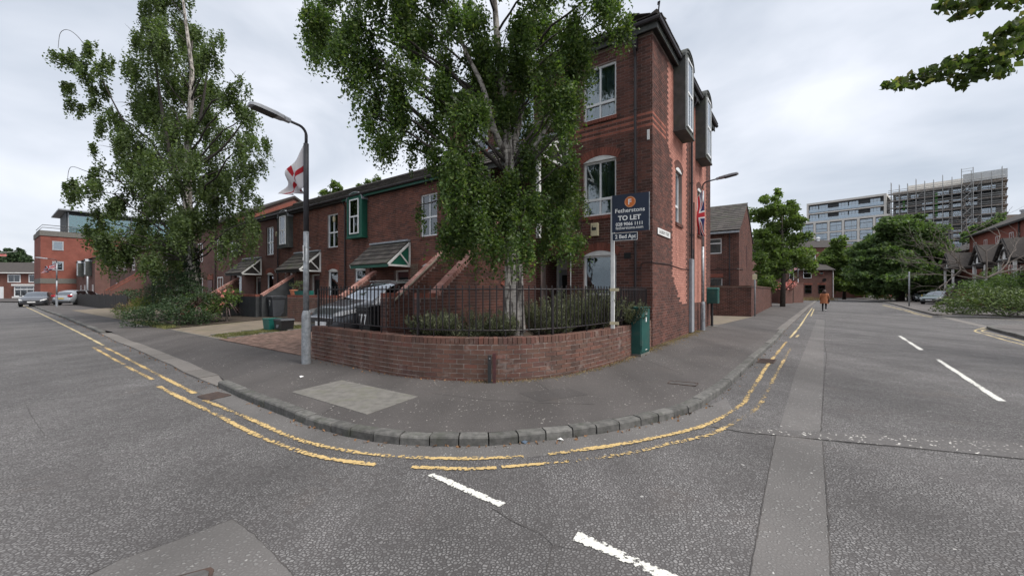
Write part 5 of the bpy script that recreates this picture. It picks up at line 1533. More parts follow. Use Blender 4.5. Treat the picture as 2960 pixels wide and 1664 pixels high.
def sign_post(loc, h, label, m='galv', r=.04, plate=None, rz=0):
    t = thing("sign_post", label, "post", loc, rz, "plain posts")
    mb = MB(); mb.lathe([(r, -.1), (r, h), (r*.6, h + .02)], n=10); mb.build("pole", m, t, smooth=True)
    if plate:
        w_, hh, mm = plate
        mb = MB(); mb.box(-w_/2, w_/2, -r - .012, -r, h - hh, h); mb.build("plate", mm, t)
    return t
sign_post(G(2182, 914, PAV), 2.35, "grey post with small cream plate at the yard wall's corner", plate=(.22, .3, 'cream'), rz=TH)
sign_post(G(2628, 884, PAV), 3.2, "bare galvanised post on the right-hand pavement", r=.06)
sign_post(AT(443, 907, 21.5) * Vector((1,1,0)) + Vector((0,0,PAV)), 3.6, "dark grey post rising from the low dark shrub", m='post_dark', r=.07)
sign_post(G(253, 880, PAV), 2.9, "grey post by the dark fence far down the left street", r=.07)
# distant lamp posts with flags
def far_lamp(px, vtop, label, flabel, kind, spread, arm_dir):
    b_ = G(px[0], px[1], PAV); d = b_.y
    H = CAMZ + (HZ - vtop) / FPX * d - .35
    t = lamp_post(b_, ang(arm_dir), label, H - .15, .6, .1, dark=False)
    (a, b2, c, e_) = spread
    flag(flabel, AT(*a, d), AT(*b2, d), AT(*c, d), AT(*e_, d), kind, .12, 8, Vector((.4, .9, 0)))
far_lamp((164,886), 748, "street lamp beside the dark car far down the left street", "union flag flying from the far left lamp post", 'flag_union', ((163,757),(163,776),(121,776),(121,790)), -YB)
far_lamp((2307,864), 760, "first flagged lamp post beyond the yard walls on the right", "small union flag beside the far tree on the right street", 'flag_union', ((2306,768),(2306,780),(2284,779),(2283,787)), XA)
far_lamp((2344,861), 772, "second flagged lamp post in front of the far house", "white and red flag in front of the far house's round window", 'flag_cross', ((2345,782),(2345,796),(2364,797),(2360,808)), XA)

# ================================================================== bins, boxes, pots
def wheelie(t_label, x, y, m, rz=0.0, num=None, z=None, group="bins in the front gardens"):
    z = zg(y) if z is None else z
    t = thing("wheelie_bin", t_label, "bin", W(x, y, z), TH + rz, group)
    mb = MB(); b0, b1 = (.20, .22), (.27, .30)
    q = lambda w_, d, zz: [(-w_, -d, zz), (w_, -d, zz), (w_, d, zz), (-w_, d, zz)]
    mb.add(q(.20,.22,.04) + q(.245,.285,.86) + q(.27,.31,.86) + q(.27,.31,.93), [(3,2,1,0)] + [(i, (i+1)%4, 4+(i+1)%4, 4+i) for i in range(4)] + [(4+i, 4+(i+1)%4, 8+(i+1)%4, 8+i) for i in range(4)] + [(8+i, 8+(i+1)%4, 12+(i+1)%4, 12+i) for i in range(4)] + [(12,13,14,15)])
    mb.build("body", m, t, bevel=.012)
    mb = MB(); mb.prism([(-.33, .93), (.33, .93), (.33, .97), (.15, 1.02), (-.28, 1.0), (-.33, .97)], 'x', -.285, .285); mb.build("lid", m, t, bevel=.012)
    mb = MB(); mb.tube([(-.24, .36, .95), (.24, .36, .95)], .018, 8); mb.build("handle", m, t)
    for s in (-1, 1):
        w_ = MB(); w_.lathe([(.05, -.025), (.10, -.025), (.10, .025), (.05, .025)], n=14); w_.xform(Matrix.Translation((s*.22, .23, .10)) @ Matrix.Rotation(math.pi/2, 4, 'Y')); w_.build("wheel", 'tyre', t)
    if num: lettering(t, num, .36, (0, -.276, .55), 'sign_white', rot=(math.pi/2 + .08, 0, 0), sx=.85, bold=.004)
    return t
wheelie("dark wheelie bin numbered 77 between the car and the stair", -5.33, -4.5, 'bin_black', num="77")
wheelie("grey wheelie bin in front of the black rendered wall", -16.93, -1.75, 'bin_grey', num="7")
wheelie("black wheelie bin under the low dark wall left of the grey bin", -19.6, -2.75, 'bin_black')
def crate(label, x, y, w_, d, h, m, z=None, lid=None, marks=False, rz=0):
    z = zg(y) if z is None else z
    t = thing("recycling_box", label, "box", W(x, y, z), TH + rz, "recycling boxes on the grass strip")
    mb = MB(); a, b_ = (w_*.43, d*.43), (w_/2, d/2)
    q = lambda s, zz: [(-s[0], -s[1], zz), (s[0], -s[1], zz), (s[0], s[1], zz), (-s[0], s[1], zz)]
    i_ = (b_[0] - .012, b_[1] - .012); ib = (a[0] - .01, a[1] - .01)
    mb.add(q(a, .0) + q(b_, h) + q(i_, h) + q(ib, .02), [(3,2,1,0)] + [(i, (i+1)%4, 4+(i+1)%4, 4+i) for i in range(4)] + [(4+i, 4+(i+1)%4, 8+(i+1)%4, 8+i) for i in range(4)] + [(8+i, 8+(i+1)%4, 12+(i+1)%4, 12+i) for i in range(4)] + [(12,13,14,15)])
    mb.build("tub", m, t)
    r = MB(); r.tube([(-b_[0], -b_[1], h), (b_[0], -b_[1], h), (b_[0], b_[1], h), (-b_[0], b_[1], h), (-b_[0], -b_[1], h)], .014, 6); r.build("rim", m, t)
    if lid:
        l = MB(); l.prism([(-w_/2 - .01, h + .005), (w_/2 + .01, h + .005), (w_/2 - .03, h + .05), (-w_/2 + .03, h + .05)], 'y', -d/2 - .01, d/2 + .01); l.build("lid", lid, t)
    if marks:
        for k in range(3): l = MB(); l.box(-.09, .09 - .03*k, -d*.47 - .012, -d*.47 - .006, h*.52 - k*.035, h*.52 - k*.035 + .018); l.build("print", 'lamp_grey', t)
    return t
crate("green recycling tub on the grass strip", -11.62, -4.15, .50, .42, .38, 'box_green')
crate("black lidded recycling box beside the green tub", -10.98, -4.05, .56, .42, .34, 'bin_black', lid='bin_grey', marks=True)
crate("red plastic tub behind the grey wheelie bin", -16.2, -1.15, .55, .45, .45, 'box_red')
def pot(label, x, y, z, r, h, m, kind):
    t = thing("plant_pot" if kind == 'pot' else "plant_trough", label, "plant pot", W(x, y, z), TH)
    mb = MB()
    if kind == 'pot': mb.lathe([(r*.72, 0), (r*.95, h*.75), (r*1.06, h*.76), (r*1.06, h), (r*.9, h), (r*.85, h*.85)], n=16)
    else: mb.prism([(-.1, 0), (.1, 0), (.13, h), (-.13, h)], 'x', -r, r)
    mb.build("pot", m, t)
    return t
PLANTS = []
pot("terracotta pot with a leafy plant on the low brick wall", -14.05, -2.3, 1.38, .15, .22, 'terracotta', 'pot'); PLANTS.append((W(-14.05, -2.3, 1.6), .30, 'pot'))
pot("teal plant trough on the low brick wall behind the lamp post", -13.2, -2.3, 1.38, .55, .17, 'box_green', 'trough'); PLANTS.append((W(-13.4, -2.3, 1.55), .45, 'pot'))

# ================================================================== vehicles
def car(label, loc, rz, paint, L=4.35, Wd=1.82, H=1.50, kind='hatch', group="parked cars", detail=True):
    t = thing("parked_car", label, "car", loc, rz, group)
    hl = L / 2; bh = H * .64     # belt height
    X = [-hl, -hl+.06, -hl+.25, -hl+.55, -hl+1.0, -.4, .35, .75, 1.15, hl-.55, hl-.22, hl-.06, hl]
    belt = [.58, .66, bh, bh+.02, bh+.01, bh-.01, bh-.03, bh-.04, bh-.06, bh-.13, bh-.22, bh-.36, .52]
    top = [.66, .80, bh+.22 if kind != 'saloon' else bh+.06, H-.14, H-.03, H, H-.03, H-.20, bh+.06, bh-.05, bh-.15, bh-.30, .58]
    if kind == 'saloon': top[3] = bh + .12; top[4] = H - .12
    hw = Wd / 2
    wb = [hw*.80, hw*.86, hw*.95, hw*.985, hw, hw, hw, hw, hw*.995, hw*.97, hw*.90, hw*.78, hw*.70]
    wr = [hw*.66, hw*.70, hw*.74, hw*.70, hw*.70, hw*.71, hw*.71, hw*.74, hw*.80, hw*.80, hw*.76, hw*.64, hw*.58]
    low = [.34, .26, .22, .22, .22, .22, .22, .22, .22, .22, .20, .24, .32]
    n = 56; xs = np.linspace(-hl, hl, n)
    f = lambda a: np.interp(xs, X, a)
    bz, tz, ww, rw, lz = f(belt), f(top), f(wb), f(wr), f(low)
    def sm(a): return np.convolve(np.pad(a, 2, mode='edge'), [.1, .2, .4, .2, .1], 'valid')
    bz, tz, ww, rw, lz = sm(bz), sm(tz), sm(ww), sm(rw), sm(lz)
    K = 8; ring = []
    for i, x in enumerate(xs):
        b_, tp_, w_, r_, l = bz[i], max(tz[i], bz[i] + .012), ww[i], rw[i], lz[i]
        half = [(0, l), (w_*.90, l), (w_*.985, l + .16), (w_, (l + b_)/2 + .05), (w_*.965, b_), (r_, tp_ - .05*min(1, (tp_-b_)/.3)), (r_*.6, tp_ - .008), (0, tp_)]
        ring.append(half)
    V = []
    for i, x in enumerate(xs):
        for (y, z) in ring[i]: V.append((x, y, z))
        for (y, z) in ring[i][-2:0:-1]: V.append((x, -y, z))
    R = 14
    groups = {'body': [], 'windscreen': [], 'rear_window': [], 'side_window': []}
    x_ws0, x_ws1 = .40, 1.20
    for i in range(n - 1):
        xm = (xs[i] + xs[i+1]) / 2
        for k in range(R):
            k2 = (k + 1) % R
            fc = (i*R + k, i*R + k2, (i+1)*R + k2, (i+1)*R + k)
            g_ = 'body'
            if k in (4, 9) and -hl + .75 < xm < .72 and not (-.35 < xm < -.22): g_ = 'side_window'
            if k in (5, 6, 7, 8) and x_ws0 < xm < x_ws1 - .02: g_ = 'windscreen'
            if k in (5, 6, 7, 8) and ((kind == 'hatch' and -hl + .12 < xm < -hl + .50) or (kind == 'saloon' and -hl + .6 < xm < -hl + 1.0)): g_ = 'rear_window'
            groups[g_].append(fc)
    groups['body'] += [tuple(range(R - 1, -1, -1)), tuple((n-1)*R + k for k in range(R))]
    for g_, fl in groups.items():
        if not fl: continue
        used = sorted({i for f_ in fl for i in f_}); mp_ = {u: q for q, u in enumerate(used)}
        mb = MB(); mb.add([V[u] for u in used], [tuple(mp_[q] for q in f_) for f_ in fl])
        mb.build(g_, paint if g_ == 'body' else 'car_glass', t, smooth=True)
    mb = MB(); mb.box(-hl + .5, .9, -hw*.6, hw*.6, .5, H*.62); mb.build("seats", 'interior', t)
    def bmp(x0, x1, s):
        mb = MB(); mb.prism([(-hw*.80, .22), (hw*.80, .22), (hw*.84, .40), (-hw*.84, .40)], 'x', x0, x1); mb.build("bumper", 'black_plastic', t, bevel=.03)
    bmp(hl - .18, hl + .02, 1); bmp(-hl - .02, -hl + .18, -1)
    for s in (-1, 1):
        for x in (hl - .82, -hl + .78):
            a = MB(); a.lathe([(.375, 0), (.375, .012)], n=24); a.xform(Matrix.Translation((x, s*(hw - .012), .34)) @ Matrix.Rotation(-s*math.pi/2, 4, 'X')); a.build("wheel_arch", 'black_plastic', t)
            w_ = MB(); w_.lathe([(.21, -.10), (.30, -.10), (.325, -.06), (.325, .07), (.30, .10), (.21, .10)], n=24); w_.xform(Matrix.Translation((x, s*(hw - .075), .325)) @ Matrix.Rotation(-s*math.pi/2, 4, 'X')); wo_ = w_.build("wheel", 'tyre', t)
            r_ = MB(); r_.lathe([(.03, .085), (.05, .095), (.06, .085)], n=12)
            for q in range(10):
                a_ = 2*math.pi*q/10; c_, s_2 = math.cos(a_), math.sin(a_)
                r_.add([(.04*c_ - .012*s_2, .04*s_2 + .012*c_, .085), (.04*c_ + .012*s_2, .04*s_2 - .012*c_, .085), (.21*c_ + .018*s_2, .21*s_2 - .018*c_, .10), (.21*c_ - .018*s_2, .21*s_2 + .018*c_, .10)], [(0,1,2,3)])
            r_.lathe([(.19, .10), (.215, .103), (.215, .09)], n=24)
            r_.xform(Matrix.Translation((x, s*(hw - .075), .325)) @ Matrix.Rotation(-s*math.pi/2, 4, 'X')); r_.build("rim", 'alloy', wo_)
        hlp = MB(); z = bh - .26
        hlp.add([(hl-.50, s*hw*.955, z+.10), (hl-.50, s*hw*.965, z+.02), (hl-.10, s*hw*.86, z-.06), (hl-.03, s*hw*.60, z-.08), (hl-.04, s*hw*.60, z-.01), (hl-.13, s*hw*.82, z+.05)], [(0,1,2,5), (5,2,3,4)])
        hlp.v = [(x + .03, y + s*.02, z_) for x, y, z_ in hlp.v]; hlp.build("headlight", 'plate_white', t)
        tl_ = MB(); tl_.box(-hl - .005, -hl + .22, s*hw*.62, s*hw*.93, bh - .12, bh + .06); tl_.build("tail_light", 'red_lamp', t, bevel=.02)
        mr = MB(); mr.prism([(.58, bh + .02), (.74, bh + .02), (.72, bh + .14), (.60, bh + .14)], 'y', s*(hw + .02), s*(hw + .18)); mr.build("mirror", paint, t, bevel=.02)
        if kind == 'hatch':
            rr = MB(); rr.tube([(-hl + .6, s*hw*.66, H - .06), (-.3, s*hw*.68, H + .03), (.35, s*hw*.68, H - .01)], .018, 6); rr.build("roof_rail", 'chrome', t)
    gr = MB(); gr.prism([(-hw*.55, .46), (hw*.55, .46), (hw*.62, .60), (-hw*.62, .60)], 'x', hl - .05, hl + .015); gr.build("grille", 'black_plastic', t, bevel=.02)
    ch = MB(); ch.tube([(hl + .012, -hw*.60, .61), (hl + .018, 0, .615), (hl + .012, hw*.60, .61)], .014, 6); ch.build("grille_trim", 'chrome', t)
    pl = MB(); pl.box(hl + .018, hl + .026, -.26, .26, .40, .51); pl.build("number_plate", 'plate_white', t)
    pl = MB(); pl.box(-hl - .03, -hl - .022, -.26, .26, .62, .73); pl.build("number_plate", 'yellow_post', t)
    return t
car("dark grey hatchback parked nose to the street behind the railing", W(-6.62, -2.95, zg(-3.0) + .0), ang(-YB), 'car_grey', 4.3, 1.82, 1.56)
cl = G(128, 889, 0) ; cl = AT(112, 884, 39.5); cl.z = .02
car("dark saloon facing us at the kerb far down the left street", cl, math.radians(-52), 'car_grey', 4.4, 1.82, 1.46, 'saloon')
c2 = AT(235, 876, 41.0); c2.z = PAV
car("silver hatchback with red tail light by the far lamp post", c2, math.radians(98), 'car_silver', 4.3, 1.8, 1.5)
def gcar(label, px, d, rz, paint, kind='hatch'):
    p = AT(px[0], px[1], d); p.z = .11
    car(label, p, math.radians(rz), paint, 4.3, 1.8, 1.46, kind)
gcar("sage grey car with alloy wheel half hidden by the big bush", (2718,850), 43, 200, 'car_sage')
gcar("pale green car parked behind the sage grey one", (2680,845), 52, 215, 'car_pale')
gcar("silver car parked left of the pale green one", (2655,845), 56, 235, 'car_silver')
gcar("red car beyond the clipped hedge", (2566,845), 66, 250, 'car_red')
gcar("pale car showing over the right end of the big bush", (2985,845), 30, 205, 'car_silver')
for k, (u, v) in enumerate(((2652,866),(2665,875))):
    p = G(u, v, .11)
    t = thing("bollard", "yellow bollard nearer the sage grey car" if k else "yellow bollard nearer the clipped hedge", "bollard", p, 0, "yellow bollards in the car park")
    mb = MB(); mb.lathe([(.06,-.05),(.06,.9),(.045,.96)], n=10); mb.build("post", 'yellow_post', t)
    mb = MB(); mb.lathe([(.062,.70),(.062,.80)], n=10); mb.build("band", 'sign_white', t)

# ================================================================== person walking away
pp = G(2383, 900)
t = thing("person", "person in a tan coat and dark trousers walking away along the road", "person", pp, ang(Vector((.62,.785,0))) - math.pi/2)
def skin(name, verts, edges, radii, mats, parent, root=0, sub=2):
    me = bpy.data.meshes.new(name); me.from_pydata(verts, edges, [])
    me.materials.append(M[mats]); o = link(name, me, parent)
    sk = o.modifiers.new("skin", 'SKIN'); sk.use_smooth_shade = True
    lay = me.skin_vertices[0].data if me.skin_vertices else None
    if lay is None:
        bpy.context.view_layer.objects.active = o
    for i, r in enumerate(radii):
        rr = r if isinstance(r, tuple) else (r, r)
        me.skin_vertices[0].data[i].radius = rr; me.skin_vertices[0].data[i].use_root = (i == root)
    sb = o.modifiers.new("sub", 'SUBSURF'); sb.levels = sub; sb.render_levels = sub
    return o
mat('skin', (0.42,0.26,0.19), (0.36,0.21,0.155), 6, .6); mat('coat', (0.34,0.13,0.058), (0.27,0.10,0.045), 9, .85); mat('hair', (0.055,0.024,0.017), (0.035,0.016,0.012), 20, .55)
mat('trousers', (0.011,0.011,0.016), None, 9, .8)
bodyv = [(0,0,.86),(0,0,1.0),(0,0,1.2),(0,.0,1.32),(0,.01,1.40),(0,.02,1.50),(0,.02,1.58),
         (-.09,.0,.80),(-.10,.03,.46),(-.10,-.03,.08),(-.10,.10,.035), (.09,.0,.80),(.09,-.02,.46),(.09,-.20,.13),(.09,-.10,.04),
         (-.17,0,1.31),(-.22,-.02,1.06),(-.20,.10,.86),(-.19,.14,.78), (.17,0,1.31),(.22,.02,1.06),(.20,.12,.90),(.18,.18,.84)]
bodye = [(0,1),(1,2),(2,3),(3,4),(4,5),(5,6),(0,7),(7,8),(8,9),(9,10),(0,11),(11,12),(12,13),(13,14),(3,15),(15,16),(16,17),(17,18),(3,19),(19,20),(20,21),(21,22)]
bodyr = [(.14,.10),(.12,.09),(.14,.10),(.12,.08),.05,.085,.075,.085,.06,.042,.035,.085,.06,.042,.035,.055,.045,.035,.03,.055,.045,.035,.03]
try:
    body_o = skin("body", bodyv, bodye, bodyr, 'trousers', t)
except Exception as ex:
    mb = MB()
    for a, b_ in bodye: mb.tube([bodyv[a], bodyv[b_]], [bodyr[a] if not isinstance(bodyr[a], tuple) else bodyr[a][0], bodyr[b_] if not isinstance(bodyr[b_], tuple) else bodyr[b_][0]], 10)
    body_o = mb.build("body", 'trousers', t, smooth=True)
co = MB(); vs_, fs_ = [], []
rings = [(.60,.27,.20,-.02),(.75,.245,.185,-.01),(.95,.205,.16,0),(1.08,.185,.14,0),(1.22,.205,.145,0),(1.33,.195,.125,0),(1.385,.12,.09,0),(1.40,.07,.06,0)]
for j, (z, rx, ry, yo) in enumerate(rings):
    for k in range(24):
        a = 2*math.pi*k/24; w_ = 1 + (.05*math.sin(a*6 + 1) if j < 2 else 0)
        vs_.append((rx*w_*math.cos(a), yo + ry*w_*math.sin(a), z + (.015*math.sin(3*a) if j == 0 else 0)))
for j in range(len(rings)-1):
    for k in range(24): k2 = (k+1) % 24; fs_.append((j*24+k, j*24+k2, (j+1)*24+k2, (j+1)*24+k))
fs_.append(tuple((len(rings)-1)*24+k for k in range(24)))
co.add(vs_, fs_)
co.build("coat", 'coat', t, smooth=True)
for s, pts_ in ((-1, [(-.17,0,1.33),(-.235,-.02,1.06),(-.215,.10,.84)]), (1, [(.17,0,1.33),(.235,.02,1.06),(.215,.12,.88)])):
    mb = MB(); mb.tube(pts_, [.075,.062,.055], 12); mb.build("sleeve", 'coat', t, smooth=True)
    mb = MB(); h_ = Vector(pts_[-1]); mb.tube([h_, h_ + Vector((0,.02,-.06)), h_ + Vector((0,.03,-.09))], [.028,.036,.026], 8)
    for q in range(4): mb.tube([h_ + Vector((-.024 + .016*q, .03, -.08)), h_ + Vector((-.024 + .016*q, .045, -.12)), h_ + Vector((-.022 + .015*q, .06, -.15 + .008*abs(q-1.5)))], [.008,.008,.006], 6)
    mb.tube([h_ + Vector((-s*.03, .03, -.05)), h_ + Vector((-s*.045, .05, -.09)), h_ + Vector((-s*.04, .06, -.11))], [.009,.009,.006], 6)
    mb.build("hand", 'skin', t, smooth=True)
hm = MB(); vs_, fs_ = [], []
hr = [(1.33,.13,.06,-.06),(1.42,.135,.10,-.045),(1.50,.125,.115,-.02),(1.56,.105,.105,-.005),(1.605,.06,.065,0),(1.615,.01,.01,0)]
for j, (z, rx, ry, yo) in enumerate(hr):
    for k in range(18): a = 2*math.pi*k/18; vs_.append((rx*math.cos(a), yo + ry*math.sin(a) , z + (.015*math.sin(5*a) if j == 0 else 0)))
for j in range(len(hr)-1):
    for k in range(18): k2 = (k+1) % 18; fs_.append((j*18+k, j*18+k2, (j+1)*18+k2, (j+1)*18+k))
hm.add(vs_, fs_); hm.build("hair", 'hair', t, smooth=True)
for x, y, z, rot in ((-.10, .03, .0, 0), (.09, -.17, .05, .9)):
    mb = MB(); mb.prism([(-.10, .0), (.15, .0), (.15, .03), (.05, .09), (-.08, .09), (-.10, .05)], 'x', -.042, .042); mb.xform(Matrix.Translation((x, y, z)) @ Matrix.Rotation(-rot, 4, 'X')); sh_ = mb.build("shoe", 'sign_black', t, bevel=.015)
    mb = MB(); mb.box(-.045, .045, -.11, .155, -.005, .018); mb.xform(Matrix.Translation((x, y, z)) @ Matrix.Rotation(-rot, 4, 'X')); mb.build("sole", 'sign_white', sh_)
bgp = pp + Vector((.785,-.62,0)) * .27 + Vector((0,0,.70))
t = thing("handbag", "dark brown handbag at the walking person's right side", "handbag", bgp, ang(Vector((.62,.785,0))) - math.pi/2)
mb = MB(); mb.prism([(-.14, 0), (.14, 0), (.12, .2), (-.12, .2)], 'x', -.05, .05); mb.build("bag", 'hair', t, bevel=.02)
mb = MB(); mb.tube([(0, -.09, .2), (-.02, -.05, .45), (-.05, 0, .62), (-.02, .05, .45), (0, .09, .2)], .01, 6); mb.build("strap", 'hair', t)
# ================================================================== right-hand side: yard walls and houses down the street
t = ht("yard_wall", "tall dark brick yard wall turning along the right-hand pavement", "wall", .8, 20, PAV)
YW1 = 1.78
mb = MB(); mb.box(-6.5, .8, 15.2, 15.42, 0, YW1); mb.box(.58, .8, 15.42, 33.0, 0, YW1); mb.box(-6.5, -1.6, 15.19, 15.43, YW1, YW1 + .22); part(t, "wall_core", mb, 'mortar')
it = brick_items(t, 'x', 15.2, -1, -6.5, .8, .08, YW1 - .02, []) + brick_items(t, 'y', .8, 1, 15.2, 33.0, .08, YW1 - .02, [])
pieces(t, "brick", it, ['brick_dark'], 200, "brickwork")
mb = MB(); mb.box(-6.6, .86, 15.15, 15.47, YW1, YW1 + .06); mb.box(.54, .86, 15.47, 33.05, YW1, YW1 + .06); part(t, "coping", mb, 'brick_wall')
sheet("yard", [tuple(W(x, y, PAV + .005)) for x, y in ((-7, 8.2), (.25, 8.2), (.9, 15.1), (-7, 15.1))], 'garden_paving')

t = ht("gabled_house", "brick house with tiled roof and gable end beyond the corner block", "house", -4, 21)
mb = MB(); wall_boxes(mb, -9, 0, 0, 5.25, [(-2.15,-.94,3.85,4.78), (-2.15,-.9,1.3,2.35)], .25); canon(mb, 'x', 17.06, -1)
mb.box(-.25, 0, 17.31, 24.75, 0, 5.25); mb.prism([(17.06, 5.25), (24.75, 5.25), (20.9, 7.35)], 'x', -.25, 0); mb.box(-9, -8.75, 17.31, 24.75, 0, 5.25)
part(t, "wall_core", mb, 'mortar')
it = brick_items(t, 'x', 17.06, -1, -9, 0, 0, 5.2, [(-2.15,-.94,3.85,4.78), (-2.15,-.9,1.3,2.35)]) + [i_ for i_ in brick_items(t, 'y', 0, 1, 17.06, 24.75, 0, 7.2, []) if i_[0][2] < 5.25 or i_[0][2] - 5.25 < 2.05 * (1 - abs(i_[0][1] + 21 - 20.9) / 3.8)]
pieces(t, "brick", it, ['brick_dark'], 100, "brickwork")
window(t, 'x', 17.06, -1, -2.15, -.94, 3.85, 4.78, (), (.68,), 'curtain_dark'); window(t, 'x', 17.06, -1, -2.15, -.9, 1.3, 2.35, (), (.5,), 'curtain_dark')
mb = MB(); mb.box(-2.2, -.85, 17.03, 17.05, 2.38, 2.60); part(t, "lintel", mb, 'brick_arch')
mb = MB(); mb.box(.004, .02, 20.75, 21.05, 3.2, 4.6); part(t, "gable_slit", mb, 'steel_red')
downpipe(t, 'x', 17.06, -1, -.5, .3, 5.1)
mb = MB(); mb.prism([(16.75, 5.22), (20.9, 7.5), (25.05, 5.22), (25.05, 5.1), (20.9, 7.38), (16.75, 5.1)], 'x', -9, .06); part(t, "roof", mb, 'tile')
tiles(t, Vector((-9, 16.68, 5.19)), (1,0,0), Vector((0, 4.15, 2.28)).normalized(), 28, 14, 9.1 / 28, 4.75 / 14, 120)
mb = MB(); mb.box(-9, .05, 16.66, 16.74, 5.02, 5.14); part(t, "gutter", mb, 'lead')
mb = MB(); mb.tube([(-2.2, 17.0, 2.85), (-.1, 17.0, 2.85), (.03, 17.1, 2.85), (.03, 19, 2.9)], .015, 5); part(t, "cable", mb, 'pipe')

t = ht("set_back_house", "brick house with a white name board half hidden by the leafy tree", "house", -4, 38)
mb = MB(); mb.box(-9, -1.0, 34, 42, 0, 5.0); part(t, "wall", mb, 'brick_far')
mb = MB(); mb.prism([(33.7, 5.0), (38, 7.1), (42.3, 5.0)], 'x', -9.2, -.8); part(t, "roof", mb, 'tile_far')
mb = MB(); mb.box(-4.6, -1.4, 33.94, 33.99, 3.0, 3.35); part(t, "name_board", mb, 'sign_white')
window(t, 'x', 33.97, -1, -5.2, -3.2, 1.0, 2.2, (.5,), (), 'curtain_dark', set_=0, simple=True)
for k, (u0, u1, d, h, lab) in enumerate(((2252,2287,44,1.5,"low brick garden wall with a timber gate beyond the yard wall"), (2290,2318,47,2.3,"brick pier wall by the red-leaved shrub on the right street"))):
    a, b_ = AT(u0, 860, d), AT(u1, 860, d + 1.5)
    t = thing("garden_wall", lab, "wall", ((a.x+b_.x)/2, (a.y+b_.y)/2, PAV), ang(b_ - a), "garden walls on the right street")
    L = (b_ - a).xy.length
    mb = MB(); mb.box(-L/2, L/2, -.15, .15, -.05, h); mb.box(L/2 - .3, L/2, .15, 6, -.05, h); mb.build("wall_core", 'brick_far', t)
    mb = MB(); mb.box(-L/2 - .03, L/2 + .03, -.18, .18, h, h + .07); mb.build("coping", 'brick_far_brown', t)
    if k == 0:
        for q in range(5):
            mb = MB(); mb.box(-L/2 + .1 + q*.14, -L/2 + .22 + q*.14, -.19, -.16, .1, 1.9); mb.build("gate_board", 'trellis', t)

def box_building(name, label, cat, P, rz, w_, dp, h, m, roof=None, rm='tile_far', ridge=1.6, hip=0):
    """P front centre on the ground; front faces local -y"""
    t = thing(name, label, cat, P, rz)
    mb = MB(); mb.box(-w_/2, w_/2, 0, dp, -.1, h); mb.build("wall", m, t)
    e_ = .35
    if roof == 'gable':
        mb = MB(); mb.prism([(-e_, h - .05), (dp/2, h + ridge), (dp + e_, h - .05), (dp + e_, h - .17), (dp/2, h + ridge - .15), (-e_, h - .17)], 'x', -w_/2 - .1, w_/2 + .1); mb.build("roof", rm, t)
        mb = MB(); mb.prism([(0, h), (dp, h), (dp/2, h + ridge - .2)], 'x', -w_/2, w_/2); mb.build("gable_wall", m, t)
    elif roof == 'hip':
        mb = MB(); q = dp/2
        mb.add([(-w_/2-e_,-e_,h),(w_/2+e_,-e_,h),(w_/2+e_,dp+e_,h),(-w_/2-e_,dp+e_,h),(-w_/2+q,dp/2,h+ridge),(w_/2-q,dp/2,h+ridge)], [(0,1,5,4),(1,2,5),(2,3,4,5),(3,0,4),(3,2,1,0)]); mb.build("roof", rm, t)
    return t
def win(t, s0, s1, z0, z1, y=0.0, cols=(.5,), rows=(), cu='curtain', frame='upvc', glass='glass', d=.03, fr=.06):
    ORG[t.name] = (0, 0, 0)
    return window(t, 'x', y - d - .03, -1, s0, s1, z0, z1, cols, rows, cu, set_=0, simple=True, fr=fr, frame=frame, glass=glass)

p = AT(2344, 858, 69); p.z = PAV
t = box_building("end_house", "small two-storey brick house with round window at the street's end", "house", p, -.10, 7.4, 6, 5.1, 'brick_far', 'gable', ridge=1.3)
win(t, -1.25, .05, 3.6, 5.0, cols=(), rows=(.65,)); win(t, -1.0, .1, 1.0, 2.4, cols=(), rows=(.5,), frame='steel_dark'); win(t, 1.2, 2.3, 1.0, 2.4, cols=(), rows=(.5,), frame='steel_dark'); win(t, -3.5, -2.8, 3.3, 4.6, cols=())
for x0, x1 in ((-1.15, .25), (1.05, 2.45)): mb = MB(); mb.box(x0, x1, -.03, -.003, 2.45, 2.75); mb.build("lintel", 'brick_arch', t)
mb = MB(); mb.tube([(1.7 + .38*math.cos(a), -.05, 4.45 + .38*math.sin(a)) for a in [2*math.pi*k/20 for k in range(21)]], .07, 6); o = mb.build("round_window", 'brick_far_red', t)
mb = MB(); mb.prism([(1.7 + .36*math.cos(a), 4.45 + .36*math.sin(a)) for a in [2*math.pi*k/20 for k in range(20)]], 'y', -.04, -.004); mb.build("pane", 'interior', o)
mb = MB(); mb.box(1.36, 2.04, -.06, -.04, 4.42, 4.48); mb.build("glazing_bar", 'upvc', o)
mb = MB(); mb.lathe([(.02,0),(.22,.05),(.34,.13)], n=16); mb.xform(Matrix.Translation((2.0, -.12, 3.3)) @ Matrix.Rotation(1.9, 4, 'X')); mb.build("satellite_dish", 'steel_dark', t)
mb = MB(); mb.tube([(3.55, -.06, 5.0), (3.55, -.06, .2)], .05, 6); mb.build("downpipe", 'white_paint', t)
p = AT(2340, 850, 92); p.z = PAV
t = box_building("apartment_block", "brown brick apartment block with hipped roof behind the end house", "building", p, -.12, 24, 11, 11.4, 'brick_far_brown', 'hip', ridge=2.4)
for x in (-10, -6.5, -3, .5, 4.0, 7.5, 10):
    for z in (8.5, 5.6, 2.7): win(t, x - .75, x + .75, z, z + 1.6, cols=(.5,), rows=(), d=.05, fr=.12)
mb = MB(); mb.lathe([(.28, 13.4), (.28, 13.9), (.42, 14.0), (.42, 14.15), (.2, 14.3)], (4.5, 4.5, 0), 12); mb.build("roof_vent", 'upvc', t)
mb = MB(); mb.box(-13.5, -4, -2.5, -1.5, 10.9, 11.5); mb.build("side_canopy", 'white_paint', t)
p = AT(2440, 858, 82); p.z = PAV
t = thing("far_wall", "low brown brick wall under the trees at the end of the right street", "wall", p, -.1)
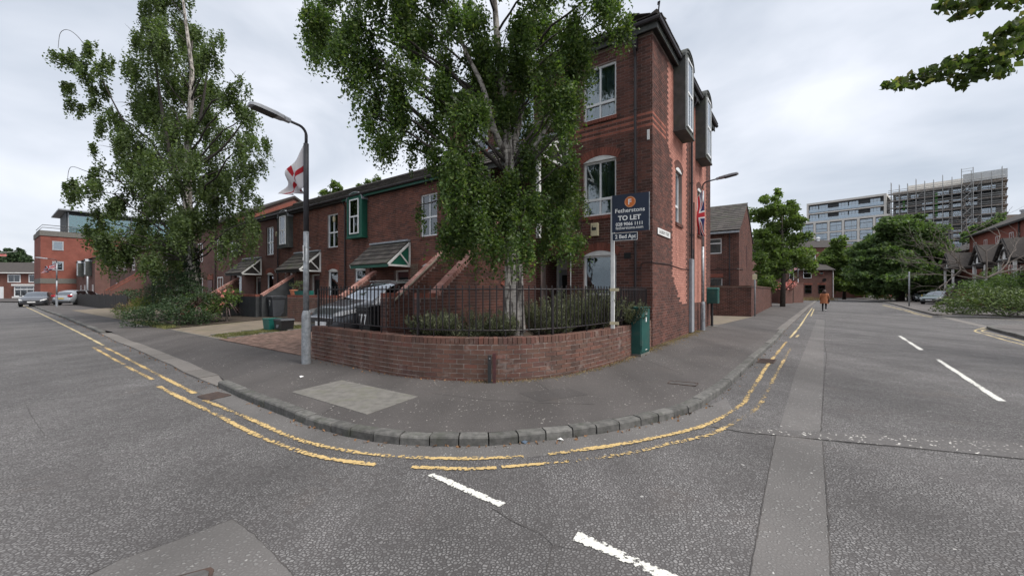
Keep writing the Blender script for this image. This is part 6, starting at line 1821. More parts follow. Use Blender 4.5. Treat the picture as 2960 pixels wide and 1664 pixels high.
mb = MB(); mb.box(-5.5, 3.5, -.12, .12, -.1, 1.6); mb.build("wall_core", 'brick_far_brown', t)
mb = MB(); mb.box(-5.55, 3.55, -.16, .16, 1.6, 1.68); mb.build("coping", 'brick_far', t)

# ---- modern block, its unfinished wing and the scaffold
mat('clad_white', (0.66,0.63,0.58), (0.58,0.555,0.51), 2, .7); mat('clad_dark', (0.055,0.058,0.06), (0.04,0.042,0.045), 2, .7); mat('scaf', (0.40,0.40,0.39), (0.28,0.28,0.27), 4, .5, metal=.3)
mat('board', (0.27,0.22,0.18), (0.17,0.14,0.115), 4, .9, rnd=.2); mat('netting', (0.07,0.30,0.04), (0.05,0.22,0.03), 3, .8); mat('interior_teal', (0.30,0.52,0.51), (0.25,0.45,0.45), .5, .6); mat('interior_blue', (0.085,0.125,0.18), (0.05,0.075,0.11), .35, .6)
A_ = Vector(((2315-CX)/FPX*131, 131, 0)); B_ = Vector(((2912-CX)/FPX*99, 99, 0))
dv = (B_ - A_).normalized(); LM = (B_ - A_).length
fx = lambda u: 0  # position along the front for a photo column
def along(u):
    r = (u - CX) / FPX
    # intersect A_ + s*dv with ray
    return (r * A_.y - A_.x) / (dv.x - r * dv.y)
s1 = along(2575)
t = thing("modern_block", "white framed modern apartment block on the skyline", "building", A_, ang(dv)); ORG[t.name] = (0,0,0)
Ztop, Zs = 29.9, 19.8
mb = MB(); mb.box(0, s1, .6, 16, 0, 23.5); mb.box(1.6, s1 - 1.5, 2.0, 16, 23.5, 29.6); mb.build("wall", 'clad_dark', t)
mb = MB(); mb.box(1.3, s1 - 1.0, 1.2, 16.2, 29.5, 30.1); mb.box(1.3, 1.8, 1.2, 2.2, 23.5, 29.5); mb.box(s1 - 1.6, s1 - 1.0, 1.2, 2.2, 23.5, 29.5); mb.box(1.8, s1 - 1.6, 1.2, 2.2, 26.4, 26.75); mb.box(-.1, s1, .3, 2.2, 23.3, 23.9)
nb_ = 6; ws = s1 / nb_
for k in range(nb_ + 1): mb.box(k*ws - .28, k*ws + .28, .25, 1.1, 6, 23.3)
for z in (20.05, 16.8, 13.5, 10.2, 6.9): mb.box(0, s1, .27, 1.1, z - .22, z + .22)
mb.build("frame", 'clad_white', t)
def mwin(t, s0, s1_, y, z0, z1, cols, rows):
    w_ = window(t, 'x', y, -1, s0, s1_, z0, z1, cols, rows, 'interior_blue', set_=0, fr=.09, frame='clad_dark', simple=True, glass='glass_sky')
for k in range(nb_):
    for z in (20.3, 17.05, 13.75, 10.45): mwin(t, k*ws + .32, (k+1)*ws - .32, .45, z, z + 2.75, (.55,), (.35,) if k % 2 else (.62,))
for z in (26.85, 24.0):
    n = 7; w0 = (s1 - 4.2) / n
    for k in range(n):
        if k in (2, 5): continue
        mwin(t, 1.95 + k*w0, 1.95 + (k+1)*w0 - .1, 1.85, z, z + 2.3, (.33, .66), ())
    b_ = MB(); b_.box(1.9, s1 - 1.7, 1.25, 1.29, z + .05, z + 1.0); b_.build("balustrade", 'glass_sky', t)
t = thing("unfinished_wing", "dark unfinished wing of the modern block inside the scaffold", "building", A_ + dv * s1, ang(dv)); ORG[t.name] = (0,0,0)
LW = LM - s1 - .8
mat('clad_mid', (0.135,0.14,0.138), (0.09,0.095,0.095), 1.2, .7)
mb = MB(); mb.box(.3, LW, 2.2, 17, 0, 29.3); mb.build("wall", 'clad_mid', t)
mb = MB(); mb.box(.2, LW + .1, 2.0, 17.2, 29.3, 30.1); mb.box(3, 14, 6, 14, 30.1, 32.2); mb.build("parapet", 'clad_white', t)
for r in range(8):
    z = 27.0 - r * 2.75
    k = 0; x = .8
    while x < LW - 2.4:
        w_ = (2.5, 1.7, 2.2)[k % 3]
        if (k + r) % 5 != 2: mwin(t, x, x + w_, 2.1, z - .2, z + 1.9, (.5,), ())
        x += w_ + .55; k += 1
for x, z, h_ in ((8.7, 22, 6.5), (2.3, 24.5, 3), (11.5, 10, 4), (15.2, 11, 3)):
    mb = MB(); mb.box(x, x + .5, 1.92, 2.0, z, z + h_); mb.build("membrane", 'netting', t)
t = thing("scaffold", "grey tube scaffold with boarded lifts wrapping the unfinished wing", "scaffold", A_ + dv * s1, ang(dv))
nx = 13; lifts = [29.4 - 2.05 * k for k in range(12)]
stx = [LW * k / (nx - 1) * 1.0 for k in range(nx)]
for k, x in enumerate(stx):
    for y in (1.5, .3):
        mb = MB(); mb.tube([(x, y, 0), (x, y, 31.3 + (1.5 if k % 3 == 0 else .6))], .075, 5); mb.build("standard", 'scaf', t)
for z in lifts:
    mb = MB(); mb.box(-.6, LW + .5, .28, 1.45, z - .06, z + .16); mb.build("boards", 'board', t)
    for dz in (.55, 1.05):
        mb = MB(); mb.tube([(-.6, .26, z + dz), (LW + .5, .26, z + dz)], .07, 4); mb.build("guard_rail", 'scaf', t)
    mb = MB(); mb.tube([(-.6, .24, z - .1), (LW + .5, .24, z - .1)], .055, 4); mb.build("ledger", 'scaf', t)
    for k in (9, 10, 11):
        mb = MB(); mb.box(LW - .2, LW + 1.0, 1.5 + (k-9)*4.2, 5.5 + (k-9)*4.2, z - .06, z + .16); mb.build("end_boards", 'board', t)
for y in (5, 9, 13, 17):
    mb = MB(); mb.tube([(LW + .9, y, 0), (LW + .9, y, 32)], .075, 5); mb.build("standard", 'scaf', t)
sx0, sx1 = stx[8], stx[9] + .3
for k, z in enumerate(lifts):
    a, b_ = (sx0, sx1) if k % 2 == 0 else (sx1, sx0)
    a, b_ = sx0 + .2, sx1 - .1
    mb = MB(); mb.add([(a, -1.0, z - 2.05), (a, -.4, z - 2.05), (b_, -.4, z), (b_, -1.0, z), (a, -1.0, z - 1.85), (a, -.4, z - 1.85), (b_, -.4, z + .2), (b_, -1.0, z + .2)], BOXF.tolist()); mb.build("stair_flight", 'scaf', t)
    mb = MB(); mb.tube([(b_, .1, z - 2.05), (a, .1, z)], .05, 4); mb.build("brace", 'scaf', t)
for x in (sx0, sx1):
    for y in (-1.1, .1):
        mb = MB(); mb.tube([(x, y, 0), (x, y, 33.4)], .08, 5); mb.build("standard", 'scaf', t)
for z in (31.6, 32.6, 33.2):
    mb = MB(); mb.tube([(sx0, -1.1, z), (sx1, -1.1, z)], .05, 4); mb.build("guard_rail", 'scaf', t)
mb = MB(); mb.box(LW - 6.5, LW + .9, 1.2, 5, 30.0, 32.3); mb.build("sheeting", 'curtain', t)
for k in range(0, nx - 1, 3):
    for j in range(0, 10, 2):
        mb = MB(); mb.tube([(stx[k], .2, lifts[j+1]), (stx[k+1], .2, lifts[j])], .045, 4); mb.build("brace", 'scaf', t)
p = AT(2905, 640, 150); p.z = 0
t = box_building("rooftop_block", "far tan building with roof vents right of the scaffold", "building", (p.x + 9, p.y, 0), -.3, 30, 12, 30.5, 'board', None)
for x in (-6, 2): mb = MB(); mb.lathe([(.7, 30.5), (.7, 32.2), (1.0, 32.3), (1.0, 33.0)], (x, 5, 0), 10); mb.build("vent", 'lead', t)

# ---- red brick flats on the right
t = ht("brick_flats", "red brick flats with white window frames at the right edge", "building", 20.5, 56)
EVr = 8.3
mb = MB(); mb.box(20, 28, 30, 64, 0, EVr); part(t, "wall", mb, 'brick_far_red')
mb = MB(); mb.prism([(19.6, EVr), (24, EVr + 2.4), (28.4, EVr), (28.4, EVr - .15), (24, EVr + 2.25), (19.6, EVr - .15)], 'y', 29.8, 64.2); part(t, "roof", mb, 'tile_far')
mb = MB(); mb.box(19.5, 19.62, 29.8, 64.2, EVr - .2, EVr - .02); part(t, "gutter", mb, 'dark_wood')
mb = MB(); mb.tube([(19.9, 49.5, .2), (19.9, 49.5, EVr)], .06, 6); part(t, "downpipe", mb, 'pipe')
for y in (34, 38, 42.5, 46, 51.5, 55, 58.5, 62):
    window(t, 'y', 19.97, -1, y - .5, y + .5, 5.9, 7.4, (.5,), (.5,), 'curtain', set_=0, simple=True)
    window(t, 'y', 19.97, -1, y - .6, y + .6, 3.0, 4.4, (.5,), (.5,), 'curtain_dark', set_=0, simple=True)
    window(t, 'y', 19.97, -1, y - .6, y + .6, .8, 2.2, (.5,), (.5,), 'curtain_dark', set_=0, simple=True)
t = ht("lower_flats", "lower stepped wing of the red brick flats behind the bare branches", "building", 20.5, 72)
mb = MB(); mb.box(20.4, 28, 64.2, 84, 0, 6.8); part(t, "wall", mb, 'brick_far_red')
mb = MB(); mb.prism([(20.0, 6.8), (24.2, 9.0), (28.4, 6.8), (28.4, 6.65), (24.2, 8.85), (20.0, 6.65)], 'y', 64.25, 84.2); part(t, "roof", mb, 'tile_far')
for y in (66.5, 70, 74, 78): window(t, 'y', 20.37, -1, y - .5, y + .5, 4.6, 6.0, (.5,), (.5,), 'curtain', set_=0, simple=True)
def porch(y, label):
    t = ht("gabled_porch", label, "porch", 18.6, y, 0, "black and white gabled porches")
    x0, x1, hw, zr, ze = 16.6, 20, 1.5, 5.9, 4.4
    mb = MB(); mb.prism([(y - hw - .3, ze - .2), (y, zr), (y + hw + .3, ze - .2), (y + hw + .3, ze - .36), (y, zr - .18), (y - hw - .3, ze - .36)], 'x', x0 - .25, x1 - .01); part(t, "roof", mb, 'tile_far')
    mb = MB(); mb.prism([(y - hw, ze - .25), (y + hw, ze - .25), (y, zr - .3)], 'x', x0 - .02, x0 + .1); part(t, "gable_panel", mb, 'white_paint')
    mb = MB(); mb.tube([(x0 - .06, y + .62*math.cos(a), ze - .2 + .75*math.sin(a)) for a in [math.pi*k/12 for k in range(13)]], .10, 6); part(t, "arch_brace", mb, 'dark_wood')
    mb = MB(); mb.box(x0 - .1, x0 + .1, y - hw - .1, y + hw + .1, ze - .42, ze - .26)
    L = math.hypot(hw + .3, zr - ze + .2)
    part(t, "tie_beam", mb, 'dark_wood')
    for s in (-1, 1):
        mb = MB(); mb.tube([(x0 - .15, y + s*(hw + .3), ze - .3), (x0 - .15, y, zr - .06)], .11, 4); part(t, "bargeboard", mb, 'dark_wood')
        for x in (x0 + .1, x1 - .3): mb = MB(); mb.box(x - .09, x + .09, y + s*hw - .09, y + s*hw + .09, 1.9, ze - .42); part(t, "post", mb, 'white_paint')
    mb = MB(); mb.box(x0, x1 - .01, y - hw, y + hw, 1.7, 1.9); part(t, "deck", mb, 'concrete')
    mb = MB(); mb.box(x0 + .1, x1 - .01, y - hw + .1, y + hw - .1, 0, 1.7); part(t, "store_wall", mb, 'brick_far_red')
    for s in (-1, 1):
        mb = MB(); mb.box(x0, x1 - .3, y + s*hw - .05, y + s*hw + .05, 1.9, 2.9); part(t, "parapet", mb, 'dark_wood')
porch(40.3, "nearest black and white gabled porch on the red brick flats")
porch(46.6, "middle black and white gabled porch on the red brick flats")
porch(56.5, "far gabled porch on the flats behind the bare branches")

# ---- far end of the left-hand street
t = ht("red_office", "four-storey red brick building with glazed top floor down the left street", "building", -93, 4)
mb = MB(); mb.box(-103, -93, -3.7, 20, 0, 10.2); part(t, "wall", mb, 'brick_far_red')
mb = MB(); mb.box(-103.1, -92.9, -3.8, 20.1, 10.2, 11.0); mb.box(-103.03, -92.96, -3.74, 20.03, 2.7, 3.5); part(t, "stone_band", mb, 'concrete')
mb = MB(); mb.box(-101.5, -94.4, -.9, 18, 11.0, 14.4); part(t, "lounge_core", mb, 'clad_dark')
for y in (-.6, 3.2, 7.0, 10.8):
    mb = MB(); mb.box(-94.36, -94.2, y, y + 3.6, 11.2, 14.0); o = part(t, "glazing", mb, 'glass_teal')
    mb = MB(); mb.box(-94.3, -94.12, y - .12, y, 11.0, 14.4); part(t, "mullion", mb, 'lead')
    mb = MB(); mb.box(-94.39, -94.37, y, y + 3.6, 11.2, 14.0); part(t, "blind", mb, 'interior_teal' if 'interior_teal' in M else 'interior_blue')
mb = MB(); mb.prism([(-103, 14.3), (-93.4, 14.6), (-93.4, 14.8), (-103, 14.5)], 'y', -1.8, 20); part(t, "roof", mb, 'lead')
for z in (11.5, 11.9): mb = MB(); mb.tube([(-103, -3.5, z), (-93.2, -3.5, z), (-93.2, 20, z)], .05, 5); part(t, "terrace_rail", mb, 'steel_dark')
for y in (-.2, -1.9): pass
for z in (8.0, 4.8): window(t, 'y', -92.94, 1, -2.5, -1.3, z, z + 1.45, (), (), 'interior_blue', set_=0, fr=.16, frame='lead', simple=True, glass='glass_sky')
mb = MB(); mb.tube([(-92.9, 9.6, 3.5), (-92.9, 9.6, 10.2)], .12, 6); part(t, "downpipe", mb, 'white_paint')
mb = MB(); mb.box(-92.98, -92.9, 7.2, 10.0, 1.8, 2.6); part(t, "notice_board", mb, 'sign_white')
mb = MB(); mb.box(-92.96, -92.9, 2.5, 9, .1, 2.6); part(t, "gate", mb, 'steel_red')
pr = AT(15, 862, 74); pr.z = 0
t = box_building("row_house", "two-storey brick row house with white bay window at far left", "house", (pr.x - 4, pr.y, 0), .08, 26, 8, 5.0, 'brick_far_brown', 'gable', ridge=2.1)
for x in (5.2, 8.8, -1.5, -5): win(t, x - 1.1, x + 1.1, 3.1, 4.6, fr=.14)
win(t, 5.6, 10.0, .5, 2.4, cols=(.25, .5, .75), rows=(.7,), d=.4, fr=.16); win(t, -3.5, 0, .5, 2.4, cols=(.33, .66), rows=(.7,), d=.4, fr=.16)
mb = MB(); mb.box(5.3, 10.3, -.6, 0, 2.45, 2.8); mb.box(5.3, 10.3, -.5, -.0, .2, .48); mb.build("bay_trim", 'white_paint', t)
mb = MB(); mb.box(2.2, 3.4, -.1, -.01, .1, 2.3); mb.build("door", 'upvc', t)
mb = MB(); mb.box(7.0, 10.2, 3.4, 4.6, 6.6, 8.3); mb.build("chimney", 'brick_far_red', t)
for x in (7.6, 8.4, 9.2): mb = MB(); mb.lathe([(.16, 8.3), (.13, 8.8)], (x, 4, 0), 8); mb.build("chimney_pot", 'terracotta', t)
mb = MB(); mb.tube([(-13, -.42, 4.85), (13, -.42, 4.85)], .09, 5); mb.build("gutter", 'white_paint', t)
t = ht("red_bunting", "line of red and white bunting crossing the far left roofs", "bunting", -93, -6, 6.6)
mb = MB(); mb.tube([(0, 0, .9), (-4, -4, .25), (-8, -8, .1), (-12, -12, .4)], .02, 4); mb.build("cord", 'sign_white', t)
for k in range(5):
    mb = MB(); mb.box(-.9, .9, -.02, .02, -.32, 0); mb.build("pennant", 'red_lamp' if k % 2 else 'petal', t, loc=(-1.6 - k*2.2, -1.6 - k*2.2, .35 - .1*abs(2 - k)*-.6), rz=.8)
t = ht("dark_fence", "dark boarded fence with plants far down the left street", "fence", -46, -3.9, PAV)
for k in range(40):
    mb = MB(); mb.box(-58 + k*.6, -58 + k*.6 + .5, -3.95, -3.9, PAV, 1.25 + random.uniform(-.08, .08)); part(t, "fence_board", mb, 'dark_wood')
mb = MB(); mb.box(-58, -34, -3.89, -3.83, .5, .6); mb.box(-58, -34, -3.89, -3.83, 1.05, 1.15); part(t, "fence_rail", mb, 'grey_board')
# ================================================================== vegetation
def leaf_mesh(name, C_, size, mats, parent, org_=(0,0,0), droop=.5, fold=.25, aspect=.62, jit=.4, up=False, dirs=None):
    """one rhombic leaf (two triangles folded on the midrib) at each point"""
    n = len(C_); C_ = np.asarray(C_, float) - np.asarray(org_, float)
    d = rng.normal(size=(n, 3)) if dirs is None else np.asarray(dirs, float) + rng.normal(size=(n, 3)) * .35
    if dirs is None: d[:, 2] = d[:, 2] * .6 + (droop * -1.3 if not up else droop * 1.3)
    d /= np.linalg.norm(d, axis=1)[:, None]
    r = rng.normal(size=(n, 3)); s = np.cross(d, r); s /= np.linalg.norm(s, axis=1)[:, None]
    nn = np.cross(d, s)
    L = size * (1 + jit * (rng.random(n) - .5) * 2); w_ = L * aspect / 2
    a = C_ - d * (L / 2)[:, None]; b_ = C_ + d * (L / 2)[:, None]
    l = C_ + s * w_[:, None] - d * (L * .08)[:, None] + nn * (w_ * fold)[:, None]; r_ = C_ - s * w_[:, None] - d * (L * .08)[:, None] + nn * (w_ * fold)[:, None]
    V = np.stack([a, l, b_, r_], 1).reshape(-1, 3)
    k = np.arange(n) * 4
    F = np.stack([np.stack([k, k+1, k+2], 1), np.stack([k, k+2, k+3], 1)], 1).reshape(-1, 3)
    return link(name, fast_mesh(name, V, F, mats), parent)
def blob(c, r, n, flat=1.0, shell=.35):
    """points in an uneven ball, denser toward its skin, with random gaps"""
    v = rng.normal(size=(n, 3)); v /= np.linalg.norm(v, axis=1)[:, None]
    rad = r * (shell + (1 - shell) * rng.random(n) ** .45)
    lob = 1 + .22 * np.sin(v[:, 0] * 5 + c[0] * 3) * np.sin(v[:, 1] * 4 + c[1] * 5) + .18 * np.sin(v[:, 2] * 6 + c[0])
    p = v * (rad * lob)[:, None]; p[:, 2] *= flat
    return np.asarray(c) + p
def subclusters(c, r, k):
    """an uneven handful of smaller sprays inside a clump, most of them near its skin"""
    v = rng.normal(size=(k, 3)); v /= np.linalg.norm(v, axis=1)[:, None]
    return np.asarray(c) + v * (r * (.25 + .75 * rng.random(k) ** .6))[:, None]
def hanging(c, r, ntw, length, per, flat=1.0):
    """leaves strung on drooping twigs; the twigs spring from a few sprays inside the clump"""
    k = max(3, int(7 + rng.integers(-2, 3)))
    cs = subclusters(c, r, k); wts = rng.random(k) + .25; idx = rng.choice(k, ntw, p=wts / wts.sum())
    st = cs[idx] + rng.normal(size=(ntw, 3)) * r * .15
    out_ = []
    az = rng.random(ntw) * 2 * math.pi; sp = rng.random(ntw) * .5 + .05; ln = length * (.35 + .95 * rng.random(ntw))
    for q in range(per):
        f = (q + rng.random(ntw)) / per
        hx = np.cos(az) * sp * ln * np.sqrt(f) * .6; hy = np.sin(az) * sp * ln * np.sqrt(f) * .6
        p = st + np.stack([hx, hy, -ln * f], 1) + rng.normal(size=(ntw, 3)) * .028
        out_.append(p)
    return np.concatenate(out_)
def limb(mb, a, b_, r0, r1, sag=.0, n=6, wob=.06):
    a, b_ = Vector(a), Vector(b_); L = (b_ - a).length; P = []
    for i in range(n + 1):
        f = i / n; p = a.lerp(b_, f) + Vector((random.uniform(-1, 1), random.uniform(-1, 1), random.uniform(-1, 1))) * wob * L * .3 * math.sin(math.pi * f)
        p.z += sag * L * math.sin(math.pi * f); P.append(p)
    mb.tube(P, [r0 + (r1 - r0) * i / n for i in range(n + 1)], 7)

def clump_tree(name, label, base, trunk_pts, trunk_r, clumps, bark, leaf, leaf_size, dens, hang=None, group="trees", twig_m='branch', limbs_from=.35, bare_twigs=True, zmin=.6):
    """clumps: (world centre, radius). dens: leaves per clump of radius 1"""
    t = thing(name, label, "tree", base, 0, group); B = Vector(base)
    TP = [Vector(p) for p in trunk_pts]
    fine = [TP[0]]; fr_ = [trunk_r[0]]
    for i in range(len(TP) - 1):
        for j in range(1, 5): fine.append(TP[i].lerp(TP[i+1], j / 4)); fr_.append(trunk_r[i] + (trunk_r[i+1] - trunk_r[i]) * j / 4)
    mb = MB(); mb.tube([p - B for p in TP], trunk_r, 14)
    for c, r in clumps:
        c = Vector(c); h = (c - TP[0]).xy.length
        want = c.z - random.uniform(.35, .95) * h - .3
        k = min([q for q in range(2, len(fine)) if fine[q].z > B.z + zmin] or [len(fine) - 1], key=lambda q: abs(fine[q].z - want))
        p, rr = fine[k], fr_[k]; L = (c - p).length
        r0 = max(.006, min(rr * .5, .010 * L + .010))
        limb(mb, p - B, c - B, r0, r0 * .3, .07, 8); 
        for q in range(3):
            d = Vector((random.gauss(0, 1), random.gauss(0, 1), random.gauss(0, .7))).normalized()
            limb(mb, c - B, c + d * r * .85 - B, r0 * .35, .003, .03, 4)
    nt_ = 13 * (len(TP) - 1) + 0
    mb.m = [0 if i < 14 * (len(TP) - 1) else 1 for i in range(len(mb.f))]
    mb.build("trunk", [bark, twig_m], t, smooth=True)
    pts_ = []
    for c, r in clumps:
        n = int(dens * r ** 2)
        if hang: pts_.append(hanging(np.array(c), r * .85, max(6, n // hang[1]), hang[0], hang[1]))
        else:
            cs = subclusters(np.array(c), r * .8, 9)
            pts_ += [blob(q, r * random.uniform(.32, .6), max(6, n // 6), .75, .25) for q in cs]
    P = np.concatenate(pts_)
    leaf_mesh("crown", P, leaf_size, leaf, t, tuple(B))
    return t

# ---- big birch in the corner garden
D = 7.75
bb = AT(1490, 965, D); bb.z = PAV + .1
cl_px = [(960,60,90),(1010,150,80),(925,120,50),(1100,60,110),(1090,170,90),(1105,300,75),(1120,400,55),(1080,330,40),(1220,90,120),(1215,240,110),(1215,370,65),(1300,470,85),(1300,560,50),
         (1340,90,110),(1340,230,110),(1350,350,100),(1360,480,95),(1380,590,95),(1330,660,55),(1295,690,35),(1470,80,120),(1470,220,110),(1480,340,95),(1500,550,105),(1500,660,70),(1440,640,60),
         (1580,100,110),(1595,230,95),(1600,330,70),(1570,430,80),(1590,550,95),(1620,640,60),(1660,690,38),(1680,60,100),(1675,165,60),(1640,270,50),(1650,350,40),(1775,50,50),(1660,580,45),(1640,470,45),(1215,592,20),(1290,640,42),(1345,615,55),(1405,690,48),(1560,685,42),(1450,560,70),
         (1000,-70,100),(1180,-110,150),(1400,-130,170),(1600,-110,150),(1760,-50,80),(1290,-270,170),(1500,-290,170),(1400,-440,140)]
cl = []
for i, (u, v, r) in enumerate(cl_px):
    off = random.uniform(-1, 1) * math.sqrt(max(.05, 1 - ((u - 1420) / 560) ** 2)) * 1.5 + .25
    if i % 2: off = -abs(off) * .7 + .1
    d = D + off
    c = AT(u, v, d); cl.append((c, r / FPX * d))
trunk = [bb - Vector((0,0,.1)), AT(1488,900,D) , AT(1483,800,D), AT(1478,710,D), AT(1486,620,D-.02), AT(1484,540,D), AT(1470,460,D+.05), AT(1462,330,D+.1), AT(1440,150,D+.1), AT(1425,-60,D+.1), AT(1415,-300,D+.1)]
tr = [.18,.16,.145,.135,.12,.11,.10,.085,.07,.045,.02]
t = clump_tree("birch_tree", "large silver birch in the corner garden with drooping foliage", bb, trunk, tr, cl, 'bark_birch', 'leaf_birch', .060, 9800, (.55, 11), zmin=2.7)
mb = MB()      # fused second stem and the forked limbs above
for P_, R_ in (([AT(1466,960,D-.1), AT(1469,850,D-.1), AT(1468,740,D-.06), AT(1474,660,D)], [.085,.075,.065,.05]),
               ([AT(1508,960,D-.06), AT(1504,840,D-.06), AT(1499,730,D-.04), AT(1490,650,D)], [.085,.07,.06,.04]),
               ([AT(1470,460,D+.05), AT(1430,380,D-.1), AT(1395,250,D-.3), AT(1335,120,D-.5), AT(1300,-60,D-.6)], [.07,.055,.04,.025,.008]),
               ([AT(1470,460,D+.05), AT(1500,360,D+.2), AT(1520,200,D+.3), AT(1545,60,D+.4), AT(1590,-120,D+.5)], [.07,.055,.04,.025,.008]),
               ([AT(1484,540,D), AT(1560,400,D+.2), AT(1640,280,D+.3)], [.06,.045,.025]), ([AT(1430,380,D-.1), AT(1330,300,D-.3), AT(1200,200,D-.4)], [.05,.04,.02])):
    Q_ = catmull(P_, .15); mb.tube([p - bb for p in Q_], [float(np.interp(i / (len(Q_) - 1) * (len(R_) - 1), range(len(R_)), R_)) for i in range(len(Q_))], 10)
mb.build("stems", 'bark_birch', t, smooth=True)
# ---- left birch
D2 = 18.8
b2 = AT(562, 880, D2); b2.z = .2
cl_px = [(430,40,60),(520,60,75),(470,120,70),(400,110,45),(560,110,60),(430,190,70),(520,200,85),(600,170,50),(630,110,30),(450,280,85),(540,290,90),(620,270,55),(690,230,40),(670,290,45),(380,300,45),(330,330,45),
         (430,380,95),(530,390,95),(630,370,65),(720,330,40),(740,400,40),(700,420,50),(350,430,60),(300,490,35),(410,480,90),(510,480,95),(610,480,80),(700,500,50),(330,560,70),(430,580,90),(530,580,90),(630,570,75),(720,570,45),(300,640,55),(370,670,70),(460,680,75),(560,660,75),(650,650,60),(720,640,40),
         (420,760,45),(340,740,45),(500,760,50),(290,700,40),(750,470,25),(720,690,25),(640,700,40),
         (480,-40,70),(550,-80,60),(430,-60,40),(510,-150,45)]
cl = []
for i, (u, v, r) in enumerate(cl_px):
    off = random.uniform(-1, 1) * 2.4 * math.sqrt(max(.04, 1 - ((u - 510) / 300) ** 2))
    d = D2 + off; cl.append((AT(u, v, d), r / FPX * d))
trunk = [b2 - Vector((0,0,.3)), AT(560,820,D2), AT(552,740,D2), AT(543,600,D2), AT(540,460,D2), AT(550,330,D2), AT(555,200,D2), AT(535,50,D2), AT(515,-120,D2)]
t = clump_tree("birch_tree", "tall birch with ivy-clad trunk standing left of the terrace", b2, trunk, [.30,.25,.22,.19,.16,.12,.09,.06,.02], cl, 'bark_birch', 'leaf_birch_far', .115, 2150, (.85, 9), zmin=2.6)
mb = MB()
for P_, R_ in (([AT(543,600,D2), AT(500,480,D2-.3), AT(470,330,D2-.6), AT(450,180,D2-.8)], [.11,.09,.06,.03]), ([AT(548,420,D2), AT(580,330,D2+.3), AT(600,200,D2+.3)], [.08,.06,.03]), ([AT(400,430,D2), AT(330,300,D2), AT(270,180,D2), AT(235,118,D2), AT(200,88,D2), AT(175,95,D2), AT(168,140,D2)], [.05,.04,.03,.022,.016,.012,.008]),
               ([AT(430,530,D2), AT(320,520,D2), AT(250,495,D2), AT(205,483,D2), AT(195,520,D2)], [.035,.025,.018,.012,.008]), ([AT(590,470,D2), AT(650,420,D2), AT(720,330,D2)], [.05,.04,.02])):
    Q_ = catmull(P_, .1); mb.tube([p - b2 for p in Q_], [float(np.interp(i / (len(Q_) - 1) * (len(R_) - 1), range(len(R_)), R_)) for i in range(len(Q_))], 8)
mb.build("boughs", 'branch', t, smooth=True)
# thin weeping sprays on its left side
sp = []
for (u, v, r) in ((165,145,14),(195,165,16),(215,160,18),(245,140,18),(265,120,12),(185,240,10),(210,250,12),(240,185,20),(290,190,22),(310,170,18),(205,290,12),(235,300,10),(280,250,18),(290,370,12),(275,420,10),(215,520,10),(230,540,12),(255,510,12),(280,530,14),(205,560,10),(190,530,7),(270,290,14),(300,240,20),(255,215,18)):
    sp.append(hanging(np.array(AT(u, v, D2 + random.uniform(-.4, .4))), r / FPX * D2, int(22 + r * 2.6), .6, 6))
leaf_mesh("sprays", np.concatenate(sp), .115, 'leaf_birch_far', t, tuple(b2))
iv = []
for z in np.arange(.3, 3.6, .02):
    a = rng.random(9) * 2 * math.pi; r = .25 + .06 * rng.random(9)
    iv.append(np.stack([np.cos(a) * r + b2.x - .12 * (z/3), np.sin(a) * r + b2.y, np.full(9, z)], 1))
leaf_mesh("ivy", np.concatenate(iv), .10, 'leaf_ivy', t, tuple(b2), aspect=.9)

# ---- other trees
def plain_tree(name, label, u, v0, d, clumps, trunk_top, r0, leaf, size, dens, bark='bark_dark', spread=.35, group="trees", z0=PAV):
    b_ = AT(u, v0, d); b_.z = z0
    cl = []
    for (cu, cv, r) in clumps:
        w_ = random.uniform(-1, 1) * spread * r * 2 / FPX * d
        cl.append((AT(cu, cv, d + w_), r / FPX * (d + w_)))
    top_ = AT(*trunk_top, d)
    tr = [b_ - Vector((0,0,.2)), b_.lerp(top_, .3) + Vector((.1,0,0)), b_.lerp(top_, .65), top_]
    return clump_tree(name, label, b_, tr, [r0, r0*.8, r0*.5, r0*.15], cl, bark, leaf, size, dens, None, group)
plain_tree("maple_tree", "dark dense broadleaf tree rising over the parked cars on the right", 2602, 858, 56, [(2600,690,85),(2540,720,70),(2660,700,70),(2620,640,40),(2580,655,40),(2650,760,80),(2560,780,80),(2610,770,85),(2700,760,55),(2510,790,45),(2720,800,45),(2640,810,60),(2540,815,50),(2490,760,35),(2690,720,45),(2680,820,45),(2480,800,30),(2750,775,35)], (2605,700), .5, 'leaf_maple', .42, 420)
plain_tree("street_tree", "bright green tree overhanging the yard wall on the right street", 2262, 850, 36, [(2230,640,45),(2270,660,50),(2240,720,60),(2290,740,55),(2210,690,40),(2310,690,35),(2270,600,35),(2225,590,28),(2300,640,28),(2330,760,32),(2240,780,45),(2200,760,35),(2290,590,18),(2245,560,16),(2205,575,14),(2215,820,35),(2180,620,25),(2350,775,22)], (2260,600), .22, 'leaf_green', .24, 620, 'bark_dark')
plain_tree("street_tree", "yellowish green tree in front of the brown apartment block", 2440, 855, 72, [(2420,740,40),(2450,770,45),(2400,780,35),(2480,780,40),(2440,810,45),(2400,820,30),(2490,820,38),(2380,760,22),(2460,730,25),(2430,700,20)], (2440,740), .3, 'leaf_green', .42, 520)
plain_tree("street_tree", "dark tree behind the yellow green tree at the far junction", 2505, 852, 80, [(2500,760,35),(2530,800,35),(2500,810,40),(2470,800,30),(2530,830,25)], (2505,760), .3, 'leaf_maple', .45, 450)
plain_tree("garden_tree", "tree top showing over the terrace roof left of the gap", 955, 700, 34, [(955,560,26),(935,565,18),(975,550,20),(960,535,14),(990,575,18)], (955,545), .15, 'leaf_green', .16, 1500, z0=0)
